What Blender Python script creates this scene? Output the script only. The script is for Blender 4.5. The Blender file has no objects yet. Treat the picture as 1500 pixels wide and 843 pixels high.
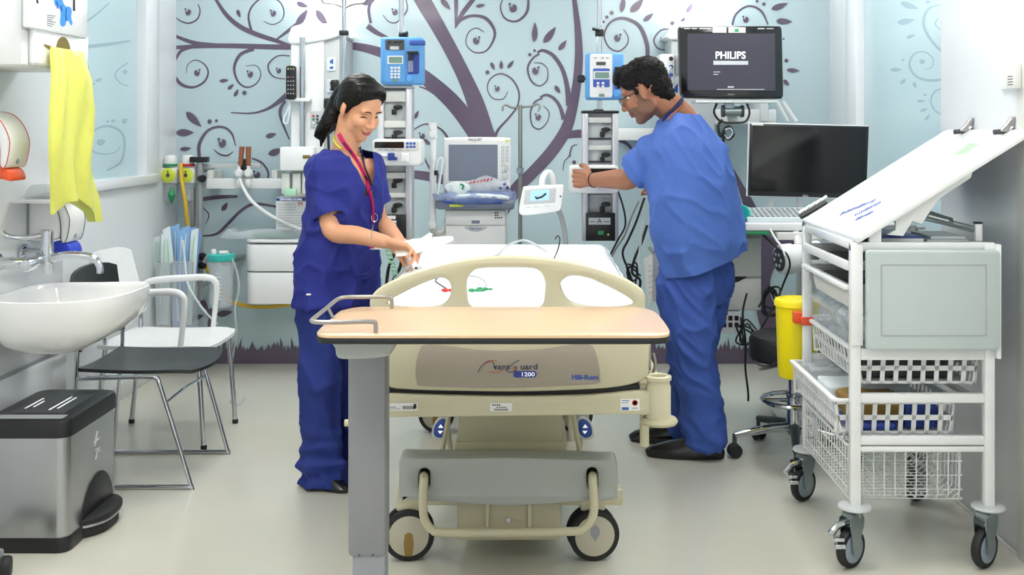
import bpy, bmesh, math, random
from mathutils import Vector, Matrix, noise
from mathutils.bvhtree import BVHTree
from mathutils.geometry import tessellate_polygon
random.seed(7)
PI = math.pi
V = Vector
S = bpy.context.scene
COL = S.collection

# ------------------------------------------------------------------ camera
F, CX, CY, H = 1600.0, 790.0, 190.0, 1.38        # focal length (px), vanishing point, eye height
def P(px, py, Y): return V(((px - CX) * Y / F, Y, H - (py - CY) * Y / F))
def PX(px, Y): return (px - CX) * Y / F
def PZ(py, Y): return H - (py - CY) * Y / F
cam = bpy.data.cameras.new('camera'); camo = bpy.data.objects.new('camera', cam); COL.objects.link(camo)
cam.sensor_width = 36; cam.lens = 36 * F / 1500; cam.clip_start = .05
cam.shift_x = -(CX - 750) / 1500; cam.shift_y = -(421.5 - CY) / 1500
camo.location = (0, 0, H); camo.rotation_euler = (PI / 2, 0, 0)
S.camera = camo

# ------------------------------------------------------------------ world, exposure
wd = bpy.data.worlds.new('ward'); S.world = wd; wd.use_nodes = True
wd.node_tree.nodes['Background'].inputs[0].default_value = (.93, .97, 1, 1)
wd.node_tree.nodes['Background'].inputs[1].default_value = .75
S.view_settings.view_transform = 'Standard'; S.view_settings.look = 'None'
S.view_settings.exposure = 0.40; S.view_settings.gamma = 1; S.view_settings.use_curve_mapping = False
PANEL_W = 14.0          # emission of the ceiling light panels
UPLIGHT = 4.0          # watts of the lamp on each wall column

# ------------------------------------------------------------------ materials
def lin(c):
    return tuple((x / 255 / 12.92) if x / 255 <= .04045 else ((x / 255 + .055) / 1.055) ** 2.4 for x in c) + (1,)
def mat(name, c, rough=.45, metal=0., var=.04, vs=18., bump=0., bs=120., coat=0., alpha=1., trans=0., emit=0., stretch=None, sss=0.):
    m = bpy.data.materials.new(name); m.use_nodes = True
    nt = m.node_tree; b = nt.nodes['Principled BSDF']; N = nt.nodes.new; L = nt.links.new
    b.inputs['Roughness'].default_value = rough; b.inputs['Metallic'].default_value = metal
    b.inputs['Coat Weight'].default_value = coat; b.inputs['Coat Roughness'].default_value = .08
    b.inputs['Alpha'].default_value = alpha; b.inputs['Transmission Weight'].default_value = trans
    if sss:
        b.inputs['Subsurface Weight'].default_value = sss; b.inputs['Subsurface Radius'].default_value = (.012, .005, .003)
        b.inputs['Subsurface Scale'].default_value = .6
    tc = N('ShaderNodeTexCoord'); src = tc.outputs['Object']
    if stretch:
        mp = N('ShaderNodeMapping'); mp.inputs['Scale'].default_value = stretch; L(src, mp.inputs[0]); src = mp.outputs[0]
    nz = N('ShaderNodeTexNoise'); nz.inputs['Scale'].default_value = vs; nz.inputs['Detail'].default_value = 4; L(src, nz.inputs['Vector'])
    mx = N('ShaderNodeMix'); mx.data_type = 'RGBA'
    l = lin(c)
    mx.inputs[6].default_value = tuple(max(0, x * (1 - var)) for x in l[:3]) + (1,)
    mx.inputs[7].default_value = tuple(min(1, x * (1 + var)) for x in l[:3]) + (1,)
    L(nz.outputs[0], mx.inputs[0]); L(mx.outputs[2], b.inputs['Base Color'])
    if bump:
        n2 = N('ShaderNodeTexNoise'); n2.inputs['Scale'].default_value = bs; n2.inputs['Detail'].default_value = 3; L(src, n2.inputs['Vector'])
        bp = N('ShaderNodeBump'); bp.inputs['Strength'].default_value = bump; bp.inputs['Distance'].default_value = .01
        L(n2.outputs[0], bp.inputs['Height']); L(bp.outputs[0], b.inputs['Normal'])
    if emit:
        L(mx.outputs[2], b.inputs['Emission Color']); b.inputs['Emission Strength'].default_value = emit
    return m
M = {}
def dm(key, *a, **k): M[key] = mat(key, *a, **k)
dm('wall_white', (232, 235, 240), .28, var=.015, vs=3, coat=.2)
dm('wall_panel', (236, 239, 243), .22, var=.01, vs=3, coat=.4)
dm('ceiling_white', (240, 240, 238), .7)
dm('floor_vinyl', (212, 210, 197), .2, var=.035, vs=2.2, bump=.015, bs=9, coat=.25)
dm('mural_aqua', (193, 214, 221), .16, var=.02, vs=1.5, coat=.35)
dm('mural_purple', (100, 86, 108), .18, var=.03, vs=3, coat=.35)
dm('film_aqua', (188, 213, 221), .2, var=.02, vs=1.5, coat=.35)
dm('film_mark', (158, 186, 199), .2, coat=.35)
dm('white_gloss', (238, 240, 242), .2, coat=.35)
dm('white_plastic', (233, 235, 236), .38)
dm('off_white', (220, 222, 218), .4)
dm('light_grey', (196, 201, 204), .4)
dm('mid_grey', (150, 154, 158), .42)
dm('hub_grey', (140, 152, 166), .4)
dm('column_grey', (140, 141, 145), .38)
dm('dark_grey', (66, 68, 72), .45)
dm('seat_black', (40, 43, 48), .4)
dm('black_plastic', (22, 23, 26), .38)
dm('black_gloss', (12, 12, 15), .12, coat=.5)
dm('black_rubber', (28, 29, 31), .6)
dm('steel', (176, 178, 182), .27, metal=1, var=.05, vs=40, stretch=(1, 1, .05))
dm('chrome', (205, 208, 214), .1, metal=1)
dm('zinc', (160, 172, 176), .32, metal=1)
dm('satin_metal', (168, 165, 162), .35, metal=1)
dm('bed_cream', (205, 199, 170), .36, var=.02)
dm('bed_dark', (188, 181, 152), .4)
dm('wheel_beige', (192, 187, 168), .4)
dm('bed_grey', (170, 175, 172), .38)
dm('bed_plaque', (168, 158, 144), .38)
dm('sheet', (240, 244, 248), .75, bump=.1, bs=30)
dm('ceramic', (240, 241, 240), .08, coat=.5, var=.01)
dm('navy_cloth', (27, 38, 128), .8, var=.1, vs=60, bump=.12, bs=500)
dm('navy_trouser', (32, 52, 132), .8, var=.1, vs=60, bump=.12, bs=500)
dm('blue_cloth', (70, 104, 182), .8, var=.08, vs=60, bump=.12, bs=500)
dm('blue_trouser', (57, 88, 172), .8, var=.08, vs=60, bump=.12, bs=500)
dm('skin_light', (214, 158, 124), .5, var=.05, vs=25, sss=.12)
dm('skin_brown', (158, 106, 80), .5, var=.08, vs=30, sss=.08)
dm('skin_stubble', (120, 86, 70), .6, var=.25, vs=500, sss=.05)
dm('lips', (188, 100, 92), .4)
dm('lips_brown', (140, 84, 70), .5)
dm('hair_black', (13, 10, 10), .38, var=.35, vs=90, bump=.25, bs=160, stretch=(.35, 1, 1))
dm('hair_short', (14, 13, 15), .55, var=.4, vs=150, bump=.8, bs=170)
dm('eye_white', (225, 222, 218), .3)
dm('pump_blue', (92, 160, 224), .36)
dm('deep_blue', (40, 66, 150), .4)
dm('label_blue', (60, 92, 178), .5)
dm('lcd_green', (120, 150, 140), .2)
dm('screen_black', (14, 14, 18), .1, coat=.3)
dm('screen_grey', (112, 122, 140), .18, coat=.3)
dm('screen_glow', (50, 50, 62), .15, emit=.35)
dm('screen_blue', (160, 205, 240), .3, emit=.35)
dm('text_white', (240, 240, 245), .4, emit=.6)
dm('paper_white', (240, 240, 238), .75)
dm('ink', (40, 40, 52), .6)
dm('red', (206, 44, 40), .45)
dm('orange', (232, 86, 44), .42)
dm('sharps_yellow', (244, 226, 10), .35)
dm('hose_yellow', (214, 176, 48), .4)
dm('dial_yellow', (206, 220, 70), .4)
dm('green', (46, 150, 96), .45)
dm('teal', (52, 186, 178), .4)
dm('mint', (176, 224, 196), .5)
dm('blue_nozzle', (34, 62, 200), .35)
dm('glove_blue', (50, 140, 226), .5)
dm('packet_blue', (128, 176, 226), .5, var=.1)
dm('packet_white', (222, 232, 236), .5, var=.06)
dm('wood_brown', (150, 92, 66), .5, var=.15)
dm('kraft', (150, 120, 60), .6, var=.15)
dm('lanyard_pink', (206, 30, 104), .5)
dm('lanyard_navy', (34, 34, 80), .5)
dm('olive_slot', (120, 104, 44), .6)
dm('board_white', (240, 243, 245), .2, coat=.3)
dm('sticky_green', (160, 240, 160), .6)
dm('clear_plastic', (225, 232, 240), .12, alpha=.25, var=.02)
dm('film_wrap', (150, 170, 225), .12, alpha=.45, var=.15, vs=30, bump=.5, bs=50)
dm('film_clear', (225, 232, 240), .1, alpha=.4, var=.05, vs=40, bump=.5, bs=60)
dm('panel_frost', (190, 202, 202), .35, var=.015)
dm('lamp_glow', (255, 252, 246), .5, emit=PANEL_W)
dm('leather', (18, 18, 20), .25, coat=.3)
for k_ in ('hair_black', 'hair_short'): M[k_].node_tree.nodes['Principled BSDF'].inputs['Specular IOR Level'].default_value = .22
def yellow_bag():
    m = mat('bag_yellow', (226, 229, 110), .35, var=.06, vs=20, bump=.25, bs=25)
    b = m.node_tree.nodes['Principled BSDF']; b.inputs['Subsurface Weight'].default_value = .3
    b.inputs['Alpha'].default_value = .93
    M['bag_yellow'] = m
yellow_bag()
def wood():
    m = mat('maple', (226, 192, 152), .32, var=.1, vs=6, coat=.3, stretch=(1.2, 14, 14)); M['maple'] = m
wood()

# ------------------------------------------------------------------ builders
def xf(o):
    m = o.matrix_basis.copy()
    while o.parent: o = o.parent; m = o.matrix_basis @ m
    return m
def props(o, label=None, cat=None, group=None, kind=None):
    if label: o['label'] = label
    if cat: o['category'] = cat
    if group: o['group'] = group
    if kind: o['kind'] = kind
    return o
def T(name, label, cat, loc, group=None, rz=0., kind=None):
    o = bpy.data.objects.new(name, None); COL.objects.link(o)
    o.location = loc; o.rotation_euler = (0, 0, rz); o.empty_display_size = .1
    return props(o, label, cat, group, kind)
def frame_axes(d, hint=V((0, 0, 1))):
    d = d.normalized()
    if abs(d.dot(hint)) > .97: hint = V((0, 1, 0))
    u = hint.cross(d).normalized(); return u, d.cross(u)
def catmull(pts, n=6, closed=False):
    pts = [V(p) for p in pts]; out = []; m = len(pts)
    if m < 3: return pts
    for i in range(m if closed else m - 1):
        g = (lambda k: pts[k % m]) if closed else (lambda k: pts[min(max(k, 0), m - 1)])
        p0, p1, p2, p3 = g(i - 1), g(i), g(i + 1), g(i + 2)
        for k in range(n):
            t = k / n
            out.append(.5 * ((2 * p1) + (p2 - p0) * t + (2 * p0 - 5 * p1 + 4 * p2 - p3) * t * t + (3 * p1 - p0 - 3 * p2 + p3) * t ** 3))
    if not closed: out.append(pts[-1])
    return out
class MB:
    def __init__(s): s.bm = bmesh.new(); s.mi = 0; s.X = None
    def v(s, p):
        p = V(p)
        return s.bm.verts.new(s.X @ p if s.X else p)
    def f(s, vs):
        try: fc = s.bm.faces.new(vs); fc.material_index = s.mi; return fc
        except ValueError: return None
    def box(s, x0, x1, y0, y1, z0, z1, b=0., seg=2):
        t = bmesh.new(); bmesh.ops.create_cube(t, size=1)
        for q in t.verts: q.co = ((x0 + x1) / 2 + q.co.x * (x1 - x0), (y0 + y1) / 2 + q.co.y * (y1 - y0), (z0 + z1) / 2 + q.co.z * (z1 - z0))
        b = min(b, .49 * min(abs(x1 - x0), abs(y1 - y0), abs(z1 - z0)))
        if b > 0: bmesh.ops.bevel(t, geom=t.edges[:], offset=b, segments=seg, affect='EDGES', profile=.5)
        s.add(t); t.free(); return s
    def add(s, t, Mx=None):
        mp = {}
        for q in t.verts: mp[q] = s.v(Mx @ q.co if Mx else q.co)
        for fc in t.faces: s.f([mp[q] for q in fc.verts])
    def ring(s, c, u, w, seg): return [s.v(c + u * math.cos(2 * PI * k / seg) + w * math.sin(2 * PI * k / seg)) for k in range(seg)]
    def skin(s, rings, closed=False):
        n = len(rings[0])
        for i in range(len(rings) if closed else len(rings) - 1):
            a, b = rings[i], rings[(i + 1) % len(rings)]
            for k in range(n): s.f([a[k], a[(k + 1) % n], b[(k + 1) % n], b[k]])
        if not closed: s.f(rings[0][::-1]); s.f(rings[-1])
    def tube(s, pts, r, seg=8, closed=False, n=0, flat=None):
        pts = [V(p) for p in pts]
        if n: 
            rr = r if isinstance(r, (list, tuple)) else None
            m0 = len(pts); pts = catmull(pts, n, closed)
            if rr: r = [rr[min(int(i / n), m0 - 1)] * (1 - (i / n) % 1) + rr[min(int(i / n) + 1, m0 - 1)] * ((i / n) % 1) for i in range(len(pts))]
        m = len(pts); u = None; rings = []
        for i in range(m):
            if closed: d = pts[(i + 1) % m] - pts[i - 1]
            else: d = pts[min(i + 1, m - 1)] - pts[max(i - 1, 0)]
            if d.length < 1e-9: d = V((0, 0, 1))
            d.normalize()
            if u is None: u, w = frame_axes(d)
            else:
                u = u - d * u.dot(d)
                if u.length < 1e-6: u, w = frame_axes(d)
                u.normalize(); w = d.cross(u)
            ri = r[i] if isinstance(r, (list, tuple)) else r
            rings.append(s.ring(pts[i], u * ri, w * ri * (flat or 1), seg))
        s.skin(rings, closed); return s
    def cyl(s, p0, p1, r0, r1=None, seg=20, b=0.):
        p0, p1 = V(p0), V(p1); r1 = r0 if r1 is None else r1
        d = (p1 - p0).normalized(); u, w = frame_axes(d); L = (p1 - p0).length
        pr = [(r0, 0), (r1, L)] if not b else [(r0 - b, 0), (r0 - .3 * b, .3 * b), (r0, b), (r1, L - b), (r1 - .3 * b, L - .3 * b), (r1 - b, L)]
        s.skin([s.ring(p0 + d * h, u * r, w * r, seg) for r, h in pr]); return s
    def lathe(s, prof, c, axis=(0, 0, 1), seg=24, sx=1., sy=1.):
        c = V(c); d = V(axis).normalized(); u, w = frame_axes(d)
        if abs(d.z) > .99: u, w = V((1, 0, 0)), V((0, 1, 0))
        s.skin([s.ring(c + d * h, u * max(r, 1e-4) * sx, w * max(r, 1e-4) * sy, seg) for r, h in prof]); return s
    def ell(s, c, r, R=None, seg=16, rg=10):
        c = V(c); rs = []
        for i in range(1, rg):
            a = PI * i / rg
            row = []
            for k in range(seg):
                q = V((r[0] * math.sin(a) * math.cos(2 * PI * k / seg), r[1] * math.sin(a) * math.sin(2 * PI * k / seg), -r[2] * math.cos(a)))
                row.append(s.v(c + (R @ q if R else q)))
            rs.append(row)
        b = s.v(c + (R @ V((0, 0, -r[2])) if R else V((0, 0, -r[2])))); t = s.v(c + (R @ V((0, 0, r[2])) if R else V((0, 0, r[2]))))
        for k in range(seg): s.f([b, rs[0][(k + 1) % seg], rs[0][k]]); s.f([t, rs[-1][k], rs[-1][(k + 1) % seg]])
        for i in range(len(rs) - 1):
            for k in range(seg): s.f([rs[i][k], rs[i][(k + 1) % seg], rs[i + 1][(k + 1) % seg], rs[i + 1][k]])
        return s
    def plate(s, loops, Mx, t, b=0.):
        """flat shape with holes: loops are 2-D outlines, Mx maps (u,v,w); thickness t along +w"""
        L = []
        for i, lp in enumerate(loops):
            q = [V((p[0], p[1], 0)) for p in lp]
            ar = sum(q[k].x * q[(k + 1) % len(q)].y - q[(k + 1) % len(q)].x * q[k].y for k in range(len(q)))
            if (ar > 0) == (i > 0): q.reverse()
            L.append(q)
        def inset(q, d):
            if d <= 0: return q
            o = []; n = len(q)
            for k in range(n):
                a, c, e = q[k - 1], q[k], q[(k + 1) % n]
                d1 = (c - a).normalized(); d2 = (e - c).normalized()
                nm = V((-d1.y - d2.y, d1.x + d2.x, 0))
                if nm.length < 1e-6: nm = V((-d1.y, d1.x, 0))
                nm.normalize(); o.append(c + nm * d)
            return o
        lev = [(0, 0), (0, t)] if not b else [(b, 0), (.3 * b, .3 * b), (0, b), (0, t - b), (.3 * b, t - .3 * b), (b, t)]
        V2 = [[[s.v(Mx @ V((p.x, p.y, w))) for p in inset(q, d)] for q in L] for d, w in lev]
        for i in range(len(lev) - 1):
            for j in range(len(L)):
                n = len(L[j])
                for k in range(n): s.f([V2[i][j][k], V2[i][j][(k + 1) % n], V2[i + 1][j][(k + 1) % n], V2[i + 1][j][k]])
        for ii in (0, -1):
            fl = [v for q in V2[ii] for v in q]
            pl = [inset(q, lev[ii][0]) for q in L]
            for tr in tessellate_polygon(pl): s.f([fl[k] for k in tr])
        return s
    def build(s, name, m, parent=None, local=False, smooth=True, ang=38):
        bm = s.bm
        if parent and not local:
            bmesh.ops.transform(bm, matrix=xf(parent).inverted(), verts=bm.verts)
        bmesh.ops.recalc_face_normals(bm, faces=bm.faces)
        if smooth:
            for fc in bm.faces: fc.smooth = True
            for e in bm.edges:
                if len(e.link_faces) == 2 and e.calc_face_angle(0) > math.radians(ang): e.smooth = False
        me = bpy.data.meshes.new(name); bm.to_mesh(me); bm.free()
        for q in (m if isinstance(m, (list, tuple)) else [m]): me.materials.append(M[q] if isinstance(q, str) else q)
        o = bpy.data.objects.new(name, me); COL.objects.link(o)
        if parent: o.parent = parent
        return o
def part(name, m, parent, fn, **k):
    mb = MB(); fn(mb); return mb.build(name, m, parent, **k)
def bx(name, m, parent, x0, x1, y0, y1, z0, z1, b=.004, local=False, seg=2):
    return MB().box(x0, x1, y0, y1, z0, z1, b, seg).build(name, m, parent, local)
def cy(name, m, parent, p0, p1, r, r1=None, b=0., local=False, seg=20):
    return MB().cyl(p0, p1, r, r1, seg, b).build(name, m, parent, local)
def tb(name, m, parent, pts, r, n=0, local=False, seg=8, closed=False):
    return MB().tube(pts, r, seg, closed, n).build(name, m, parent, local)
def XZ(Y):      # (x, z, w) -> world, w goes away from the camera
    return Matrix(((1, 0, 0, 0), (0, 0, 1, Y), (0, 1, 0, 0), (0, 0, 0, 1)))
def px_loop(pts, Y): return [(PX(a, Y), PZ(b, Y)) for a, b in pts]
def rrect(x0, x1, y0, y1, r, n=5):
    o = []
    for cx, cy_, a0 in ((x1 - r, y0 + r, -90), (x1 - r, y1 - r, 0), (x0 + r, y1 - r, 90), (x0 + r, y0 + r, 180)):
        for k in range(n + 1):
            a = math.radians(a0 + 90 * k / n); o.append((cx + r * math.cos(a), cy_ + r * math.sin(a)))
    return o
def smooth2(pts, n=4):
    return [(p.x, p.y) for p in catmull([V((a, b, 0)) for a, b in pts], n, True)]
def text(name, s, size, Mx, m, parent, ext=.0006, align='CENTER', sx=1., local=False, shear=0., bold=0.):
    cu = bpy.data.curves.new('lettering', 'FONT'); cu.body = s; cu.size = size; cu.align_x = align; cu.align_y = 'CENTER'
    cu.extrude = ext; cu.shear = shear; cu.offset = bold; cu.resolution_u = 3
    o = bpy.data.objects.new('lettering', cu); COL.objects.link(o)
    bpy.context.view_layer.update()
    dg = bpy.context.evaluated_depsgraph_get()
    me = bpy.data.meshes.new_from_object(o.evaluated_get(dg))
    bpy.data.objects.remove(o); bpy.data.curves.remove(cu)
    me.transform(Mx @ Matrix.Diagonal((sx, 1, 1, 1)))
    if parent and not local: me.transform(xf(parent).inverted())
    me.materials.clear(); me.materials.append(M[m]); me.name = name
    q = bpy.data.objects.new(name, me); COL.objects.link(q)
    if parent: q.parent = parent
    return q
def facing(p, yaw=0., tilt=0.):     # text matrix on a face that looks at -Y
    return Matrix.Translation(V(p)) @ Matrix.Rotation(yaw, 4, 'Z') @ Matrix.Rotation(PI / 2 + tilt, 4, 'X')
# ================================================================== the room
YB, XL, XR, ZC = 6.44, -2.14, 1.71, 2.62
def st(o): o['kind'] = 'structure'; return o
st(bx('floor', 'floor_vinyl', None, -3.2, 3.2, -1.6, 6.7, -.06, 0, 0))
st(bx('ceiling', 'ceiling_white', None, -3.2, 3.2, -1.6, 6.7, ZC, ZC + .06, 0))
wall_back = st(bx('wall_back', 'mural_aqua', None, XL - .2, XR + .2, YB, YB + .12, 0, ZC, 0))
def wl(mb):
    mb.box(XL - .14, XL, 4.29, 6.44, 0, 1.1); mb.box(XL - .14, XL, 4.29, 6.44, 2.35, ZC); mb.box(XL - .14, XL, 6.1, 6.44, 1.1, 2.35)
st(part('wall_left', 'wall_white', None, wl))
def wlp(mb): mb.box(XL - .14, -1.87, .6, 4.29, 0, ZC, .004)
wlf = st(part('wall_left_front', 'wall_panel', None, wlp))
st(bx('trim_1', 'wall_panel', wlf, -1.87, -1.855, 1.5, 4.285, .01, .513, .003))
st(bx('trim_2', 'mid_grey', wlf, -1.871, -1.862, 1.5, 4.287, .513, .523, 0))
def wr(mb):
    mb.box(XR, XR + .14, 6.05, 6.44, 0, ZC); mb.box(XR, XR + .14, 3.9, 6.44, 2.4, ZC); mb.box(XR, XR + .14, 3.9, 6.44, 0, .08)
st(part('wall_right', 'wall_white', None, wr))
XP = 1.548
wrf = st(bx('wall_right_front', 'wall_white', None, XP, 1.95, .6, 4.215, 0, ZC, .006))
st(bx('trim_3', 'off_white', wrf, XP - .010, XP, .6, 3.52, 0, ZC, .003))
st(bx('trim_4', 'off_white', wrf, XP - .006, XP, 3.522, 4.213, 0, .012, .003))
st(bx('baseboard_left', 'off_white', None, XL, XL + .006, 4.3, 6.43, 0, .08, .002))
# windows: film covered panes with printed curls
w1 = st(part('window_1', 'film_aqua', None, lambda mb: mb.box(XL - .05, XL - .035, 4.3, 5.93, 1.13, 2.33)))
def w1f(mb):
    mb.box(XL - .06, XL + .02, 5.9, 6.1, 1.09, 2.37, .006); mb.box(XL - .06, XL + .03, 4.3, 6.1, 1.085, 1.135, .006); mb.box(XL - .06, XL + .02, 4.3, 6.1, 2.32, 2.37, .006)
st(part('window_frame', 'wall_white', w1, w1f))
w2 = st(part('window_2', 'film_aqua', None, lambda mb: mb.box(XR + .03, XR + .045, 4.0, 5.88, .08, 2.4)))
def w2f(mb): mb.box(XR - .015, XR + .06, 5.85, 6.05, 0, 2.45, .006); mb.box(XR - .0, XR + .06, 4.22, 5.85, 2.37, 2.42, .004)
st(part('window_frame', 'wall_white', w2, w2f))

# ------------------------------------------------------------------ printed tree on the glass wall
def ribbon(mb, pts, mp, n=5, k=1.):
    LAY[0] += 1
    q = catmull([V(p) for p in pts], n)
    if len(q) < 2: return
    L = []; 
    for i in range(len(q)):
        a, b = q[max(i - 1, 0)], q[min(i + 1, len(q) - 1)]
        d = V((b.x - a.x, b.y - a.y)); 
        if d.length < 1e-6: continue
        d.normalize(); nn = V((-d.y, d.x)); w = max(q[i].z, .6) * .5 * k
        L.append((mb.v(mp(q[i].x + nn.x * w, q[i].y + nn.y * w)), mb.v(mp(q[i].x - nn.x * w, q[i].y - nn.y * w))))
    for i in range(len(L) - 1): mb.f([L[i][0], L[i][1], L[i + 1][1], L[i + 1][0]])
def leaf(mb, x, y, ln, ang, w, mp):
    LAY[0] += 1
    a = math.radians(ang); d = V((math.cos(a), -math.sin(a))); nn = V((-d.y, d.x)); up = []; lo = []
    for i in range(9):
        t = i / 8; s = (t - .5) * ln; h = w * .5 * math.sin(PI * t ** .75) ** .9 if 0 < t < 1 else 0
        up.append((x + d.x * s + nn.x * h, y + d.y * s + nn.y * h)); lo.append((x + d.x * s - nn.x * h * .8, y + d.y * s - nn.y * h * .8))
    mb.f([mb.v(mp(*p)) for p in up + lo[::-1][1:-1]])
def blob(mb, x, y, rx, ry, mp, n=20):
    LAY[0] += 1
    mb.f([mb.v(mp(x + rx * math.cos(2 * PI * k / n), y + ry * math.sin(2 * PI * k / n))) for k in range(n)])
def eye(mb, x, y, s, mp, flip=1):      # the small leaf-and-dot at the heart of each spiral
    LAY[0] += 1
    mb.f([mb.v(mp(x + s * a * flip, y + s * b)) for a, b in ((-.6, -.5), (-.1, -.1), (.1, -.8), (.7, -.5), (.75, .2), (.3, .75), (-.3, .7), (-.55, .2))])
    blob(mb, x - s * .55 * flip, y + s * .0 - s * .75, s * .26, s * .26, mp, 10)
LAY = [0]
def mpB(px, py): return P(px, py, YB - .0015 - .00006 * LAY[0])
STROKES = [
 [(250,70,5),(320,67,7),(420,69,8),(500,66,10),(555,76,14),(600,98,18),(640,128,22),(672,160,24),(700,200,24)],
 [(250,50,4),(285,63,6),(325,67,6)], [(312,-8,4),(330,20,6),(350,38,7),(375,50,7),(405,60,6),(432,69,3)], [(401,61,2),(425,43,5),(447,25,3)],
 [(290,6,1.5),(293,16,2),(289,28,2.5),(277,34,2.5),(265,31,2),(256,24,1)],
 [(368,45,4),(364,23,3),(372,6,2.5),(390,-5,2),(409,2,2),(416,17,2),(412,30,1.5),(399,36,1.5),(386,31,1)],
 [(284,68,5),(266,74,5),(257,88,3)], [(256,112,4),(266,124,5),(283,128,3.5),(299,120,3),(305,106,2.5),(299,94,2),(286,88,1.5),(275,95,1.2),(273,107,.8)],
 [(372,72,5),(352,80,5),(343,100,4),(349,120,3),(362,128,2.5),(376,122,2),(382,108,1.5),(375,96,1.2),(360,97,.8)],
 [(424,82,2),(407,82,2),(394,93,2.5),(394,104,2.5),(402,113,2),(418,116,1.5)],
 [(338,165,1.5),(368,166,2.5),(391,160,4),(410,148,7),(424,136,9)], [(418,148,4),(411,160,5),(412,175,4),(424,205,2)],
 [(292,232,5),(292,211,5),(305,191,4),(325,186,3.5),(339,195,3),(345,214,1.5)], [(313,219,1),(322,226,2.5),(333,228,2.5),(342,222,1)],
 [(369,232,2.5),(384,239,3),(393,254,3),(388,268,2),(371,266,1)], [(297,292,6),(320,289,6),(348,288,4)], [(297,304,1.5),(306,315,2),(301,329,1)],
 [(295,346,2),(317,343,3.5),(335,327,4.5),(353,309,4.5),(373,299,4.5),(410,304,3)],
 [(602,-30,22),(622,5,23),(640,36,21),(660,72,20),(680,112,21),(696,150,25),(707,190,30),(712,215,33),(716,290,38),(716,520,60)],
 [(668,-5,6),(668,20,5),(667,42,1)], [(695,-3,6),(680,16,7),(669,33,4)],
 [(667,40,3),(675,29,5),(693,23,4),(713,28,5),(725,49,4),(714,73,2.5),(696,77,2),(683,65,1.5),(686,48,1.5),(698,41,1.5),(709,47,1)],
 [(774,-8,3),(772,17,4),(757,31,3),(740,27,2.5),(733,10,2),(739,-6,1)],
 [(722,208,6),(730,190,4),(746,172,3),(758,155,2.5),(760,135,2.5),(750,116,2.5),(733,108,2),(718,116,2),(714,131,1.5),(722,144,1.5),(737,145,1.5),(744,134,1)],
 [(603,192,2),(622,182,2),(640,186,2.5),(652,196,3.5),(660,212,3.5)], [(600,255,12),(625,258,13),(650,263,14),(690,262,14)], [(617,213,1),(622,232,2),(630,248,3),(636,258,2)],
 [(614,127,2),(626,131,3),(642,140,5)], [(538,38,8),(552,48,7),(570,56,3)], [(545,-4,4),(540,14,4),(543,34,4)],
 [(594,-4,1.5),(596,15,2),(582,32,2),(570,32,1.5),(561,22,1)],
 [(840,-10,6),(844,20,8),(847,50,10),(848,85,12),(845,123,13),(838,160,15),(828,192,17),(806,225,18),(778,255,17),(758,275,18),(735,310,20)],
 [(830,198,10),(850,196,12),(880,198,11),(905,201,10),(925,204,4)], [(905,204,6),(922,214,4),(931,235,2),(932,250,1)],
 [(790,79,2.5),(780,86,3),(773,100,3),(778,118,2.5),(790,126,2),(801,118,2),(802,102,1.5),(794,93,1.5),(782,92,1)],
 [(787,77,3),(796,74,4.5),(811,82,5.5),(824,102,6),(831,128,7),(833,155,8)],
 [(795,144,2),(783,150,2.5),(777,166,2.5),(780,184,2),(791,189,2),(802,178,1.5),(804,164,1.5),(796,155,1)],
 [(791,143,3),(800,139,3.5),(811,144,4.5),(820,156,5),(826,175,7)],
 [(948,90,6),(948,66,6),(938,40,5.5),(922,29,5),(906,27,4),(892,35,3),(885,52,2.5),(892,69,2),(906,75,2),(918,66,2),(920,54,1.5),(913,43,1)],
 [(985,43,2),(969,44,2.5),(958,58,2.5),(964,71,2),(980,74,1.5)], [(1072,40,2.5),(1078,21,3),(1096,9,3),(1115,16,3),(1125,36,2)],
 [(1074,248,2),(1086,275,9),(1097,300,16),(1108,330,22),(1128,370,24)], [(837,228,1),(827,236,1.3),(825,250,1)],
 [(846,212,1),(838,215,2),(834,230,2)],
]
LEAVES = [(284,175,32,-45,12),(271,194,26,0,12),(272,218,17,5,7),(397,198,17,15,8),(404,222,24,20,11),(350,20,13,-70,6),(328,118,14,8,6),(338,127,12,40,6),(346,136,13,60,6),
 (329,303,15,55,8),(442,26,30,55,11),(472,27,30,-55,11),(443,7,18,-20,8),(653,6,22,-50,9),(704,8,14,10,6),(619,3,22,-40,10),(722,97,13,-65,6),(734,95,13,90,6),(748,94,15,50,6),(610,168,14,65,6),
 (783,47,30,88,9),(805,51,30,52,11),(824,66,19,50,8),(817,131,14,-55,7),(912,6,26,80,9),(933,8,28,45,12),(950,25,19,38,8),(1142,9,26,20,10),(1149,31,24,-5,10),(1162,103,20,-5,7),(1152,121,12,-45,7),
 (1126,150,13,10,6),(1121,161,14,0,6),(1010,12,16,55,7),(1000,30,12,50,6),(300,447,24,-60,9),(286,466,26,15,10),(308,470,22,80,9),(329,459,24,10,10),(318,448,20,60,8),(626,208,14,-40,6),(540,3,20,20,8)]
DOTS = [(307,178,3.2),(317,177,2.2),(358,136,3.2),(714,106,3),(896,19,3.2),(889,25,2.6),(884,32,2),(985,34,3),(1109,2,2.2),(1119,6,2.6),(1152,89,3),(841,238,3),(310,460,8),(776,80,2.4),(783,74,2),(1148,57,1.5)]
EYES = [(275,18,6,1),(400,20,6,1),(289,107,6,-1),(366,109,6,1),(408,104,5,1),(325,210,8,1),(376,257,7,1),(292,318,5,1),(578,18,6,1),(698,60,7,-1),(751,12,8,1),(728,130,5,1),(785,104,7,-1),(788,172,6,1),(905,56,7,-1),(971,60,5,1),(1092,29,6,1),(618,200,6,1)]
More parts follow.
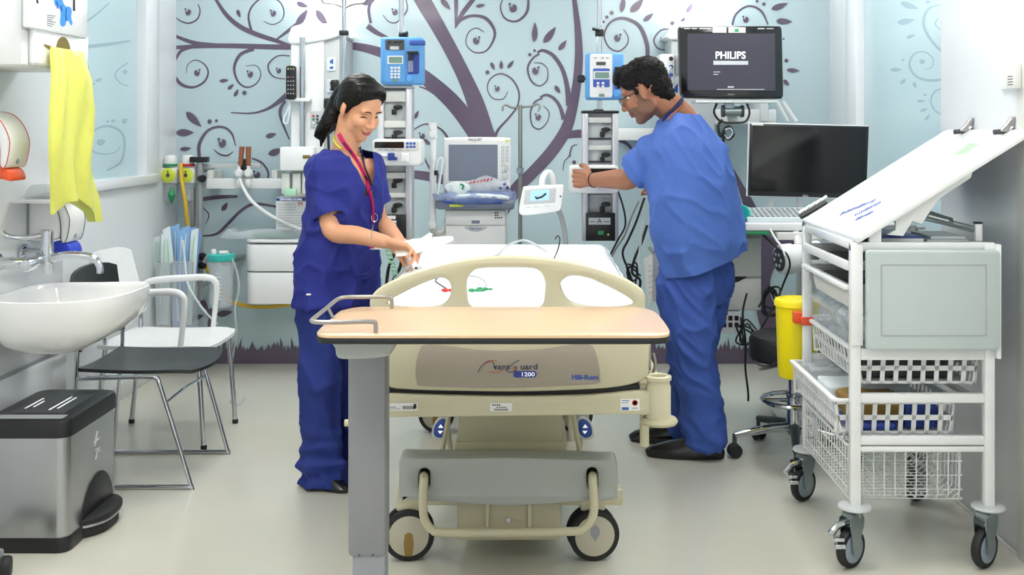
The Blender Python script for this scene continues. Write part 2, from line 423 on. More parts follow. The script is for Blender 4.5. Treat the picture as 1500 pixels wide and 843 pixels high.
def mural(mb):
    for s in STROKES: ribbon(mb, s, mpB)
    for x, y, l, a, w in LEAVES: leaf(mb, x, y, l, a, w, mpB)
    for x, y, r in DOTS: blob(mb, x, y, r, r, mpB, 12)
    for x, y, s, f in EYES: eye(mb, x, y, s, mpB, f)
    # round knot of the trunk behind the desk: a ring with a pale middle
    LAY[0] += 1; n = 28; A = []; B = []
    for k in range(n):
        a = 2 * PI * k / n
        A.append(mb.v(mpB(1146 + 40 * math.cos(a), 425 + 92 * math.sin(a)))); B.append(mb.v(mpB(1153 + 25 * math.cos(a), 420 + 40 * math.sin(a))))
    for k in range(n): mb.f([A[k], A[(k + 1) % n], B[(k + 1) % n], B[k]])
part('mural_tree', 'mural_purple', wall_back, mural, smooth=False)['kind'] = 'structure'
def grass(mb):
    rr = random.Random(3); x = 250
    x1 = 1214; LAY[0] += 1
    mb.f([mb.v(mpB(*p)) for p in ((250, 533), (x1, 533), (x1, 514), (250, 514))])
    while x < x1 - 6:
        LAY[0] += (1, 1, 1, -3)[int(x * 7) % 4]; w = rr.uniform(3, 7); h = rr.choice((4, 6, 8, 10, 14, 20)); l = rr.uniform(-4, 4)
        mb.f([mb.v(mpB(*p)) for p in ((x - w * .6, 516), (x + w * .6, 516), (x + l * .5 + w * .25, 514 - h * .6), (x + l, 514 - h), (x + l * .4 - w * .3, 514 - h * .5))]); x += w * .75
part('mural_grass', 'mural_purple', wall_back, grass, smooth=False)['kind'] = 'structure'
# the same print, faint, on the side panes
def mpL(px, py): Y = -XL * F / (CX - px); return V((XL - .034, Y, PZ(py, Y)))
def mpR(px, py): Y = XR * F / (px - CX); return V((XR + .029, Y, PZ(py, Y)))
def markL(mb):
    for s in ([(186,214,1),(180,222,1.5),(165,226,2),(147,222,2.5),(141,206,2.5),(150,190,3),(170,185,3.5),(188,195,3.5),(192,215,3),(186,238,3),(166,250,3)],
              [(197,92,2),(185,100,2),(178,110,2),(186,122,2),(198,126,1.5)],[(123,120,2),(136,115,2),(140,100,2),(134,86,2)],[(122,70,6),(160,66,5),(200,60,3)],[(125,40,4),(150,22,3),(170,4,2)],
              [(124,240,2),(140,240,2.5),(146,256,2)]): ribbon(mb, s, mpL)
    for x, y, l, a, w in ((155,117,12,20,6),(146,122,9,-20,5),(176,177,8,0,5),(192,177,10,40,8),(158,208,14,10,11),(193,105,8,0,8),(168,178,5,0,4)): leaf(mb, x, y, l, a, w, mpL)
def markR(mb):
    for s in ([(1376,80,4),(1360,66,4),(1346,45,4),(1343,28,3.5),(1352,12,3),(1376,5,2.5)],[(1376,46,2),(1366,42,2),(1360,34,2),(1366,26,1.5)],
              [(1375,116,4),(1352,118,4),(1333,112,3.5),(1323,96,3),(1329,80,2.5),(1344,76,2),(1357,86,2),(1355,99,1.5),(1345,101,1.2)],
              [(1375,129,2),(1360,134,2.5),(1354,148,2.5),(1360,162,2.5),(1374,170,2)]): ribbon(mb, s, mpR)
    for x, y, l, a, w in ((1323,8,28,-20,10),(1318,31,26,10,10),(1325,53,14,20,6),(1304,102,18,0,7),(1314,119,12,40,6),(1331,125,10,-70,6),(1340,148,12,0,5),(1344,161,12,20,5),(1349,172,12,50,5),(1314,88,5,0,4),(1346,139,5,0,4),(1342,90,9,0,9),(1372,32,8,0,8),(1350,3,8,0,5)): leaf(mb, x, y, l, a, w, mpR)
st(part('window_print', 'film_mark', w1, markL, smooth=False)); st(part('window_print', 'film_mark', w2, markR, smooth=False))

# ------------------------------------------------------------------ ceiling lights (above the frame)
for k, (x, y, where) in enumerate(((-1.1, 1.4, 'nearest the camera on the left'), (.9, 1.4, 'nearest the camera on the right'), (-1.1, 3.3, 'over the nurse'), (.9, 3.3, 'over the trolley'), (-1.1, 5.1, 'near the tree wall on the left'), (.9, 5.1, 'near the tree wall on the right'))):
    t = T('ceiling_light', 'square white ceiling light panel ' + where, 'light', (x, y, ZC), 'ceiling light panels')
    fr = [rrect(x - .31, x + .31, y - .31, y + .31, .01), rrect(x - .285, x + .285, y - .285, y + .285, .01)]
    MB().plate(fr, Matrix.Translation((0, 0, ZC - .02)), .02, .002).build('light_frame', 'white_plastic', t)
    bx('diffuser', 'lamp_glow', t, x - .285, x + .285, y - .285, y + .285, ZC - .012, ZC - .004, 0)
# ================================================================== hospital bed
YF = 3.17                                  # front of the foot board
bed = T('hospital_bed', 'cream hospital bed with white mattress, arched foot board and grey base cover', 'bed', (-.1, 4.1, 0))
outer = smooth2([(541,452),(547,430),(575,412),(622,394),(680,381),(743,376),(805,380),(860,389),(905,404),(934,420),(945,432),(946,452),(951,490),(951,530),(946,556),(905,569),(830,574),(750,576),(670,575),(600,573),(566,566),(558,530),(554,490)], 4)
holes = [smooth2(h, 4) for h in ([(692,452),(684,432),(684,412),(692,399),(706,394),(742,393),(778,394),(791,399),(798,412),(798,432),(790,452),(742,458)],
        [(566,446),(596,427),(630,412),(648,408),(658,415),(660,428),(655,441),(640,450),(600,452)],
        [(822,420),(825,411),(838,405),(864,409),(893,422),(922,438),(926,448),(890,452),(850,448),(831,439)])]
MB().plate([px_loop(l, YF) for l in [outer] + holes], XZ(YF), .045, .014).build('foot_board', 'bed_cream', bed)
pl = smooth2([(611,562),(609,540),(614,515),(624,505),(660,508),(700,513),(743,514),(790,512),(830,506),(852,501),(868,508),(876,530),(879,555),(874,562),(820,566),(743,569),(670,568),(620,566)], 4)
pq = MB().plate([px_loop(pl, YF)], XZ(YF - .004), .006, .0015).build('name_plaque', 'bed_plaque', bed)
tY = YF - .0046
text('lettering', 'vant', .0225, facing((PX(734.5, tY), tY, PZ(538, tY))), 'lanyard_navy', pq, sx=1.25, bold=.0002)
text('lettering', 'uard', .0225, facing((PX(775, tY), tY, PZ(538, tY))), 'lanyard_navy', pq, sx=1.25, bold=.0002)
text('lettering', '1200', .0165, facing((PX(773, tY - .001), tY - .0012, PZ(549, tY))), 'text_white', pq, sx=1.25)
MB().plate([px_loop(rrect(752, 786, 544, 553.5, 4), tY)], XZ(tY - .0005), .001).build('number_badge', 'deep_blue', pq)
text('lettering', 'Hill-Rom', .018, facing((PX(857, tY), tY, PZ(553.5, tY))), 'label_blue', pq, sx=1.2, bold=.0008)
def swsh(mb):
    q = lambda l: mb.tube([P(a, b, tY) for a, b in l], .0016, 6, n=5, flat=.5)
    q([(700, 545), (706, 536), (716, 529), (722, 531), (727, 542)]); q([(741, 543), (752, 533), (761, 528)]); q([(741, 543), (748, 546), (756, 542), (757, 538), (752, 538)])
part('logo_stroke', 'lanyard_navy', pq, swsh)
def swsh2(mb):
    q = lambda l: mb.tube([P(a, b, tY - .001) for a, b in l], .0013, 6, n=5, flat=.5)
    q([(709, 534), (718, 530), (728, 528)]); q([(716, 545), (728, 547), (738, 541)]); q([(748, 540), (753, 541), (757, 538)])
part('logo_stroke', 'orange', pq, swsh2)
# end beam with its stickers and corner bumper
bx('bumper_strip', 'black_rubber', bed, PX(565, YF), PX(938, YF), YF + .012, YF + .06, PZ(582, YF), PZ(565, YF), .006)
bm_ = MB().plate([px_loop(smooth2([(540,582),(560,577),(640,579),(743,581),(860,579),(930,573),(972,574),(975,590),(972,606),(900,607),(743,609),(560,611),(545,605)], 3), YF)], XZ(YF - .012), .07, .008).build('end_beam', 'bed_cream', bed)
sY = YF - .0126
def sticker(x0, x1, y0, y1, lines, nm='asset_sticker'):
    s = MB().plate([px_loop(rrect(x0, x1, y0, y1, 1), sY)], XZ(sY - .0006), .001).build(nm, 'paper_white', bm_)
    for (a, b, c, d, m) in lines: MB().plate([px_loop([(a, c), (b, c), (b, d), (a, d)], sY)], XZ(sY - .0011), .0005).build('print', m, s, smooth=False)
bars = lambda x0, x1, y0, y1, n, m='ink': [(x0 + (x1 - x0) * k / n, x0 + (x1 - x0) * (k + .55) / n, y0, y1, m) for k in range(n)]
sticker(565, 612, 591, 602, bars(590, 609, 595, 600, 9) + [(568, 580, 596, 597.5, 'mid_grey'), (568, 586, 599, 600, 'mid_grey'), (606, 610, 592, 599, 'ink')])
sticker(718, 750, 591, 603, bars(724, 745, 599, 602, 9) + bars(721, 734, 592.5, 595, 4) + [(727, 742, 596.5, 597.5, 'ink')])
sticker(909, 937, 585, 602, [(911, 921, 597, 601, 'label_blue'), (911, 922, 587, 588, 'label_blue'), (911, 920, 590, 591, 'mid_grey'), (925, 934, 597, 600, 'light_grey'), (926, 934, 588, 593, 'red'), (927.5, 932.5, 586.5, 594.5, 'red')])
cp = P(965, 590, YF); 
def corner(mb):
    mb.lathe([(.032, -.065), (.036, -.06), (.036, .045), (.033, .05), (.033, .062), (.038, .065), (.038, .075), (.030, .078), (.022, .075), (.020, .06)], (cp.x, YF + .01, cp.z), seg=28)
part('corner_socket', 'bed_cream', bed, corner)
part('corner_buffer', 'bed_dark', bed, lambda mb: mb.lathe([(.015, 0), (.05, .004), (.055, .012), (.05, .02), (.02, .026)], (cp.x + .002, YF + .01, PZ(624, YF)), seg=28))
cp2 = P(534, 590, YF)
part('corner_socket', 'bed_cream', bed, lambda mb: mb.lathe([(.032, -.065), (.036, -.06), (.036, .045), (.038, .065), (.038, .075), (.030, .078), (.022, .075), (.020, .06)], (cp2.x, YF + .01, cp2.z), seg=28))
def stub(mb): mb.cyl(P(944, 606, YF + .1), P(944, 654, YF + .1), .014, b=.003); 
part('bag_post', 'bed_cream', bed, stub)
# deck, mattress, side frame
bx('deck', 'bed_dark', bed, -.50, .30, YF + .05, 5.0, .60, .705, .01)
bx('mattress', 'sheet', bed, -.517, .303, YF + .065, 5.0, .70, .858, .035, seg=4)
def sheet_hang(mb):
    n = 26; R = []
    for i in range(n):
        y = YF + .1 + i * (1.72 / (n - 1)); w = .006 * math.sin(i * 1.7) + .004 * math.sin(i * .6)
        R.append([mb.v((.296, y, .852)), mb.v((.311 + w * .3, y, .835)), mb.v((.314 + w, y, .76)), mb.v((.317 + w * 1.4, y, .68 + .008 * math.sin(i * .9))), mb.v((.312 + w, y, .682)), mb.v((.308, y, .76)), mb.v((.302, y, .83))])
    mb.skin(R)
part('fitted_sheet', 'sheet', bed, sheet_hang)
tb('side_rail', 'bed_cream', bed, [(.30, YF + .12, .62), (.345, YF + .14, .62), (.35, YF + .3, .63), (.35, YF + .9, .63), (.33, YF + 1.0, .62), (.29, YF + 1.02, .61)], .014, 4)
tb('side_rail', 'bed_cream', bed, [(-.50, YF + .12, .62), (-.545, YF + .14, .62), (-.55, YF + .3, .63), (-.55, YF + .9, .63), (-.53, YF + 1.0, .62), (-.49, YF + 1.02, .61)], .014, 4)
def latch(mb): mb.box(.318, .332, YF + .07, YF + .085, PZ(552, YF), PZ(512, YF), .004); mb.tube([P(957, 518, YF + .07), P(960, 535, YF + .07), P(955, 552, YF + .07)], .005, n=3)
part('rail_latch', 'satin_metal', bed, latch)
# lift column, base, bumper cover, roll bar
Yc = 3.66
bx('lift_column', 'bed_cream', bed, PX(672, Yc), PX(824, Yc), Yc, Yc + .3, PZ(655, Yc), .62, .008)
def col2(mb):
    mb.box(PX(666, Yc), PX(830, Yc), Yc - .015, Yc + .3, PZ(672, Yc), PZ(647, Yc), .01); mb.box(PX(668, Yc), PX(828, Yc), Yc - .012, Yc + .3, .2, PZ(672, Yc), .01)
part('lift_sleeve', 'bed_cream', bed, col2)
for s in (-1, 1): tb('lift_strut', 'bed_cream', bed, [(-.095 + s * .19, Yc, .60), (-.095 + s * .195, Yc, .50), (-.095 + s * .232, Yc - .01, PZ(668, Yc))], .008)
Yb = 3.40
cov = smooth2([(586,672),(584,700),(584,728),(588,734),(640,737),(690,741),(744,743),(800,741),(850,737),(900,734),(905,728),(905,700),(902,676),(880,674),(820,672),(744,670),(680,671),(610,671)], 4)
slots = [rrect(614, 629, 688, 719, 7), rrect(860, 875, 687, 718, 7)]
MB().plate([px_loop(l, Yb) for l in [cov] + slots], XZ(Yb), .10, .014).build('base_cover', 'bed_grey', bed)
for a in (621.5, 867.5): bx('slot_lining', 'black_rubber', bed, PX(a - 9, Yb), PX(a + 9, Yb), Yb + .055, Yb + .07, PZ(722, Yb), PZ(684, Yb), 0)
Yp = Yb - .03
tb('roll_bar', 'bed_cream', bed, [P(621, 700, Yb + .06), P(621, 697, Yb + .02), P(621, 705, Yp)] + [P(620, 720, Yp), P(620, 750, Yp), P(624, 766, Yp), P(634, 777, Yp), P(650, 781, Yp), P(744, 781, Yp), P(838, 779, Yp), P(855, 775, Yp), P(865, 764, Yp), P(870, 748, Yp), P(869, 720, Yp), P(868, 704, Yp), P(868, 697, Yb + .02), P(868, 700, Yb + .06)], .0135, 3, seg=12)
bx('base_box', 'bed_dark', bed, PX(671, 3.5), PX(822, 3.5), 3.46, 3.9, PZ(786, 3.5), PZ(730, 3.5), .008)
for a in (714, 776): bx('box_rib', 'bed_cream', bed, PX(a - 3, 3.45), PX(a + 3, 3.45), 3.446, 3.462, PZ(772, 3.45), PZ(738, 3.45), .003)
part('box_screw', 'satin_metal', bed, lambda mb: mb.cyl(P(745, 763, 3.452), P(745, 763, 3.462), .007))
bx('base_beam', 'bed_cream', bed, -.16, -.03, 3.8, 5.0, .14, .22, .01)
for y in (3.53, 5.0): bx('axle_beam', 'bed_cream', bed, -.46, .27, y - .03, y + .03, PZ(742, 3.5) if y < 4 else .175, .225, .008)
def caster(px, py, Y, tw, steer, turn=0.):
    c = P(px, py, Y); r = .082; c.z = r; d = V((math.sin(turn), -math.cos(turn), 0)); e = V((d.y, -d.x, 0))
    g = part('castor', 'black_rubber', bed, lambda mb: [mb.lathe([(r - .012, 0), (r - .002, .002), (r, .008), (r, .017), (r - .002, .023), (r - .012, .025)], c + d * o, d, 32) for o in (.012, -.037)])
    part('wheel_disc', 'wheel_beige', g, lambda mb: [mb.lathe([(.001, -.002), (r - .02, 0), (r - .0115, .004), (r - .0115, .022), (r - .02, .026), (.001, .028)], c + d * o, d, 32) for o in (.012, -.0385)])
    def drop(mb):
        q = c + d * .0415; ls = [(0, -.01), (-.014, .004), (-.016, .022), (-.006, .036), (0, .046), (.006, .036), (.016, .022), (.014, .004)] if steer else [(-.012, -.062), (.012, -.062), (.016, -.02), (.012, .008), (0, .014), (-.012, .008), (-.016, -.02)]
        mb.f([mb.v(q + e * (-a) + V((0, 0, -b + (.03 if steer else .0)))if steer else q + e * a + V((0, 0, b))) for a, b in ls])
    part('wheel_mark', 'mid_grey' if steer else 'kraft', g, drop, smooth=False)
    part('castor_fork', 'bed_cream', bed, lambda mb: (mb.box(c.x - .04, c.x + .04, c.y - .022, c.y + .022, .155, .185, .008), mb.cyl(c + V((0, 0, .0)) + d * -.01, c + d * .01, .022), mb.tube([c, c + V((0, 0, .085))], .011)))
caster(599, 777, 3.52, 0, False, .10); caster(868, 777, 3.52, 0, True, .16)
caster(640, 640, 5.0, 0, False); caster(842, 640, 5.0, 0, True)
for px, s in ((646, -1), (857, 1)):
    c = P(px, 628, 4.25)
    pd = part('brake_pedal', 'off_white', bed, lambda mb: mb.plate([[(c.x + a, c.z + b) for a, b in smooth2([(-.035, -.03), (-.03, .01), (-.005, .045), (.025, .048), (.036, .02), (.03, -.025), (.0, -.045)] if s < 0 else [(.035, -.03), (.03, .01), (.005, .045), (-.025, .048), (-.036, .02), (-.03, -.025), (0, -.045)], 3)]], XZ(4.24), .03, .006))
    part('pedal_pad', 'label_blue', pd, lambda mb: mb.plate([[(c.x + a, c.z + b) for a, b in smooth2([(-.026, -.022), (-.024, .01), (-.004, .036), (.018, .038), (.026, .016), (.02, -.018), (-.002, -.034)] if s < 0 else [(.026, -.022), (.024, .01), (.004, .036), (-.018, .038), (-.026, .016), (-.02, -.018), (.002, -.034)], 3)]], XZ(4.236), .006, .002))
    part('pedal_arrow', 'text_white', pd, lambda mb: (mb.plate([[(c.x - .01, c.z + .006), (c.x + .01, c.z + .006), (c.x, c.z + .02)]], XZ(4.2345), .002), mb.plate([[(c.x - .011, c.z - .006), (c.x + .009, c.z - .006), (c.x - .002, c.z - .018)]], XZ(4.2345), .002)))
    tb('pedal_arm', 'bed_cream', bed, [c + V((0, .03, 0)), c + V((0, .2, -.02)), c + V((-s * .03, .45, -.35)), (c.x - s * .04, 4.97, .2)], .012, 4)

# things lying on the bed
def lead(name, label, pts, r, clips, clipm, m='dark_grey'):
    t = T(name, label, 'cable', pts[0]); tb('wire', m, t, pts, r, 5)
    for c, d in clips: part('clip', clipm, t, lambda mb: (mb.ell(c, (.012, .006, .006)), mb.ell(V(c) + V(d) * .018, (.010, .005, .005)), mb.ell(V(c) + V(d) * .034, (.008, .004, .004))))
mz = .864
def onbed(px, py): Y = F * (H - mz - .003) / (py - CY); return V((PX(px, Y), Y, mz + .002))
lead('monitor_lead', 'thin dark lead with red clips lying on the mattress behind the left opening', [onbed(653, 422), onbed(645, 417), onbed(638, 412), onbed(641, 407), onbed(650, 405), onbed(660, 408)], .0025, [(onbed(652, 425), (1, 0, 0))], 'red')
lead('monitor_lead', 'pale lead with green clips lying on the mattress behind the middle opening', [onbed(706, 424), onbed(712, 418), onbed(708, 410), onbed(697, 405), onbed(688, 404), onbed(676, 400)], .002, [(onbed(691, 425), (1, 0, 0)), (onbed(703, 423), (1, -.2, 0))], 'green', 'mid_grey')
lead('monitor_lead', 'black looped lead standing up on the far right of the mattress', [onbed(812, 378), onbed(816, 376) + V((0, 0, .02)), onbed(819, 377) + V((0, 0, .05)), onbed(820, 377) + V((0, 0, .075)), onbed(817, 376) + V((0, 0, .085)), onbed(813, 376) + V((0, 0, .07))], .0025, [], 'red', 'black_plastic')
lead('air_tube', 'pale thin tube curling over the head end of the mattress', [onbed(712, 380), onbed(730, 372), onbed(745, 364) + V((0, 0, .015)), onbed(768, 362) + V((0, 0, .03)), onbed(790, 365) + V((0, 0, .01)), onbed(800, 368)], .005, [], 'red', 'light_grey')
lead('air_tube', 'pale thin tube behind the right opening of the foot board', [onbed(830, 413), onbed(846, 418), onbed(862, 413), onbed(880, 412), onbed(893, 416)], .0045, [], 'red', 'packet_white')

# ================================================================== overbed table
ot = T('overbed_table', 'maple topped overbed table on a grey column across the foot of the bed', 'table', (-.44, 2.8, 0))
x0, x1, y0, y1, zt = -.537, .317, 2.585, 3.0, .893
top2 = [(x0, y0 + .07), (x0 + .02, y0 + .015), (x0 + .06, y0)] + [(x1 - .10, y0), (x1 - .03, y0 + .005), (x1, y0 + .04), (x1 + .003, y0 + .12), (x1 - .005, y0 + .22), (x1 - .02, y0 + .31), (x1 - .05, y1 - .03), (x1 - .1, y1)] + [(x0 + .06, y1), (x0 + .01, y1 - .03), (x0, y1 - .1)]
top2 = smooth2([(x0, y0 + .08), (x0 + .008, y0 + .025), (x0 + .03, y0 + .004), (x0 + .08, y0), (-.1, y0), (x1 - .1, y0), (x1 - .03, y0 + .004), (x1 - .006, y0 + .03), (x1, y0 + .1), (x1 - .002, y0 + .25), (x1 - .012, y1 - .06), (x1 - .05, y1 - .008), (x1 - .1, y1), (-.1, y1), (x0 + .1, y1), (x0 + .04, y1 - .006), (x0 + .008, y1 - .05), (x0, y1 - .1)], 3)
tt = MB().plate([top2], Matrix.Translation((0, 0, zt - .008)), .008, .002).build('table_top', 'maple', ot)
MB().plate([top2], Matrix.Translation((0, 0, zt - .022)), .0138, .003).build('table_edge', 'black_rubber', tt)
gz = .027
tb('guard_rail', 'satin_metal', ot, [(-.392, 2.615, zt - .004), (-.392, 2.615, zt + gz - .008), (-.40, 2.613, zt + gz), (-.47, 2.606, zt + gz), (-.525, 2.606, zt + gz), (-.545, 2.62, zt + gz), (-.549, 2.66, zt + gz), (-.548, 2.8, zt + gz), (-.545, 2.93, zt + gz + .002), (-.53, 2.965, zt + gz + .004), (-.49, 2.972, zt + gz + .004), (-.415, 2.972, zt + gz + .004), (-.402, 2.972, zt + gz - .004), (-.402, 2.972, zt - .004)], .0055, 3, seg=10)
tb('rail_post', 'satin_metal', ot, [(-.53, 2.82, zt - .004), (-.546, 2.82, zt + gz)], .004)
Yt = 2.66
MB().plate([px_loop(smooth2([(487,494),(574,494),(573,515),(568,523),(545,527),(515,528),(494,526),(490,512)], 3), Yt)], XZ(Yt), .26, .012).build('mount_housing', 'bed_grey', ot)
bx('column', 'column_grey', ot, PX(509, 2.8), PX(565, 2.8), 2.80, 2.88, PZ(818, 2.8), zt - .06, .012)
bx('inner_column', 'mid_grey', ot, PX(515, 2.805), PX(564, 2.805), 2.807, 2.873, .05, PZ(810, 2.8), .008)
for a in (526, 546): cy('column_rivet', 'dark_grey', ot, P(a, 814, 2.797), P(a, 814, 2.803), .0025)
cy('release_lever', 'bed_cream', ot, P(505, 620, 2.82), P(513, 620, 2.82), .009)
def obase(mb):
    mb.box(-.49, -.40, 2.62, 3.06, .035, .07, .012); mb.box(-.47, .12, 2.62, 2.67, .035, .065, .012); mb.box(-.47, .12, 3.01, 3.06, .035, .065, .012)
part('table_base', 'mid_grey', ot, obase)
for x, y in ((-.45, 2.645), (-.45, 3.035), (.1, 2.645), (.1, 3.035)): part('castor', 'black_rubber', ot, lambda mb: mb.lathe([(.012, 0), (.02, .004), (.02, .018), (.012, .022)], (x - .011, y, .02), (1, 0, 0)))
# ================================================================== wash basin and what hangs beside it
sk = T('wash_basin', 'white ceramic wash basin on the left wall under the lever tap', 'sink', (-1.87, 3.85, .6))
def basin(mb):
    zr = .805; cx, cyy = -1.64, 3.85; n = 40
    def ringat(z, fx, fy, dx=0.):
        R = []
        for k in range(n):
            a = 2 * PI * k / n; c, s_ = math.cos(a), math.sin(a)
            e = .62 if c > 0 else .45
            R.append(mb.v((max(-1.868, cx + dx + fx * math.copysign(abs(c) ** e, c) * .235), cyy + fy * math.copysign(abs(s_) ** .72, s_) * .245, z + (.012 * max(0, c) if z > .75 else 0))))
        return R
    rs = [ringat(.603, .22, .28, -.06), ringat(.610, .44, .45, -.06), ringat(.646, .68, .72, -.05), ringat(.68, .85, .86, -.03), ringat(.72, .95, .95, -.01), ringat(.76, .985, .985), ringat(.79, 1, 1), ringat(.805, 1, 1), ringat(.808, .985, .985), ringat(.803, .95, .95), ringat(.79, .9, .92), ringat(.75, .82, .85), ringat(.70, .66, .7), ringat(.675, .4, .42), ringat(.67, .1, .1)]
    mb.skin(rs)
part('bowl', 'ceramic', sk, basin)
part('waste_ring', 'chrome', sk, lambda mb: mb.lathe([(.012, 0), (.024, .002), (.022, .006), (.008, .005)], (-1.65, 3.85, .672)))
tp = T('lever_tap', 'chrome wall tap with long lever and curved spout over the basin', 'tap', (-1.87, 3.85, 1.0))
Yk = 3.85
def q(px, py, dy=0.): return P(px, py, Yk + dy)
for a, b, dy in ((16, 386, -.10), (53, 372, .10)):
    p0 = q(a, b, dy); p0.x = -1.87
    cy('tap_rosette', 'chrome', tp, p0, p0 + V((.016, 0, 0)), .036, b=.005)
    tb('tap_inlet', 'chrome', tp, [p0 + V((.01, 0, 0)), p0 + V((.07, 0, 0)), V((-1.755, Yk + dy * .5, p0.z - .005))], .021, seg=14)
body = V((-1.735, Yk, PZ(382, Yk)))
part('tap_body', 'chrome', tp, lambda mb: (mb.cyl(body + V((-.02, -.12, -.005)), body + V((-.02, .12, .01)), .021, b=.004), mb.lathe([(.016, -.045), (.019, -.04), (.022, 0), (.023, .04), (.021, .07), (.021, .105), (.017, .11)], body, seg=20)))
tb('tap_spout', 'chrome', tp, [body, body + V((.06, -.0, .018)), body + V((.12, 0, .018)), body + V((.165, 0, .008)), body + V((.185, 0, -.02)), body + V((.187, 0, -.045))], [.014, .015, .014, .013, .0125, .012], 4, seg=14)
lv = body + V((0, 0, .095))
lever = tb('tap_lever', 'chrome', tp, [lv, lv + V((-.06, -.02, -.012)), lv + V((-.12, -.03, -.008)), lv + V((-.145, -.035, .008))], [.011, .0085, .0095, .013], 4, seg=12)
part('lever_tip', 'mid_grey', tp, lambda mb: mb.ell(lv + V((-.15, -.036, .01)), (.017, .012, .012)))

def dispenser(name, label, y0, z0, noz):
    w, d, h, xw = .125, .155, .172, -1.87
    t = T(name, label, 'dispenser', (xw, y0, z0)); q2 = lambda l: smooth2([(xw + a * d, z0 + b * h) for a, b in l], 3)
    MB().plate([q2([(.01, .10), (.01, .98), (.30, 1.03), (.56, 1.0), (.72, .80), (.78, .50), (.76, .15), (.55, .06)])], XZ(y0), w, .010).build('shell', 'white_gloss', t)
    lp = q2([(.36, 1.07), (.64, 1.03), (.86, .84), (1.0, .56), (1.0, .34), (.94, .08), (.87, .0), (.80, .07), (.80, .35), (.75, .62), (.61, .86), (.40, .97)])
    fr = MB().plate([lp], XZ(y0 - .006), w + .012, .006).build('front_lever', 'white_plastic', t)
    for ye in (y0 - .0062, y0 + w + .0062): MB().tube([(a, ye, b) for a, b in lp], .0014, 6, closed=True).build('edge_line', 'red' if noz == 'orange' else 'dark_grey', fr)
    cy('lock_button', 'mid_grey', fr, (xw + .95 * d, y0 + w / 2, z0 + .12 * h), (xw + .975 * d, y0 + w / 2, z0 + .12 * h), .009)
    bx('print_line', 'light_grey', fr, xw + .99 * d, xw + 1.001 * d, y0 + .03, y0 + w - .03, z0 + .48 * h, z0 + .51 * h, 0)
    bx('back_plate', 'mid_grey', t, xw + .001, xw + .008, y0 - .004, y0 + w + .004, z0 + .05 * h, z0 + h, .002)
    MB().plate([q2([(.40, -.24), (.50, -.04), (.68, .04), (.90, -.03), (.99, -.17), (.96, -.25), (.70, -.20)])], XZ(y0 + .01), w - .02, .006).build('nozzle', noz, t)
dispenser('soap_dispenser', 'white soap dispenser with orange nozzle, high on the left wall', 3.54, 1.255, 'orange')
dispenser('soap_dispenser', 'white soap dispenser with blue nozzle beside the tap', 3.99, .965, 'blue_nozzle')

bd = T('bag_dispenser', 'white wall box with a slot feeding yellow bags', 'dispenser', (-1.87, 3.7, 1.59))
bx('box', 'white_plastic', bd, -1.869, -1.64, 3.46, 3.92, 1.585, 1.80, .008)
bx('slot_plate', 'white_gloss', bd, -1.64, -1.617, 3.50, 3.925, 1.588, 1.717, .012, seg=3)
YZp = lambda X: Matrix(((0, 0, 1, X), (1, 0, 0, 0), (0, 1, 0, 0), (0, 0, 0, 1)))
sz = lambda py, Y: PZ(py, Y)
MB().plate([[(3.565, 1.66), (3.565, 1.653), (3.60, 1.645), (3.80, 1.640), (3.84, 1.642), (3.80, 1.651)] + [(3.71 + .055 * math.cos(a), 1.650 + .045 * math.sin(a)) for a in [PI * k / 10 for k in range(11)]] + [(3.62, 1.656)]], YZp(-1.6168), .0008).build('dispensing_slot', 'olive_slot', bd, smooth=False)
yb = T('yellow_bag', 'translucent yellow plastic bag hanging down from the dispenser slot', 'bag', (-1.6, 3.7, 1.3))
def ybag(mb):
    prof = [(1.652, 3.575, 3.835), (1.62, 3.575, 3.85), (1.55, 3.56, 3.87), (1.45, 3.54, 3.885), (1.36, 3.53, 3.875), (1.30, 3.53, 3.86), (1.24, 3.54, 3.855), (1.19, 3.55, 3.87), (1.14, 3.56, 3.90), (1.115, 3.565, 3.925)]
    n = 22; F_, B_ = [], []
    for i, (z, a, b) in enumerate(prof):
        rf, rb = [], []
        for k in range(n):
            t = k / (n - 1); y = a + (b - a) * t
            w = .010 * math.sin(t * 9 + z * 5) + .007 * math.sin(t * 17 - z * 9); th = (.006 + .020 * math.sin(PI * t)) * (.25 if i == 0 else 1)
            x = -1.600 + .012 * (i > 1) + w * (.2 if i < 1 else 1); zz = z + (.0 if i < 9 else (.035 * math.sin(t * 5.5 - .4) - .03 * (t > .85)))
            rf.append(mb.v((x + th, y, zz))); rb.append(mb.v((x - th, y, zz)))
        F_.append(rf + rb[::-1])
    for i in range(len(F_) - 1):
        m = len(F_[0])
        for k in range(m): mb.f([F_[i][k], F_[i][(k + 1) % m], F_[i + 1][(k + 1) % m], F_[i + 1][k]])
part('film', 'bag_yellow', yb, ybag)
gd = T('glove_dispenser', 'white glove dispenser with a blue glove picture, above the bag box', 'dispenser', (-1.87, 3.7, 1.72))
bx('box', 'white_plastic', gd, -1.869, -1.63, 3.46, 3.92, 1.803, 2.1, .006)
gp = bx('front_plate', 'white_gloss', gd, -1.63, -1.607, 3.44, 3.89, 1.702, 2.1, .008)
def gl(mb):      # printed glove: palm and fingers
    f = lambda px, py: (lambda Y: (Y, PZ(py, Y)))(1.6065 * F / (CX - px))
    L = smooth2([f(*p) for p in ((80, -6), (80, 6), (84, 10), (88, 14), (89, 22), (88, 30), (89, 37), (93, 39), (96, 36), (97, 31), (101, 31), (104, 37), (106, 34), (104, 25), (105, 16), (102, 10), (96, 9), (92, 2), (90, -6))], 3)
    mb.plate([L], YZp(-1.6068), .0008)
part('glove_print', 'glove_blue', gp, gl)
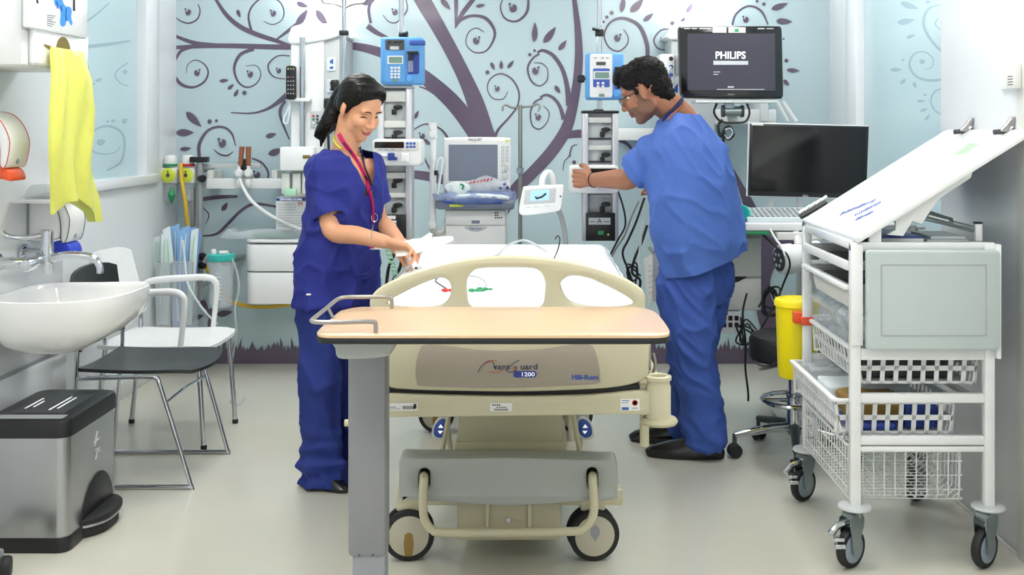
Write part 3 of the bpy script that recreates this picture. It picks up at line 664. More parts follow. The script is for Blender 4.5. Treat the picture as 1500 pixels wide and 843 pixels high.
part('glove_crease', 'deep_blue', gp, lambda mb: [mb.tube([(-1.6055, 1.6065 * F / (CX - a), PZ(b, 1.6065 * F / (CX - a))) for a, b in l], .0022, 5, n=3) for l in ([(82, 2), (84, 8), (83, 12)], [(97, 12), (96, 22), (97, 30)], [(89, 8), (90, 16)])])
def marks(mb):
    f = lambda px, py: V((-1.6062, 1.6065 * F / (CX - px), PZ(py, 1.6065 * F / (CX - px))))
    mb.tube([f(54, -4), f(54, 2), f(55, 4)], .004, 6); mb.tube([f(108, -6), f(108, 16)], .005, 6)
    for k in range(6): mb.tube([f(69, 22 + k * 3), f(82 - (k % 3) * 3, 23.6 + k * 3)], .0008, 4)
part('print', 'ink', gp, marks)
# small paper cup holder on the ledge
ph = T('tissue_packet', 'crumpled clear packet on the wall ledge below the yellow bag', 'packet', P(60, 285, 3.95))
c0 = P(58, 287, 3.95)
part('film', 'film_clear', ph, lambda mb: mb.plate([smooth2([(c0.x - .05, c0.z - .012), (c0.x - .035, c0.z + .03), (c0.x - .01, c0.z + .042), (c0.x + .045, c0.z + .036), (c0.x + .06, c0.z + .004), (c0.x + .04, c0.z - .014)], 3)], XZ(3.93), .06, .01))
part('carton', 'white_gloss', ph, lambda mb: mb.box(c0.x + .04, c0.x + .085, 3.95, 4.01, c0.z - .012, c0.z + .042, .004))
bx('wall_ledge', 'wall_white', ph, -1.872, -1.72, 3.86, 4.05, c0.z - .022, c0.z - .012, .003)

# ================================================================== pedal bin
bn = T('pedal_bin', 'brushed steel pedal bin with black lid in the left foreground', 'bin', (-1.67, 3.78, 0))
xl, xr, ya, yb_, zb = -1.815, -1.538, 3.555, 3.98, .40
arch = [(3.66 + .0, .002), (3.66, .03)] + [(3.80 + .14 * math.cos(a), .04 + .15 * math.sin(a)) for a in [PI - PI * k / 12 for k in range(13)]] + [(3.94, .002)]
def bin_body(mb):
    L = rrect(xl, xr, ya, yb_, .035, 6); R = []
    for z in (.045, .38): R.append([mb.v((a, b, z)) for a, b in L])
    mb.skin(R)
part('body', 'steel', bn, bin_body)
part('base_band', 'black_plastic', bn, lambda mb: mb.plate([rrect(xl - .004, xr + .004, ya - .004, yb_ + .004, .037, 6)], Matrix.Translation((0, 0, 0)), .05, .004))
def lid(mb):
    L = [rrect(xl - .006 + i, xr + .006 - i, ya - .006 + i, yb_ + .006 - i, .04, 6) for i in (0, 0, .004, .014)]
    mb.skin([[mb.v((a, b, z)) for a, b in l] for l, z in zip(L, (.375, .418, .430, .434))])
part('lid', 'black_plastic', bn, lid)
lb = MB().plate([rrect(-1.77, -1.585, 3.64, 3.90, .006)], Matrix.Translation((0, 0, .4335)), .001).build('lid_label', 'dark_grey', bn)
part('print', 'text_white', lb, lambda mb: [mb.box(x, x + .006, y0_, y1_, .4347, .4351) for x, y0_, y1_ in ((-1.745, 3.70, 3.84), (-1.725, 3.72, 3.80), (-1.655, 3.68, 3.86), (-1.635, 3.70, 3.85))])
MB().plate([rrect(-1.79, -1.56, 3.57, 3.62, .01)], Matrix.Translation((0, 0, .4335)), .0012).build('lid_cap', 'mid_grey', bn)
part('pedal_recess', 'black_plastic', bn, lambda mb: mb.plate([arch], YZp(xr - .012), .016, .004))
part('pedal', 'steel', bn, lambda mb: mb.plate([smooth2([(xr - .01, 3.68), (xr + .05, 3.72), (xr + .065, 3.80), (xr + .05, 3.89), (xr - .01, 3.925)], 4)], Matrix.Translation((0, 0, .036)), .012, .004))
part('pedal_foot', 'black_rubber', bn, lambda mb: (mb.plate([smooth2([(xr - .01, 3.675), (xr + .052, 3.715), (xr + .068, 3.80), (xr + .052, 3.895), (xr - .01, 3.93)], 4)], Matrix.Translation((0, 0, .047)), .02, .004), mb.plate([smooth2([(xr - .01, 3.69), (xr + .045, 3.73), (xr + .055, 3.80), (xr + .045, 3.88), (xr - .01, 3.92)], 4)], Matrix.Translation((0, 0, .001)), .034, .004)))
def logo(mb):
    for a, b, c, d in ((3.775, .285, 3.80, .33), (3.79, .30, 3.815, .30), (3.78, .27, 3.82, .265), (3.80, .262, 3.782, .235), (3.805, .262, 3.83, .25), (3.77, .30, 3.79, .29)): mb.tube([(xr + .0003, a, b), (xr + .0003, c, d)], .0035, 5)
part('etched_mark', 'light_grey', bn, logo)
# corner of another wheeled thing at the very bottom left
wc = T('castor_foot', 'grey wheeled base corner with black castor at the bottom left edge', 'castor', (-1.66, 3.36, 0))
part('castor', 'black_rubber', wc, lambda mb: mb.lathe([(.01, -.016), (.03, -.014), (.034, -.006), (.034, .006), (.03, .014), (.01, .016)], (-1.64, 3.36, .034), (1, .3, 0)))
part('base_leg', 'mid_grey', wc, lambda mb: mb.box(-1.80, -1.655, 3.345, 3.385, .045, .085, .01))

# ================================================================== chairs
bc = T('sled_chair', 'black seated visitor chair on a chrome sled frame behind the bin', 'chair', (-1.58, 4.41, 0))
ca, cb = 4.195, 4.63
def seat_black(mb):
    n, m = 14, 13; top, bot = [], []
    for i in range(n):
        u = i / (n - 1); rt, rb = [], []
        for k in range(m):
            v = k / (m - 1); s = abs(v - .5) * 2
            x = -1.78 + u * (.44 + .03 * (1 - s ** 2)); wd_ = 1 - .06 * (1 - u) - .10 * max(0, u - .8) * 5 * .5
            y = (ca + cb) / 2 + (v - .5) * (cb - ca + .02) * wd_
            z = .452 - .012 * math.sin(PI * u) * (1 - s * .4) - .03 * max(0, u - .75) * 4 * max(0, u - .75) + .010 * s * s
            rt.append(mb.v((x, y, z))); rb.append(mb.v((x, y, z - .013)))
        top.append(rt); bot.append(rb)
    R = [[*t_, *b_[::-1]] for t_, b_ in zip(top, bot)]
    mb.skin(R)
part('seat', 'seat_black', bc, seat_black, ang=60)
def back_black(mb):
    n, m = 9, 9; R = []
    for i in range(n):
        v = i / (n - 1); y = ca - .005 + v * (cb - ca + .01); cv = -.03 * (1 - (2 * v - 1) ** 2); row = []
        zt_ = .825 + .012 * v - .03 * abs(2 * v - 1) ** 3 - (.02 if i == 0 else 0); zb_ = .525 + .01 * v
        for j in range(m):
            t = j / (m - 1); row.append(mb.v((-1.765 - .035 * t + cv + .008, y, zb_ + (zt_ - zb_) * t)))
        for j in range(m - 1, -1, -1):
            t = j / (m - 1); row.append(mb.v((-1.765 - .035 * t + cv - .008, y, zb_ + (zt_ - zb_) * t)))
        R.append(row)
    mb.skin(R)
part('backrest', 'black_plastic', bc, back_black, ang=50)
for y, xf_, xr_, xt in ((ca - .01, -1.335, -1.80, -1.47), (cb + .012, -1.325, -1.815, -1.45)):
    tb('sled_leg', 'chrome', bc, [(xt - .30, y, .425), (xt - .04, y, .432), (xt, y, .425), (xt + .02, y, .39), (xf_ - .004, y, .03), (xf_, y, .012), (xf_ - .03, y, .010), (xr_ + .03, y, .010), (xr_, y, .014), (xr_ + .005, y, .04), (-1.775, y, .43), (-1.772, y, .56), (-1.785, y, .72)], .0085, 3, seg=10)
tb('cross_brace', 'chrome', bc, [(-1.432, ca - .01, .33), (-1.432, (ca + cb) / 2, .335), (-1.425, cb + .012, .33)], .007)
wc2 = T('armchair', 'white plastic armchair on straight chrome legs beside the tree wall', 'chair', (-1.66, 4.91, 0))
wa, wb = 4.71, 5.13
def seat_white(mb):
    n, m = 12, 11; R = []
    for i in range(n):
        u = i / (n - 1); rt, rb = [], []
        for k in range(m):
            v = k / (m - 1); s = abs(v - .5) * 2
            x = -1.90 + u * (.47 + .02 * (1 - s ** 3)); y = (wa + wb) / 2 + (v - .5) * (wb - wa + .04) * (1 - .05 * max(0, u - .85) * 6)
            z = .452 - .014 * math.sin(PI * min(1, u * 1.1)) * (1 - s * s * .6) - .05 * max(0, u - .8) * max(0, u - .8) * 5
            rt.append(mb.v((x, y, z))); rb.append(mb.v((x, y, z - .016)))
        R.append(rt + rb[::-1])
    mb.skin(R)
part('seat', 'white_plastic', wc2, seat_white, ang=60)
def back_white(mb):
    n, m = 11, 9; R = []
    for i in range(n):
        v = i / (n - 1); y = wa - .015 + v * (wb - wa + .03); cv = -.035 * (1 - (2 * v - 1) ** 2); row = []
        zt_ = .838 - .025 * abs(2 * v - 1) ** 5; zb_ = .53
        for sd in (1, -1):
            for j in (range(m) if sd > 0 else range(m - 1, -1, -1)):
                t = j / (m - 1); row.append(mb.v((-1.855 - .075 * t + cv + .008 * sd, y, zb_ + (zt_ - zb_) * t)))
        R.append(row)
    mb.skin(R)
part('backrest', 'white_plastic', wc2, back_white, ang=50)
for y in (wa - .025, wb + .025):
    tb('armrest', 'white_plastic', wc2, [(-1.885, y, .60), (-1.855, y, .655), (-1.78, y, .672), (-1.66, y, .680), (-1.57, y, .682), (-1.532, y, .665), (-1.522, y, .62), (-1.54, y, .44)], [.012, .015, .016, .016, .016, .015, .013, .012], 4, seg=12)
for x, xt, y in ((-1.428, -1.46, wb), (-1.445, -1.47, wa - .005), (-1.915, -1.87, wb), (-1.915, -1.87, wa - .005)):
    l = tb('leg', 'chrome', wc2, [(xt, y, .438), (x, y, .01)], .0115, seg=12); part('leg_tip', 'black_rubber', l, lambda mb: mb.lathe([(.012, 0), (.0135, .003), (.0135, .018), (.011, .02)], (x, y, .0005)))
for y in (wa, wb): tb('back_upright', 'chrome', wc2, [(-1.872, y, .43), (-1.872, y, .54), (-1.895, y, .62)], .011)

# ================================================================== rail with suction gear on the tree wall, left
YR = 6.2
rl = T('equipment_rail', 'white horizontal equipment rail on the tree wall behind the armchair', 'rail', P(330, 270, YR))
bx('rail_bar', 'white_plastic', rl, PX(300, YR), PX(412, YR), YR + .02, YR + .05, PZ(277, YR), PZ(262, YR), .004)
bx('rail_bar', 'light_grey', rl, PX(283, YR), PX(378, YR), YR + .05, YR + .07, PZ(247, YR), PZ(240, YR), .003)
for a in (305, 350, 400): bx('rail_bracket', 'off_white', rl, PX(a - 4, YR), PX(a + 4, YR), YR + .03, YB - .003, PZ(276, YR), PZ(250, YR), .003)
def reg(label, px, cap):
    t = T('suction_regulator', label, 'regulator', P(px, 262, YR)); c = P(px, 257, YR)
    bx('body', 'white_plastic', t, c.x - .045, c.x + .045, YR, YR + .07, c.z - .05, c.z + .045, .015, seg=3)
    d = part('dial', 'dial_yellow', t, lambda mb: mb.lathe([(.040, 0), (.042, -.008), (.036, -.012), (.001, -.012)], (c.x, YR, c.z), (0, 1, 0)))
    part('needle', 'dark_grey', d, lambda mb: (mb.cyl((c.x, YR - .013, c.z), (c.x, YR - .015, c.z), .010), mb.box(c.x - .003, c.x + .003, YR - .0145, YR - .013, c.z, c.z + .028)))
    part('knob', 'white_plastic', t, lambda mb: mb.lathe([(.034, 0), (.036, .01), (.034, .04), (.028, .052), (.026, .05)], (c.x, YR + .03, c.z + .062)))
    part('knob_ring', cap, t, lambda mb: mb.lathe([(.037, 0), (.039, .003), (.039, .012), (.036, .015)], (c.x, YR + .03, c.z + .05)))
    part('jar', 'clear_plastic', t, lambda mb: mb.lathe([(.034, 0), (.036, -.02), (.034, -.09), (.02, -.105), (.008, -.11)], (c.x, YR + .03, c.z - .05)))
    return t, c
t, c = reg('yellow dialled regulator with green ring, left of the pair on the rail', 247, 'green')
part('valve', 'green', t, lambda mb: mb.lathe([(.004, 0), (.012, .02), (.022, .05), (.014, .07), (.006, .09)], (c.x + .02, YR - .01, c.z - .16)))
bx('rail_mount', 'off_white', t, c.x - .02, c.x + .02, YR + .05, YB - .003, c.z - .03, c.z + .02, .004)
t, c = reg('yellow dialled regulator with red ring, right of the pair on the rail', 273, 'red')
bx('rail_mount', 'off_white', t, c.x - .02, c.x + .02, YR + .05, YB - .003, c.z - .03, c.z + .02, .004)
hs = T('suction_hose', 'yellow hose looping from the regulator down under the two drawer cabinet', 'hose', P(265, 250, YR))
tb('hose', 'hose_yellow', hs, [P(265, 240, YR), P(266, 262, YR - .05), P(272, 300, YR - .06), P(276, 335, YR - .05), P(290, 370, YR), P(310, 405, YR + .02), P(332, 437, YR), P(350, 446, YR - .02), P(380, 450, YR - .02), P(420, 447, YR), P(446, 440, YR + .1)], .011, 5, seg=10)
pc = T('pole_clamp', 'dark pole with black knobs standing behind the catheter racks', 'pole', P(293, 350, YR))
cy('pole', 'mid_grey', pc, P(293, 440, YR), P(293, 236, YR), .016); cy('pole_sleeve', 'satin_metal', pc, P(283, 420, YR + .03), P(283, 275, YR + .03), .014)
for b in (262, 389, 376): part('clamp_knob', 'black_plastic', pc, lambda mb: mb.lathe([(.012, -.03), (.018, -.02), (.022, 0), (.018, .012), (.008, .014)], P(297, b, YR - .02), (1, -.4, 0)))
part('clamp_cap', 'black_plastic', pc, lambda mb: mb.box(PX(279, YR), PX(304, YR), YR - .02, YR + .04, PZ(238, YR), PZ(230, YR), .004))
tb('ring_bracket', 'light_grey', pc, [P(293, 396, YR), P(303, 378, YR - .03), P(318, 372, YR - .05), P(335, 372, YR - .04)], .012, 4)
for k, (b, L_) in enumerate(((396, .3),)): cy('pole_bracket', 'mid_grey', pc, P(293, 420, YR), (PX(293, YR), YB - .002, PZ(420, YR)), .012)
cy('pole_bracket', 'mid_grey', pc, P(293, 250, YR), (PX(293, YR), YB - .002, PZ(250, YR)), .012)
# brown handled blades in a black holder
for k, (a, lb_) in enumerate(((350, 'left brown handle with white valve standing on the rail'), (364, 'right brown handle with white valve standing on the rail'))):
    t = T('flow_valve', lb_, 'valve', P(a, 262, YR), 'brown handled rail valves')
    dx = -3 if k == 0 else 0
    part('handle', 'wood_brown', t, lambda mb: mb.tube([P(a + dx * -.6, 243, YR), P(a + dx * -1.6, 215, YR)], [.013, .016], 12))
    part('valve_body', 'white_plastic', t, lambda mb: (mb.lathe([(.016, -.02), (.024, -.01), (.024, .012), (.016, .02)], P(a, 254, YR - .01), (0, 1, 0)), mb.lathe([(.012, 0), (.017, .01), (.017, .03), (.008, .05)], P(a, 262, YR), (0, 0, -1)), mb.cyl(P(a, 254, YR), P(a, 240, YR), .010)))
t = T('rail_clamp', 'small black clamp on the rail between the brown handles', 'clamp', P(353, 240, YR + .03))
part('jaw', 'black_plastic', t, lambda mb: (mb.box(PX(346, YR), PX(361, YR), YR + .02, YR + .06, PZ(250, YR), PZ(238, YR), .004), mb.box(PX(348, YR), PX(359, YR), YR + .02, YR + .05, PZ(238, YR), PZ(233, YR), .003)))
part('spacer', 'mint', t, lambda mb: mb.box(PX(346, YR), PX(361, YR), YR + .018, YR + .05, PZ(256, YR), PZ(250.5, YR), .003))
t = T('air_hose', 'white hose drooping from the rail to behind the nurse', 'hose', P(350, 262, YR)); tb('hose', 'white_plastic', t, [P(350, 258, YR), P(356, 275, YR - .03), P(370, 296, YR - .06), P(395, 315, YR - .1), P(425, 330, YR - .12), P(452, 340, YR - .12)], .010, 5, seg=10)
# catheter racks: three clear bins with packets
YK = 6.0
def rack(label, a0, a1, b0, b1):
    t = T('catheter_rack', label, 'rack', P((a0 + a1) / 2, b1, YK), 'clear catheter racks')
    x0_, x1_, z0_, z1_ = PX(a0, YK), PX(a1, YK), PZ(b1, YK), PZ(b0, YK)
    def bin_(mb):
        w = .003
        mb.box(x0_, x1_, YK, YK + w, z0_, z1_); mb.box(x0_, x1_, YK + .09, YK + .09 + w, z0_, z1_ + .03); mb.box(x0_, x0_ + w, YK, YK + .09, z0_, z1_); mb.box(x1_ - w, x1_, YK, YK + .09, z0_, z1_); mb.box(x0_, x1_, YK, YK + .09, z0_, z0_ + w)
    part('bin', 'clear_plastic', t, bin_)
    part('bin_rim', 'light_grey', t, lambda mb: mb.tube([(x0_, YK, z1_), (x1_, YK, z1_), (x1_, YK + .09, z1_), (x0_, YK + .09, z1_)], .003, 6, closed=True))
    bx('bin_hook', 'mid_grey', t, (x0_ + x1_) / 2 - .012, (x0_ + x1_) / 2 + .012, YK + .094, YB - .003, z1_ - .03, z1_ - .01, .003)
rack('clear catheter rack nearest the left wall, holding white packets', 228, 250, 386, 482)
rack('clear catheter rack holding blue and white packets beside the suction jar', 252, 282, 384, 482)
rr = random.Random(5)
def packet(px, py0, py1, lean, m, label, grp, wd_=.020):
    a, b = P(px, py1, YK + .045 + rr.uniform(-.03, .03)), P(px + lean, py0, YK + .045 + rr.uniform(-.03, .03))
    t = T('catheter_packet', label, 'packet', a, grp)
    d = (b - a).normalized(); u = d.cross(V((rr.uniform(-.3, .3), 1, 0))).normalized(); L = (b - a).length; nn = u.cross(d)
    Mx = Matrix((( u.x, d.x, nn.x, a.x), (u.y, d.y, nn.y, a.y), (u.z, d.z, nn.z, a.z), (0, 0, 0, 1)))
    MB().plate([[(-wd_ * .8, 0), (wd_ * .8, 0), (wd_, L * .5), (wd_ * 1.15, L * .97), (-wd_ * .9, L), (-wd_, L * .5)]], Mx, .004, .001).build('sleeve', m, t)
    tb('catheter', 'packet_white' if m == 'packet_blue' else 'mint', t, [a + nn * -.002 + d * .02, a + nn * -.004 + d * L * .5 + u * .006, a + nn * -.002 + d * L * .92], .004, 3)
for a, t_, ln, m in ((233, 345, -4, 'w'), (238, 352, -1, 'w'), (242, 350, 4, 'w'), (246, 362, 2, 'w'), (244, 356, -4, 'w'), (240, 340, 2, 'w')): packet(a, t_, 476, ln, 'packet_white', 'white paper catheter packet standing in the rack nearest the left wall', 'white catheter packets')
for a, t_, ln in ((256, 332, -6), (260, 328, -3), (264, 335, 2), (267, 330, 6), (271, 332, 10), (275, 336, 14), (263, 340, -8), (270, 344, 20)): packet(a, t_, 476, ln, 'packet_blue', 'blue paper catheter packet standing in the rack beside the suction jar', 'blue catheter packets', .022)
for a, t_, ln in ((258, 332, -14), (276, 334, 10)): packet(a, t_, 476, ln, 'packet_white', 'white paper catheter packet among the blue ones', 'white packets among the blue')
sj = T('suction_jar', 'clear suction jar with teal lid on a bracket left of the drawers', 'jar', P(324, 450, YK)); c = P(324, 450, YK)
part('canister', 'clear_plastic', sj, lambda mb: mb.lathe([(.055, 0), (.062, .006), (.066, .12), (.070, .26), (.066, .262), (.060, .12), (.055, .01)], c, seg=28))
part('jar_lid', 'teal', sj, lambda mb: mb.lathe([(.072, .255), (.076, .262), (.074, .29), (.06, .295), (.058, .285), (.01, .283)], c, seg=28))
part('lid_port', 'white_plastic', sj, lambda mb: (mb.lathe([(.012, .28), (.014, .31), (.011, .32)], c + V((-.035, -.02, 0))), mb.cyl(c + V((0, -.03, .30)), c + V((.045, -.03, .302)), .012)))
part('scale_print', 'white_plastic', sj, lambda mb: [mb.box(c.x - .012, c.x + .02, c.y - .067, c.y - .0655, c.z + .05 + k * .02, c.z + .054 + k * .02) for k in range(9)])
bx('jar_bracket', 'satin_metal', sj, c.x - .02, c.x + .02, YK + .06, YB - .003, c.z + .22, c.z + .24, .003)
t = T('clear_tube', 'thin clear tube running from the suction jar down to the floor coil', 'tube', P(342, 385, YK)); tb('hose', 'film_clear', t, [c + V((.05, -.03, .30)), P(346, 395, YK - .03), P(350, 425, YK - .03), P(344, 450, YK - .02), P(346, 490, YK), P(338, 545, YK + .1), V((PX(345, 5.6), 5.6, .02)), V((PX(338, 5.5), 5.5, .008)), V((PX(350, 5.45), 5.45, .008)), V((PX(358, 5.6), 5.6, .008))], .006, 5)
t = T('clear_tube', 'white thin tube hanging across the blue packets to the armchair seat', 'tube', P(268, 385, YK)); tb('hose', 'packet_white', t, [P(268, 352, YK - .02), P(271, 385, YK - .03), P(275, 415, YK - .04), P(288, 440, YK - .05), P(303, 460, YK - .04), P(318, 475, YK - .0)], .006, 5)
# two drawer wall cabinet with packs on top
YD = 6.02
dc = T('drawer_cabinet', 'white rounded two drawer wall cabinet left of the nurse', 'cabinet', P(402, 448, YD))
for a, b, c_ in ((352, 356, .0), (359, 398, 0), (400, 446, -.002)):
    MB().plate([[(x, y) for x, y in rrect(PX(357, YD), PX(450, YD), YD, YB - .003, .07 if a != 352 else .07, 8) if True]], Matrix.Translation((0, 0, PZ(b, YD))), PZ(a, YD) - PZ(b, YD), .004).build('cabinet_top' if a == 352 else 'drawer', 'white_plastic' if a == 352 else 'white_gloss', dc)
bx('carcass', 'mid_grey', dc, PX(362, YD), PX(448, YD), YD + .03, YB - .002, PZ(444, YD), PZ(354, YD), .01)
t = T('wrapped_pack', 'clear wrapped green pack lying on the drawer cabinet', 'pack', P(400, 350, YD + .15))
c = P(402, 345, YD + .13)
part('green_pack', 'green', t, lambda mb: mb.lathe([(.001, 0), (.10, .002), (.125, .008), (.12, .02), (.07, .018), (.001, .016)], (c.x, c.y, PZ(351, YD)), sx=1, sy=.6))
part('wrapper', 'film_clear', t, lambda mb: mb.plate([smooth2([(c.x - .27, -.003), (c.x - .24, .05), (c.x - .2, .03), (c.x - .12, .045), (c.x, .05), (c.x + .1, .04), (c.x + .16, .05), (c.x + .165, -.001), (c.x, -.002)], 3)], Matrix(((1, 0, 0, 0), (0, 0, 1, YD + .03), (0, 1, 0, PZ(350.5, YD)), (0, 0, 0, 1))), .17, .012))
t = T('glove_box', 'white disposable glove box with blue header behind the nurse', 'box', P(425, 340, 6.1))
g = bx('carton', 'white_plastic', t, PX(404, 6.1), PX(449, 6.1), 6.1, YB - .004, PZ(338, 6.1), PZ(290, 6.1), .004)
MB().plate([px_loop([(404.5, 290.5), (448, 290.5), (448, 294.5), (404.5, 294.5)], 6.0985)], XZ(6.0985), .001).build('header', 'deep_blue', g)
text('lettering', 'DISPOSABLE GLOVES', .014, facing((PX(426, 6.097), 6.0975, PZ(292.5, 6.097))), 'text_white', g, sx=.95)
text('lettering', 'M', .034, facing((PX(440, 6.098), 6.0985, PZ(299, 6.098))), 'red', g)
part('print', 'light_grey', g, lambda mb: [mb.box(PX(408, 6.1), PX(434 if k < 3 else 446, 6.1), 6.0985, 6.0992, PZ(300 + k * 4, 6.1), PZ(299 + k * 4, 6.1)) for k in range(9)])
# ================================================================== basket trolley on the right
Ya, Yz, Xa, Xz = 3.44, 4.09, .982, 1.436
tr = T('basket_trolley', 'white basket trolley with sloping writing board at the right wall', 'trolley', (1.21, 3.76, 0))
pw = .032
for x in (Xa, Xz - pw):
    for y in (Ya, Yz - pw): bx('post', 'white_gloss', tr, x, x + pw, y, y + pw, .19, 1.02, .004)
for a, b in ((1.024, .995), (.689, .652), (.546, .517), (.412, .384), (.379, .362)):
    if b != .362: bx('cross_rail', 'white_gloss', tr, Xa + pw, Xz - pw, Yz - pw + .006, Yz - .006, b, a, .003)
    bx('cross_rail', 'white_gloss', tr, Xa + (pw if a < 1 else 0), Xz - (pw if a < 1 else 0), Ya + .004, Ya + pw - .004, b, a, .003)
for z in (1.0, .90, .79, .64, .50): bx('runner', 'off_white', tr, Xz - .028, Xz - .004, Ya + pw, Yz - pw, z - .008, z + .008, .002)
bx('top_frame', 'white_gloss', tr, Xa + .002, Xa + .026, Ya + pw, Yz - pw, 1.0, 1.028, .004)
bx('top_shelf', 'off_white', tr, Xa + .02, Xz - .01, Ya + .02, Yz - .01, .992, 1.0, .002)
part('post_cap', 'black_plastic', tr, lambda mb: mb.box(Xz - pw + .002, Xz - .006, 3.52, 3.545, 1.075, 1.082, .002)); bx('hinge_post', 'white_gloss', tr, Xz - pw + .003, Xz - .007, 3.521, 3.544, 1.02, 1.075, .002)
# folded grey side flap
fl = MB().plate([rrect(1.022, 1.438, .692, 1.003, .010)], XZ(Ya - .035), .026, .005).build('side_flap', 'panel_frost', tr)
MB().plate([rrect(1.064, 1.395, .735, .960, .004), rrect(1.068, 1.391, .739, .956, .003)], XZ(Ya - .0362), .002).build('flap_groove', 'bed_grey', fl)
bx('flap_mount', 'white_gloss', tr, Xa - .003, Xa + pw + .003, Ya - .012, Ya + .001, .70, 1.02, .004)
bx('flap_slide', 'white_gloss', tr, Xz - .002, Xz + .012, Ya - .02, Ya + .012, .66, 1.02, .003)
# sloping writing board
bl, bh = V((Xa + .008, 0, 1.040)), V((1.537, 0, 1.382))
dB = (bh - bl).normalized(); nB = V((-dB.z, 0, dB.x)); LB = (bh - bl).length
MBx = Matrix(((dB.x, 0, nB.x, bl.x), (0, 1, 0, 0), (dB.z, 0, nB.z, bl.z), (0, 0, 0, 1)))
wb_ = MB().plate([rrect(0, LB, Ya - .02, Yz + .03, .012)], MBx @ Matrix.Translation((0, 0, -.02)), .02, .004).build('writing_board', 'board_white', tr)
def onB(u, y, w=.0006): return MBx @ V((u, y, w))
def ubp(px, py):       # photo point -> (u, y) on the board
    r = V(((px - CX) / F, 1, -(py - CY) / F)); o = V((0, 0, H)); t = (bl - o).dot(nB) / r.dot(nB); q_ = o + r * t - bl
    return (q_.dot(dB), q_.y)
MB().plate([[ubp(*p) for p in ((1397, 227), (1412, 226), (1434, 211), (1420, 210))]], MBx, .0008).build('sticky_note', 'sticky_green', wb_, smooth=False)
pr = random.Random(2)
for row, (p0, p1) in enumerate((((1232, 314), (1283, 293)), ((1252, 316), (1291, 296)), ((1254, 322), (1280, 310)))):
    a, b = V(ubp(*p0)), V(ubp(*p1)); d = (b - a); n_ = 13; nn = V((-d.y, d.x)).normalized() * .015
    def w_(mb):
        for k in range(n_):
            p = a + d * (k / n_); q2 = a + d * ((k + pr.uniform(.55, .9)) / n_); h = nn * pr.uniform(.6, 1.2)
            mb.f([mb.v(onB(*v)) for v in (p - h, q2 - h, q2 + h, p + h)])
    part('handwriting', 'label_blue', wb_, w_, smooth=False)
a, b = V(ubp(1238, 319)), V(ubp(1256, 311))
part('handwriting', 'sticky_green', wb_, lambda mb: [mb.f([mb.v(onB(*(a + (b - a) * t))) for t in (k / 5, (k + .6) / 5)] + [mb.v(onB(*(a + (b - a) * t + V((.008, .006))))) for t in ((k + .6) / 5, k / 5)]) for k in range(5)], smooth=False)
bx('board_bracket', 'white_gloss', tr, Xa + .06, Xa + .10, Ya + .01, Ya + .03, 1.02, 1.08, .004)
part('board_rib', 'white_gloss', tr, lambda mb: mb.plate([[(.10, -.055), (.13, -.055), (.15, -.022), (.44, -.022), (.42, -.042), (.30, -.045), (.24, -.07), (.21, -.085), (.19, -.06), (.14, -.085)]], MBx @ Matrix(((1, 0, 0, 0), (0, 0, 1, Ya + .02), (0, 1, 0, 0), (0, 0, 0, 1))), .018, .003))
sa, sb = V((1.185, Ya + .06, 1.112)), V((1.415, Ya + .10, 1.055))
su = part('lid_strut', 'zinc', tr, lambda mb: (mb.tube([sa, sb], .011, 8), mb.tube([sa + V((.03, -.008, .006)), sa + (sb - sa) * .62 + V((0, -.008, .006))], .013, 4), mb.cyl(sa + V((0, -.018, 0)), sa + V((0, .012, 0)), .014)))
part('strut_slot', 'white_gloss', su, lambda mb: mb.tube([sa + (sb - sa) * .25 + V((0, -.022, .007)), sa + (sb - sa) * .55 + V((0, -.022, .007))], .0025, 6))
# castors
def troll_caster(x, y, brake):
    b_ = part('bumper_disc', 'light_grey', tr, lambda mb: mb.lathe([(.012, 0), (.048, .002), (.053, .007), (.05, .013), (.02, .016)], (x, y, .178), seg=28))
    ax = V((.62, -.78, 0)).normalized(); tv = V((ax.y, -ax.x, 0)); c = V((x, y, .062)) + tv * .022; d = V((.28, -.96, 0)).normalized(); e = V((d.y, -d.x, 0)); e = -e if e.x > 0 else e
    # wheel plane contains e (trailing, to the left) and z
    w_ = part('wheel', 'black_rubber', tr, lambda mb: mb.lathe([(.046, -.014), (.058, -.013), (.062, -.006), (.062, .006), (.058, .013), (.046, .014)], c, ax, 32))
    part('wheel_hub', 'hub_grey', w_, lambda mb: (mb.lathe([(.001, -.0172), (.013, -.0172), (.015, -.0150), (.042, -.0150), (.045, -.0142), (.045, .0142), (.042, .0150), (.015, .0150), (.013, .0172), (.001, .0172)], c, ax, 32)))
    def fork(mb):
        for s in (-1, 1):
            o = c + ax * (.0195 * s)
            mb.plate([smooth2([(-.014, -.012), (.012, -.016), (.024, .03), (.04, .07), (.034, .10), (-.02, .10), (-.03, .085), (-.02, .03)], 3)], Matrix(((-tv.x, 0, ax.x, o.x), (-tv.y, 0, ax.y, o.y), (0, 1, 0, o.z), (0, 0, 0, 1))), .003 * s, 0)
        mb.cyl(c - ax * .024, c + ax * .024, .007); mb.cyl((x, y, .158), (x, y, .178), .026); q_ = c + V((0, 0, .098)); mb.tube([q_ - ax * .023, q_ + ax * .023], .016, 8)
    part('fork', 'zinc', tr, fork)
    if brake: part('brake_lever', 'chrome', tr, lambda mb: (mb.tube([c + V((0, 0, .085)) + tv * .01, c + V((-.02, 0, .075)) + tv * .04, c + V((-.035, -.01, .055)) + tv * .05], .011, 8), mb.box(c.x - .062, c.x - .03, c.y - .045, c.y - .02, .095, .108, .004), mb.box(c.x - .06, c.x - .026, c.y - .045, c.y - .022, .072, .088, .004)))
troll_caster(Xa + .016, Ya + .016, True); troll_caster(Xz - .016, Ya + .016, False); troll_caster(Xa + .016, Yz - .016, True); troll_caster(Xz - .016, Yz - .016, False)
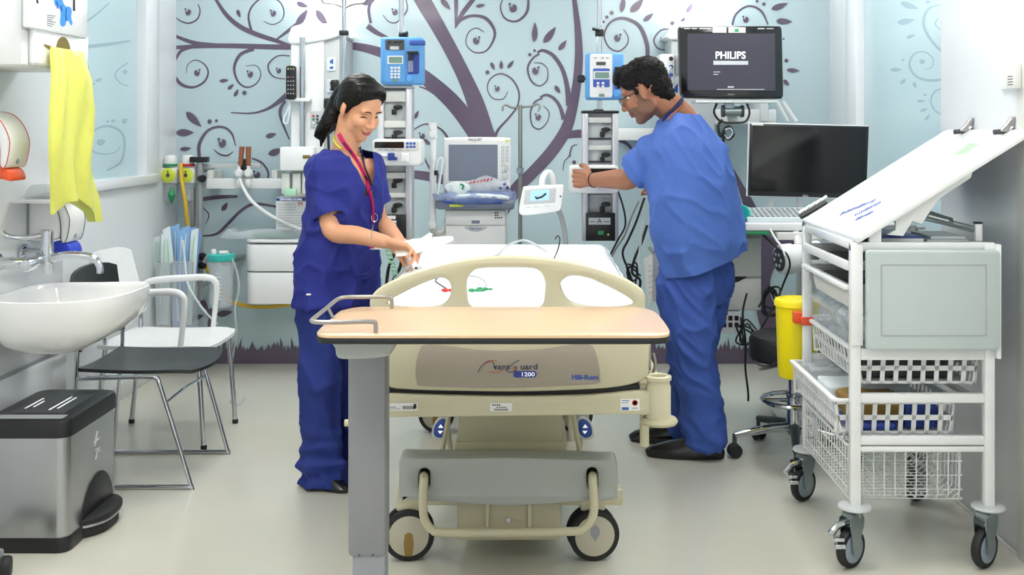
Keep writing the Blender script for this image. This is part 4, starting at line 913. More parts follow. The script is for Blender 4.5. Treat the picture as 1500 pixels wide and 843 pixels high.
# trays and baskets
def holed(mb, p, u, w, n, L, Hh, nc, rows, t=.004, lean=0.):
    """grid wall: p corner, u along, w up, n outwards"""
    bw = L / nc
    def slab(a0, a1, h0, h1, tt):
        c_ = [p + u * a + w * h - n * (lean * (1 - h / Hh)) for a, h in ((a0, h0), (a1, h0), (a1, h1), (a0, h1))]
        A = [mb.v(q_) for q_ in c_]; B = [mb.v(q_ - n * tt) for q_ in c_]
        mb.f(A); mb.f(B[::-1])
        for k in range(4): mb.f([A[k], A[(k + 1) % 4], B[(k + 1) % 4], B[k]])
    hs_ = Hh / rows
    for r in range(rows + 1): slab(0, L, max(0, r * hs_ - hs_ * .16), min(Hh, r * hs_ + hs_ * .16), t)
    for c in range(nc + 1): slab(max(0, c * bw - bw * .17), min(L, c * bw + bw * .17), 0, Hh, t * .8)
def basket(name, label, x0_, x1_, y0_, y1_, z0_, z1_, nc, nd, rows, m='white_plastic'):
    t = T(name, label, 'basket', ((x0_ + x1_) / 2, (y0_ + y1_) / 2, z0_))
    ux, uy, uz = V((1, 0, 0)), V((0, 1, 0)), V((0, 0, 1)); hh = z1_ - z0_; le = .018
    def g(mb):
        holed(mb, V((x0_, y0_, z0_)), ux, uz, -uy, x1_ - x0_, hh, nc, rows, lean=le); holed(mb, V((x0_, y1_, z0_)), ux, uz, uy, x1_ - x0_, hh, nc, rows, lean=le)
        holed(mb, V((x0_, y0_, z0_)), uy, uz, -ux, y1_ - y0_, hh, nd, rows, lean=le); holed(mb, V((x1_, y0_, z0_)), uy, uz, ux, y1_ - y0_, hh, nd, rows, lean=le)
        mb.box(x0_ + le, x1_ - le, y0_ + le, y1_ - le, z0_, z0_ + .004)
    part('grid', m, t, g)
    MB().plate([rrect(x0_ - .014, x1_ + .010, y0_ - .004, y1_ + .004, .014), rrect(x0_ + .006, x1_ - .006, y0_ + .006, y1_ - .006, .01)], Matrix.Translation((0, 0, z1_ - .002)), .012, .003).build('rim', m, t)
    return t
yi, yo = Ya + pw + .006, Yz - pw - .006
t = T('shallow_tray', 'shallow dark lined tray at the very top of the trolley', 'tray', (1.2, 3.76, .955))
bx('tray_floor', 'dark_grey', t, Xa + .02, Xz - .03, yi + .01, yo - .01, .925, .93, .002)
MB().plate([rrect(Xa - .004, Xz - .03, yi, yo, .012), rrect(Xa + .012, Xz - .045, yi + .014, yo - .014, .01)], Matrix.Translation((0, 0, .93)), .03, .004).build('rim', 'white_plastic', t)
bx('runner_block', 'mid_grey', t, Xa + .018, Xa + .05, yo - .03, yo, .90, .925, .003)
t = T('deep_tray', 'white deep tray second from the top of the trolley', 'tray', (1.2, 3.76, .80))
def deep(mb):
    L = [rrect(Xa + a, Xz - .03 - a, yi + a, yo - a, .03, 4) for a in (.06, .045, .02, .016, .03, .05)]
    mb.skin([[mb.v((p[0], p[1], z)) for p in l] for l, z in zip(L, (.785, .79, .87, .87, .80, .795))])
part('tub', 'off_white', t, deep)
MB().plate([rrect(Xa - .012, Xz - .03, yi, yo, .014), rrect(Xa + .016, Xz - .045, yi + .018, yo - .018, .012)], Matrix.Translation((0, 0, .868)), .016, .004).build('rim', 'white_plastic', t)
part('tub_content', 'black_plastic', t, lambda mb: mb.box(Xa + .04, Xz - .06, yi + .05, yo - .05, .80, .866, .006))
bx('runner_block', 'mid_grey', t, Xa + .02, Xa + .055, yo - .02, yo + .005, .82, .85, .003)
b3 = basket('clear_basket', 'clear plastic basket third from the top, full of wrapped tubing', Xa + .025, Xz - .04, yi + .01, yo - .01, .655, .765, 9, 14, 1, 'clear_plastic')
tc_ = random.Random(4)
for k, (y, col) in enumerate(((3.56, 'film_clear'), (3.66, 'packet_white'), (3.75, 'film_clear'), (3.84, 'packet_white'), (3.93, 'film_clear'))):
    t = T('tubing_pack', 'wrapped tubing pack standing in the clear basket', 'pack', (Xa + .14, y, .665), 'tubing packs in the clear basket')
    part('wrapper', col, t, lambda mb: mb.ell((Xa + .16, y, .72), (.10, .045, .058)))
    tb('coil', 'packet_white', t, [(Xa + .16 + .06 * math.cos(a_), y - .01 + .03 * math.sin(a_ * .5), .72 + .035 * math.sin(a_)) for a_ in [i_ * .6 for i_ in range(16)]], .005, 2)
basket('white_basket', 'white plastic basket fourth from the top, fully pushed in', Xa + .03, Xz - .035, yi + .005, yo - .005, .565, .668, 9, 14, 2)
b5 = basket('white_basket', 'white plastic basket pulled out to the left, holding brown and white packs', .945, 1.325, yi + .005, yo + .02, .405, .512, 9, 16, 2)
basket_x = (Xa + .006, 1.34)
t = T('wire_basket', 'white wire basket at the bottom of the trolley', 'basket', (1.17, 3.76, .2))
def wires(mb):
    x0_, x1_, y0_, y1_, z0_, z1_ = Xa + .004, 1.345, Ya + .036, Yz - .036, .205, .372; r = .0022
    for k in range(11):
        x = x0_ + .01 + (x1_ - x0_ - .02) * k / 10; mb.tube([(x, y0_, z1_), (x, y0_, z0_ + .01), (x, y0_ + .01, z0_), (x, y1_ - .01, z0_), (x, y1_, z0_ + .01), (x, y1_, z1_)], r, 5)
    for k in range(18):
        y = y0_ + .01 + (y1_ - y0_ - .02) * k / 17; mb.tube([(x0_, y, z1_), (x0_, y, z0_ + .01), (x0_ + .01, y, z0_ - .003), (x1_ - .03, y, z0_ - .003), (x1_ - .004, y, z0_ + .02), (x1_, y, z1_)], r, 5)
    for z in (z1_, z0_ + .12, z0_ + .075, z0_ + .03, z0_): mb.tube([(x0_, y0_, z), (x1_, y0_, z), (x1_, y1_, z), (x0_, y1_, z)], r * 1.2, 5, closed=True)
part('wire_mesh', 'white_plastic', t, wires)
MB().plate([rrect(Xa - .004, 1.352, Ya + pw, Yz - pw, .02), rrect(Xa + .006, 1.342, Ya + pw + .010, Yz - pw - .010, .016)], Matrix.Translation((0, 0, .37)), .006, .002).build('rim', 'white_plastic', t)
bx('name_tag', 'light_grey', t, Xa + .001, Xa + .0035, 3.86, 3.93, .28, .345, .001)
def pk(name, label, cat, x0_, x1_, y0_, y1_, z0_, z1_, m, b=.012, wob=.6):
    t = T(name, label, cat, ((x0_ + x1_) / 2, (y0_ + y1_) / 2, z0_)); mb = MB(); mb.box(x0_, x1_, y0_, y1_, z0_, z1_, b, 3); bm = mb.bm
    bmesh.ops.subdivide_edges(bm, edges=[e for e in bm.edges if e.calc_length() > .03], cuts=3, use_grid_fill=True)
    for v in bm.verts: v.co += noise.noise_vector(v.co * 22) * .012 * wob
    mb.build('pouch', m, t, ang=60); return t
pk('dressing_pack', 'brown paper pack in the pulled out basket', 'pack', 1.00, 1.17, 3.52, 3.68, .445, .512, 'kraft', wob=1.2)
p_ = pk('dressing_pack', 'white wrapped pack at the far end of the pulled out basket', 'pack', .97, 1.20, 3.88, 4.03, .415, .525, 'film_clear', wob=1.5); 
pk('dressing_pack', 'white folded pack in the middle of the pulled out basket', 'pack', .98, 1.26, 3.70, 3.865, .415, .510, 'packet_white')
pk('dressing_pack', 'dark blue pack lying flat at the front bottom of the pulled out basket', 'pack', .99, 1.15, 3.505, 3.66, .412, .44, 'deep_blue', wob=.2)
pk('dressing_pack', 'dark blue pack at the right end of the pulled out basket', 'pack', 1.18, 1.29, 3.52, 3.66, .414, .49, 'deep_blue', wob=.4)
for k in range(4):
    y = 3.55 + k * .12
    pk('supply_box', ('dark grey box', 'pale box', 'black box', 'white box')[k] + ' in the fourth basket, number %s from its front' % ('one', 'two', 'three', 'four')[k], 'box', 1.04 + .02 * k, 1.34, y, y + .09, .575, .63 + .01 * (k % 2), ('dark_grey', 'light_grey', 'black_plastic', 'packet_white')[k], .004, .1)
# papers and a binder under the board
t = T('ring_binder', 'dark blue ring binder lying on the trolley under the board', 'binder', (1.2, 3.6, 1.003)); bx('cover', 'deep_blue', t, 1.10, 1.24, 3.52, 3.80, 1.003, 1.035, .004); bx('pages', 'paper_white', t, 1.105, 1.238, 3.519, 3.79, 1.009, 1.029, .001)
t = T('paper_stack', 'loose lilac grey papers under the lid strut', 'papers', (1.33, 3.62, 1.003)); bx('sheet', 'light_grey', t, 1.26, 1.395, 3.55, 3.80, 1.003, 1.022, .002); bx('sheet', 'packet_white', t, 1.275, 1.39, 3.56, 3.75, 1.0225, 1.032, .002)
def clip(label, y):
    c = onB(LB - .028, y, .0); t = T('bulldog_clip', label, 'clip', c)
    R = lambda u, v, w: MBx @ V((LB - .028 + u, y + v, w))
    q3 = V((c.x, y, 0)); z = c.z
    part('jaw', 'dark_grey', t, lambda mb: mb.tube([(c.x - .032, y, z + .004), (c.x + .030, y, z + .010)], .009, 10))
    part('lever', 'satin_metal', t, lambda mb: mb.plate([smooth2([(-.014, .008), (.016, .010), (.034, .052), (.022, .050), (.004, .026)], 3)], Matrix(((1, 0, 0, c.x), (0, 0, 1, y - .012), (0, 1, 0, z), (0, 0, 0, 1))), .024, .002))
    part('spring', 'chrome', t, lambda mb: mb.tube([(c.x + .016, y - .01, z + .014), (c.x + .026, y - .012, z + .022), (c.x + .034, y, z + .018), (c.x + .044, y + .01, z + .026)], .004, 6, n=3))
clip('bulldog clip on the top of the writing board, farther from the camera', 3.90); clip('bulldog clip on the top of the writing board, nearer the camera', 3.56)
t = T('pen_tray', 'black tray of white pens beside the low edge of the writing board', 'tray', P(1190, 310, 4.13))
pt = part('tray', 'black_plastic', t, lambda mb: mb.tube([P(1172, 318, 4.16), P(1210, 296, 4.16)], .018, 4, flat=.6)); bx('tray_hook', 'satin_metal', t, Xa + .02, Xa + .05, 4.10, 4.17, 1.01, 1.03, .003)
for k in range(5):
    a_ = P(1174 + k * 8, 316 - k * 4.6, 4.145)
    part('pen', 'white_plastic', t, lambda mb: mb.tube([a_ + V((-.012, -.008, .01)), a_ + V((.012, .0, .026))], .0055, 8))

# ================================================================== sharps bin hooked on the trolley post
sb_ = T('sharps_bin', 'tall yellow sharps bin clipped to the back post of the trolley', 'bin', (1.0, 4.21, .375)); cs = V((PX(1168, 4.21), 4.21, 0))
z0_, z1_ = PZ(553, 4.21), PZ(440, 4.21)
part('drum', 'sharps_yellow', sb_, lambda mb: mb.lathe([(.06, 0), (.070, .004), (.074, .015), (.0825, z1_ - z0_ - .02), (.080, z1_ - z0_ - .018)], cs + V((0, 0, z0_)), seg=36))
part('drum_lid', 'sharps_yellow', sb_, lambda mb: mb.lathe([(.084, -.022), (.088, -.02), (.088, -.002), (.083, .006), (.074, .008), (.070, .002), (.01, .0)], cs + V((0, 0, z1_)), seg=36))
part('clip', 'orange', sb_, lambda mb: (mb.box(Xa - .028, Xa + .004, 4.085, 4.125, PZ(474, 4.1), PZ(457, 4.1), .005), mb.box(Xa - .012, Xa + .04, 4.05, 4.062, PZ(474, 4.1), PZ(462, 4.1), .004), mb.cyl((Xa - .01, 4.08, PZ(468, 4.1)), (Xa - .01, 4.125, PZ(468, 4.1)), .008)))

# ================================================================== stool
so = T('swivel_stool', 'black swivel stool with chrome foot ring and star base behind the sharps bin', 'stool', (1.08, 4.62, 0)); sx, sy = 1.08, 4.62
part('seat', 'black_rubber', so, lambda mb: mb.lathe([(.17, 0), (.185, .006), (.190, .03), (.190, .085), (.18, .103), (.14, .112), (.001, .115)], (sx, sy, PZ(527, 4.62)), seg=36))
cy('column', 'chrome', so, (sx, sy, .09), (sx, sy, .42), .028); cy('gas_lift', 'chrome', so, (sx, sy, .10), (sx, sy, .26), .036)
part('foot_ring', 'chrome', so, lambda mb: (mb.tube([(sx + .135 * math.cos(a_), sy + .135 * math.sin(a_), .235) for a_ in [2 * PI * k / 28 for k in range(28)]], .010, 8, closed=True), mb.tube([(sx - .13, sy, .235), (sx + .13, sy, .235)], .008), mb.tube([(sx, sy - .13, .235), (sx, sy + .13, .235)], .008)))
tb('seat_lever', 'satin_metal', so, [(sx - .02, sy - .02, .40), (sx - .12, sy - .08, .39), (sx - .17, sy - .09, .385)], .006, 3)
for k in range(5):
    a_ = math.radians(186 + 72 * k); d = V((math.cos(a_), math.sin(a_), 0)); e = V((sx, sy, 0)) + d * .26
    l_ = tb('base_leg', 'chrome' if k in (0, 3, 2) else 'black_plastic', so, [V((sx, sy, .125)), V((sx, sy, .12)) + d * .1, e + V((0, 0, .095))], [.022, .019, .014], 0, seg=10)
    part('castor', 'black_rubber', so, lambda mb: [mb.lathe([(.008, -.009), (.026, -.009), (.029, -.004), (.029, .005), (.024, .009), (.008, .009)], e + V((0, 0, .030)) + V((-d.y, d.x, 0)) * o_, (-d.y, d.x, 0)) for o_ in (-.014, .014)])
    cy('castor_stem', 'dark_grey', so, e + V((0, 0, .04)), e + V((0, 0, .10)), .009)

# ================================================================== computer workstation
YW = 4.98
ws = T('computer_desk', 'white computer desk with grey drawers behind the man', 'desk', (1.2, 5.1, 0))
xd0, xd1, zd = PX(1088, 4.80), 1.58, PZ(327, 4.80)
bx('desk_top', 'white_gloss', ws, xd0, xd1, 4.80, 5.32, zd - .035, zd, .008)
bx('green_edge', 'green', ws, xd0 + .003, xd0 + .12, 4.805, 5.3, zd - .052, zd - .036, .004)
bx('pull_shelf', 'off_white', ws, PX(1138, 4.78), 1.4, 4.78, 5.1, PZ(352, 4.78), PZ(341, 4.78), .006)
xa_, xb_ = PX(1052, 5.0), PX(1115, 5.0)
bx('drawer_case', 'light_grey', ws, xa_ - .12, xb_, 5.0, 5.34, PZ(455, 5.0), zd - .053, .006)
for a, b in ((348, 405), (408, 454)): bx('drawer', 'off_white', ws, xa_ - .12, xb_ - .002, 4.988, 5.0, PZ(b, 5.0), PZ(a, 5.0), .004)
part('drawer_grip', 'black_plastic', ws, lambda mb: mb.plate([px_loop([(1050, 406), (1095, 406), (1082, 413), (1070, 416), (1050, 417)], 4.986)], XZ(4.9865), .004))
pb = bx('socket_box', 'white_plastic', ws, xa_ - .08, PX(1083, 5.0), 4.99, 5.12, PZ(488, 5.0), PZ(456, 5.0), .004)
for j in range(2):
    for k in range(3):
        x, y = 1058 + k * 9, 463 + j * 10; MB().plate([px_loop(rrect(x, x + 6, y, y + 7, 1), 4.989)], XZ(4.9885), .002).build('socket_hole', 'black_plastic', pb)
bx('desk_column', 'off_white', ws, 1.22, 1.30, 5.1, 5.2, .06, zd - .03, .01)
bx('desk_foot', 'off_white', ws, 1.12, 1.56, 5.0, 5.34, .02, .07, .01)
t = T('keyboard', 'pale grey keyboard on the computer desk below the screen', 'keyboard', (1.0, 4.95, zd))
kx0, kx1 = PX(1093, 4.86), PX(1180, 4.86) + .12
def kb(mb):
    R = [[(kx0, 4.83, zd + .001), (kx1, 4.83, zd + .001), (kx1 - .01, 5.02, zd + .001), (kx0 + .01, 5.02, zd + .001)], [(kx0, 4.83, zd + .020), (kx1, 4.83, zd + .020), (kx1 - .01, 5.02, zd + .052), (kx0 + .01, 5.02, zd + .052)]]
    mb.skin([[mb.v(p) for p in r] for r in R])
kbd = part('base', 'packet_white', t, kb)
for r in range(5):
    for c in range(15):
        y = 4.845 + r * .033; z = zd + .022 + .032 * (y - 4.83) / .19; x = kx0 + .016 + c * .0235
        if x > kx1 - .03: continue
        MB().box(x, x + .018, y, y + .025, z - .002, z + .006, .003, 1).build('key', 'mid_grey', t)
t = T('breathing_mask', 'mint green breathing mask lying at the left end of the computer desk', 'mask', P(1087, 322, 4.9)); c = P(1088, 312, 4.87); c.z = zd + .038
part('cup', 'mint', t, lambda mb: mb.lathe([(.030, 0), (.032, .01), (.028, .035), (.02, .05), (.012, .07)], c, (.6, .8, .0))); part('seal', 'teal', t, lambda mb: mb.lathe([(.022, -.008), (.034, -.006), (.036, .004), (.022, .004)], c, (.6, .8, 0)))
t = T('computer_screen', 'black computer screen with white back edge on the desk', 'monitor', (1.2, 5.1, zd))
Yq = 5.08
fr = MB().plate([px_loop([(1099, 181), (1273, 185.5), (1269, 291), (1096, 287)], Yq)], XZ(Yq), .035, .003).build('bezel', 'black_plastic', t)
MB().plate([px_loop([(1098, 179.5), (1274, 184), (1270, 292), (1095, 288)], Yq)], XZ(Yq + .012), .03, .004).build('back_shell', 'white_plastic', t)
MB().plate([px_loop([(1103, 184), (1269, 188), (1265, 284), (1100, 280)], Yq - .0005)], XZ(Yq - .001), .002).build('glass', 'screen_black', fr)
text('lettering', 'DELL', .012, facing((PX(1180, Yq), Yq - .0006, PZ(287.3, Yq)), 0), 'light_grey', fr, bold=.0003)
MB().plate([px_loop([(1101, 180.5), (1118, 181), (1118, 184), (1101, 183.5)], Yq)], XZ(Yq - .0015), .002).build('sticker', 'paper_white', fr)
for a, b in (((1136, 285), (1124, 318)), ((1172, 286), (1168, 318))): tb('stand_leg', 'light_grey', t, [P(*a, Yq + .03), V((PX(b[0], Yq + .05), Yq + .05, zd + .006))], .016)
bx('stand_foot', 'light_grey', t, PX(1118, Yq), PX(1178, Yq), Yq - .02, Yq + .12, zd, zd + .012, .004)
t = T('suction_motor', 'white cylindrical motor with dark perforated end under the computer desk', 'motor', P(1150, 380, 4.75)); d_ = V((.93, .30, .06)).normalized(); c = P(1141, 381, 4.72)
part('motor_body', 'white_plastic', t, lambda mb: mb.lathe([(.045, 0), (.062, .004), (.066, .02), (.066, .06), (.06, .065), (.06, .12), (.068, .125), (.068, .19), (.05, .20)], c, d_, 28))
e_ = part('vent_plate', 'dark_grey', t, lambda mb: mb.lathe([(.001, -.006), (.044, -.006), (.05, -.002), (.05, .008)], c, d_, 28))
u_, w_ = frame_axes(d_)
part('vent_hole', 'light_grey', e_, lambda mb: [mb.cyl(c - d_ * .0075 + u_ * .027 * math.cos(k) + w_ * .027 * math.sin(k), c - d_ * .005 + u_ * .027 * math.cos(k) + w_ * .027 * math.sin(k), .008) for k in [2 * PI * i / 6 for i in range(6)]])
tb('hanger', 'off_white', t, [c + d_ * .1 + V((0, 0, .05)), c + d_ * .1 + V((0, .08, .11)), (c.x + .09, 4.86, PZ(352, 4.78) - .002)], .018, 3)
def cable(label, pts, r=.0045, m='black_plastic', name='cable', cat='cable'):
    t = T(name, label, cat, pts[0]); tb('cord', m, t, pts, r, 5, seg=6); return t
cable('black cable looping over the white motor under the desk', [P(1118, 345, 4.85), P(1140, 365, 4.7), P(1152, 372, 4.64), P(1157, 390, 4.64), P(1148, 415, 4.68), P(1138, 440, 4.8), P(1122, 470, 4.95), P(1110, 490, 4.97)])
cable('white cable running from the desk edge to the motor', [P(1128, 336, 4.79), P(1136, 350, 4.74), P(1145, 362, 4.66), P(1150, 375, 4.64)], .005, 'white_plastic')
def tangle(label, c, n, R, seed, drop=0):
    r_ = random.Random(seed); pts = []
    for k in range(n): a_ = k * 1.9 + r_.uniform(-.4, .4); q_ = R * r_.uniform(.5, 1); pts.append(V(c) + V((q_ * math.cos(a_), r_.uniform(-.02, .02), q_ * 1.4 * math.sin(a_))))
    if drop: pts += [V(c) + V((-.01, 0, -drop * .6)), V(c) + V((.0, 0, -drop))]
    return cable(label, pts, .0045)
tangle('tangled black cables hanging behind the stool seat', P(1128, 440, 4.95), 16, .06, 1)
tangle('black cable bundle hanging at the left of the stool', P(1092, 490, 4.9), 12, .05, 2)
cable('black cable hanging almost to the floor with a plug at its end', [P(1094, 430, 4.9), P(1088, 460, 4.88), P(1092, 500, 4.86), P(1092, 540, 4.86), P(1096, 575, 4.86), P(1096, 588, 4.86)], .005)
cable('black cable sagging below the stool seat', [P(1085, 465, 4.9), P(1090, 500, 4.88), P(1105, 530, 4.8), P(1125, 537, 4.42), P(1140, 530, 4.42)], .004)
t = T('thermostat', 'small white wall thermostat on the right wall', 'thermostat', (XP, 3.55, 1.56)); yt0, yt1 = XP * F / (1499 - CX), XP * F / (1470 - CX)
bx('back_plate', 'white_plastic', t, XP - .012, XP, yt0 - .02, yt1, PZ(131, 3.6), PZ(97, 3.6), .003)
tq = bx('cover', 'off_white', t, XP - .035, XP - .012, yt0 - .02, yt0 + .055, PZ(131, 3.55), PZ(93, 3.5), .006)
part('vent_slot', 'dark_grey', tq, lambda mb: [mb.box(XP - .0352, XP - .034, yt0 - .005, yt0 + .035, z, z + .003) for z in [PZ(113 + k * 4, 3.52) for k in range(4)]])
# ================================================================== service columns on the tree wall
YC = 5.98
def glow(t, x, y, z, w, d):
    l = bpy.data.lights.new('column_lamp', 'AREA'); l.shape = 'RECTANGLE'; l.size = w; l.size_y = d; l.energy = UPLIGHT; l.color = (1, .95, .93)
    o = bpy.data.objects.new('column_lamp', l); COL.objects.link(o); o.location = V((x, y, z)) - t.location; o.rotation_euler = (PI + .35, 0, 0); o.parent = t
sc = T('service_column', 'white wall service column with chrome tube and blue sockets behind the nurse', 'column', P(455, 400, YC))
zt_, zb_ = PZ(48, YC), PZ(289, YC)
bx('main_panel', 'white_gloss', sc, PX(424, YC), PX(474, YC), YC + .02, YB - .003, zb_, zt_, .012)
bx('side_panel', 'light_grey', sc, PX(474, YC), PX(496, YC), YC + .03, YB - .003, zb_, zt_ - .02, .005)
part('top_cap', 'white_gloss', sc, lambda mb: mb.plate([smooth2([(PX(424, YC), PZ(64, YC)), (PX(424, YC), PZ(44, YC)), (PX(432, YC), PZ(37, YC)), (PX(455, YC), PZ(34.5, YC)), (PX(485, YC), PZ(38, YC)), (PX(497, YC), PZ(45, YC)), (PX(497, YC), PZ(52, YC)), (PX(470, YC), PZ(60, YC))], 3)], XZ(YC + .005), .42, .01))
bx('lamp_glass', 'lamp_glow', sc, PX(435, YC), PX(488, YC), YC + .10, YC + .34, PZ(34.5, YC), PZ(32.5, YC), .004)
glow(sc, PX(460, YC), YC + .22, PZ(30, YC), .2, .2)
cy('chrome_tube', 'chrome', sc, P(443, 214, YC - .01), P(443, 55, YC - .01), .016)
bx('tube_clamp', 'white_plastic', sc, PX(424, YC), PX(456, YC), YC - .035, YC + .022, PZ(149, YC), PZ(144, YC), .003)
sp = bx('switch_panel', 'light_grey', sc, PX(454, YC), PX(470, YC), YC + .008, YC + .022, PZ(187, YC), PZ(163, YC), .003)
for k in range(6): part('switch', ('red', 'dark_grey', 'green', 'dark_grey', 'white_plastic', 'dark_grey')[k], sp, lambda mb: mb.cyl(P(459 + 6 * (k % 2), 170 + 5 * (k // 2), YC + .002), P(459 + 6 * (k % 2), 170 + 5 * (k // 2), YC + .01), .007))
bx('shelf_box', 'white_gloss', sc, PX(413, YC), PX(462, YC), YC - .06, YC + .05, PZ(250, YC), PZ(215, YC), .012)
bx('shelf_slot', 'olive_slot', sc, PX(447, YC), PX(458, YC), YC - .063, YC - .058, PZ(232, YC), PZ(227, YC), .001)
for a in (420, 436, 450): bx('outlet', 'off_white', sc, PX(a - 6, YC), PX(a + 6, YC), YC - .03, YC + .03, PZ(284, YC), PZ(254, YC), .006)
part('outlet_probe', 'mid_grey', sc, lambda mb: mb.cyl(P(452, 254, YC - .035), P(452, 240, YC - .035), .009))
bx('green_tag', 'mint', sc, PX(420, YC), PX(437, YC), YC - .064, YC - .03, PZ(286, YC), PZ(276, YC), .002)
for k, (y, plug) in enumerate(((95, 0), (127, 1), (155, 2), (185, 0))):
    s_ = MB().plate([px_loop(rrect(479, 492, y - 11, y + 9, 2), YC + .025)], XZ(YC + .022), .009, .002).build('wall_socket', 'packet_white', sc)
    part('socket_mark', 'label_blue', s_, lambda mb: (mb.plate([px_loop([(483, y - 6), (488, y - 9), (488, y - 1), (483, y - 3)], YC + .02)], XZ(YC + .021), .002), mb.plate([px_loop([(483, y + 3), (488, y + 2), (488, y + 6), (483, y + 6)], YC + .02)], XZ(YC + .021), .002)))
def plug(label, x, y, pts):
    t = T('power_plug', label, 'plug', P(x, y, YC))
    part('plug_body', 'black_plastic', t, lambda mb: mb.box(PX(x - 6, YC), PX(x + 6, YC), YC - .03, YC + .0215, PZ(y + 8, YC), PZ(y - 8, YC), .012, 3)); tb('cord', 'black_plastic', t, [P(x, y + 4, YC - .025)] + [P(a, b, YC - .03) for a, b in pts], .007, 4)
plug('black plug in the second blue socket, cord hanging behind the nurse', 491, 125, [(497, 135), (496, 150), (491, 170), (492, 200), (488, 260)])
plug('black plug lower on the service column beside the nurse', 481, 152, [(478, 165), (480, 185), (482, 230), (484, 280)])
t = T('remote_control', 'black remote control hanging on the left of the service column', 'remote', P(426, 146, YC - .03))
rc = MB().plate([px_loop(rrect(418.5, 433, 96, 146, 4), YC - .05)], XZ(YC - .05), .028, .006).build('case', 'black_plastic', t)
for r in range(7):
    for c in range(3):
        if r == 1: continue
        part('button', 'dial_yellow' if (r, c) == (0, 0) else ('label_blue' if (r, c) == (2, 2) else ('red' if (r, c) == (2, 1) else 'mid_grey')), rc, lambda mb: mb.cyl(P(422 + c * 4, 101 + r * 6, YC - .053), P(422 + c * 4, 101 + r * 6, YC - .049), .0045, seg=8))
bx('hook', 'off_white', t, PX(420, YC), PX(428, YC), YC - .03, YC + .019, PZ(140, YC), PZ(132, YC), .003)
t = T('cord_loop', 'white looped pull cord hanging under the remote control', 'cord', P(420, 150, YC - .02)); tb('cord', 'packet_white', t, [P(424, 147, YC - .02), P(422, 160, YC - .02), P(416, 172, YC - .02), P(416, 180, YC - .02), P(421, 180, YC - .02), P(424, 165, YC - .02), P(425, 147, YC - .02)], .005, 4)
s2 = T('service_column', 'grey and white service column half hidden behind the man and the wall screen', 'column', P(1030, 300, 6.1))
bx('main_panel', 'light_grey', s2, PX(984, 6.1), PX(1048, 6.1), 6.12, YB - .003, PZ(330, 6.1), PZ(50, 6.1), .01)
bx('side_panel', 'white_gloss', s2, PX(1115, 6.1), PX(1127, 6.1), 6.12, YB - .003, PZ(178, 6.1), PZ(60, 6.1), .006)
part('top_cap', 'white_gloss', s2, lambda mb: mb.plate([smooth2([(PX(982, 6.1), PZ(58, 6.1)), (PX(984, 6.1), PZ(42, 6.1)), (PX(1000, 6.1), PZ(33, 6.1)), (PX(1050, 6.1), PZ(32, 6.1)), (PX(1080, 6.1), PZ(40, 6.1)), (PX(1080, 6.1), PZ(55, 6.1))], 3)], XZ(6.1), .33, .01))
bx('lamp_glass', 'lamp_glow', s2, PX(995, 6.1), PX(1060, 6.1), 6.17, 6.36, PZ(32, 6.1), PZ(30, 6.1), .004)
glow(s2, PX(1020, 6.1), 6.26, PZ(27, 6.1), .2, .2)
bx('shelf', 'white_plastic', s2, PX(905, 6.1), PX(985, 6.1), 6.1, YB - .003, PZ(206, 6.1), PZ(188, 6.1), .006)
bx('shelf', 'white_plastic', s2, PX(1040, 6.1), PX(1140, 6.1), 6.15, YB - .003, PZ(182, 6.1), PZ(160, 6.1), .006)
for y in (100, 128): part('socket_mark', 'deep_blue', s2, lambda mb: mb.plate([px_loop([(988, y), (993, y - 6), (993, y + 8), (988, y + 6)], 6.118)], XZ(6.117), .003))
tb('rail_strut', 'white_gloss', s2, [P(1146, 148, 6.2), P(1166, 178, 6.2)], .014); tb('rail_strut', 'white_gloss', s2, [P(1138, 148, 6.2), P(1154, 178, 6.2)], .010)
t = T('module_rack', 'white measuring module with blue sockets above the man\'s head', 'module', P(985, 122, 5.75))
mo = bx('case', 'white_plastic', t, PX(966, 5.75), PX(989, 5.75), 5.75, 6.12, PZ(124, 5.75), PZ(79, 5.75), .012)
for k in range(3): part('socket', ('black_plastic', 'deep_blue', 'label_blue')[k], mo, lambda mb: mb.cyl(P(983, 86 + 12 * k, 5.746), P(983, 86 + 12 * k, 5.76), .011))
bx('case', 'white_plastic', t, PX(990, 5.75), PX(1000, 5.75), 5.76, 6.12, PZ(109, 5.75), PZ(79, 5.75), .008)
tb('module_cord', 'packet_white', t, [P(983, 98, 5.745), P(978, 110, 5.73), P(983, 130, 5.74), P(989, 140, 5.8)], .006, 4)

# ================================================================== wall screen
Y8 = 5.62
ph = T('patient_monitor', 'wide black patient monitor with start screen, on an arm behind the man', 'monitor', P(1070, 146, Y8))
so_ = [(PX(a, Y8), PZ(b, Y8)) for a, b in smooth2([(994, 48), (995, 40), (1003, 38), (1070, 38), (1136, 38), (1144, 40), (1146, 48), (1147, 95), (1148, 135), (1146, 143), (1138, 145), (1070, 145), (1008, 144), (999, 142), (996, 132), (995, 95)], 3)]
fr = MB().plate([so_], XZ(Y8), .06, .010).build('bezel', 'black_gloss', ph)
sn = MB().plate([px_loop([(1007, 49.5), (1135, 49), (1136, 133), (1007, 132)], Y8)], XZ(Y8 - .0012), .002).build('screen', 'screen_glow', ph)
y9 = Y8 - .0022
text('lettering', 'PHILIPS', .052, facing((PX(1070, y9), y9, PZ(81.5, y9))), 'text_white', sn, sx=.95, bold=.0008)
MB().plate([px_loop([(1045, 89), (1096, 89.5), (1096, 95), (1045, 95)], y9)], XZ(y9), .0006).build('start_bar', 'light_grey', sn)
for l, b in ((10, 105), (7, 108.5)): bx('print', 'light_grey', sn, PX(1045, y9), PX(1045 + l, y9), y9, y9 + .0006, PZ(b + 1, y9), PZ(b, y9), 0)
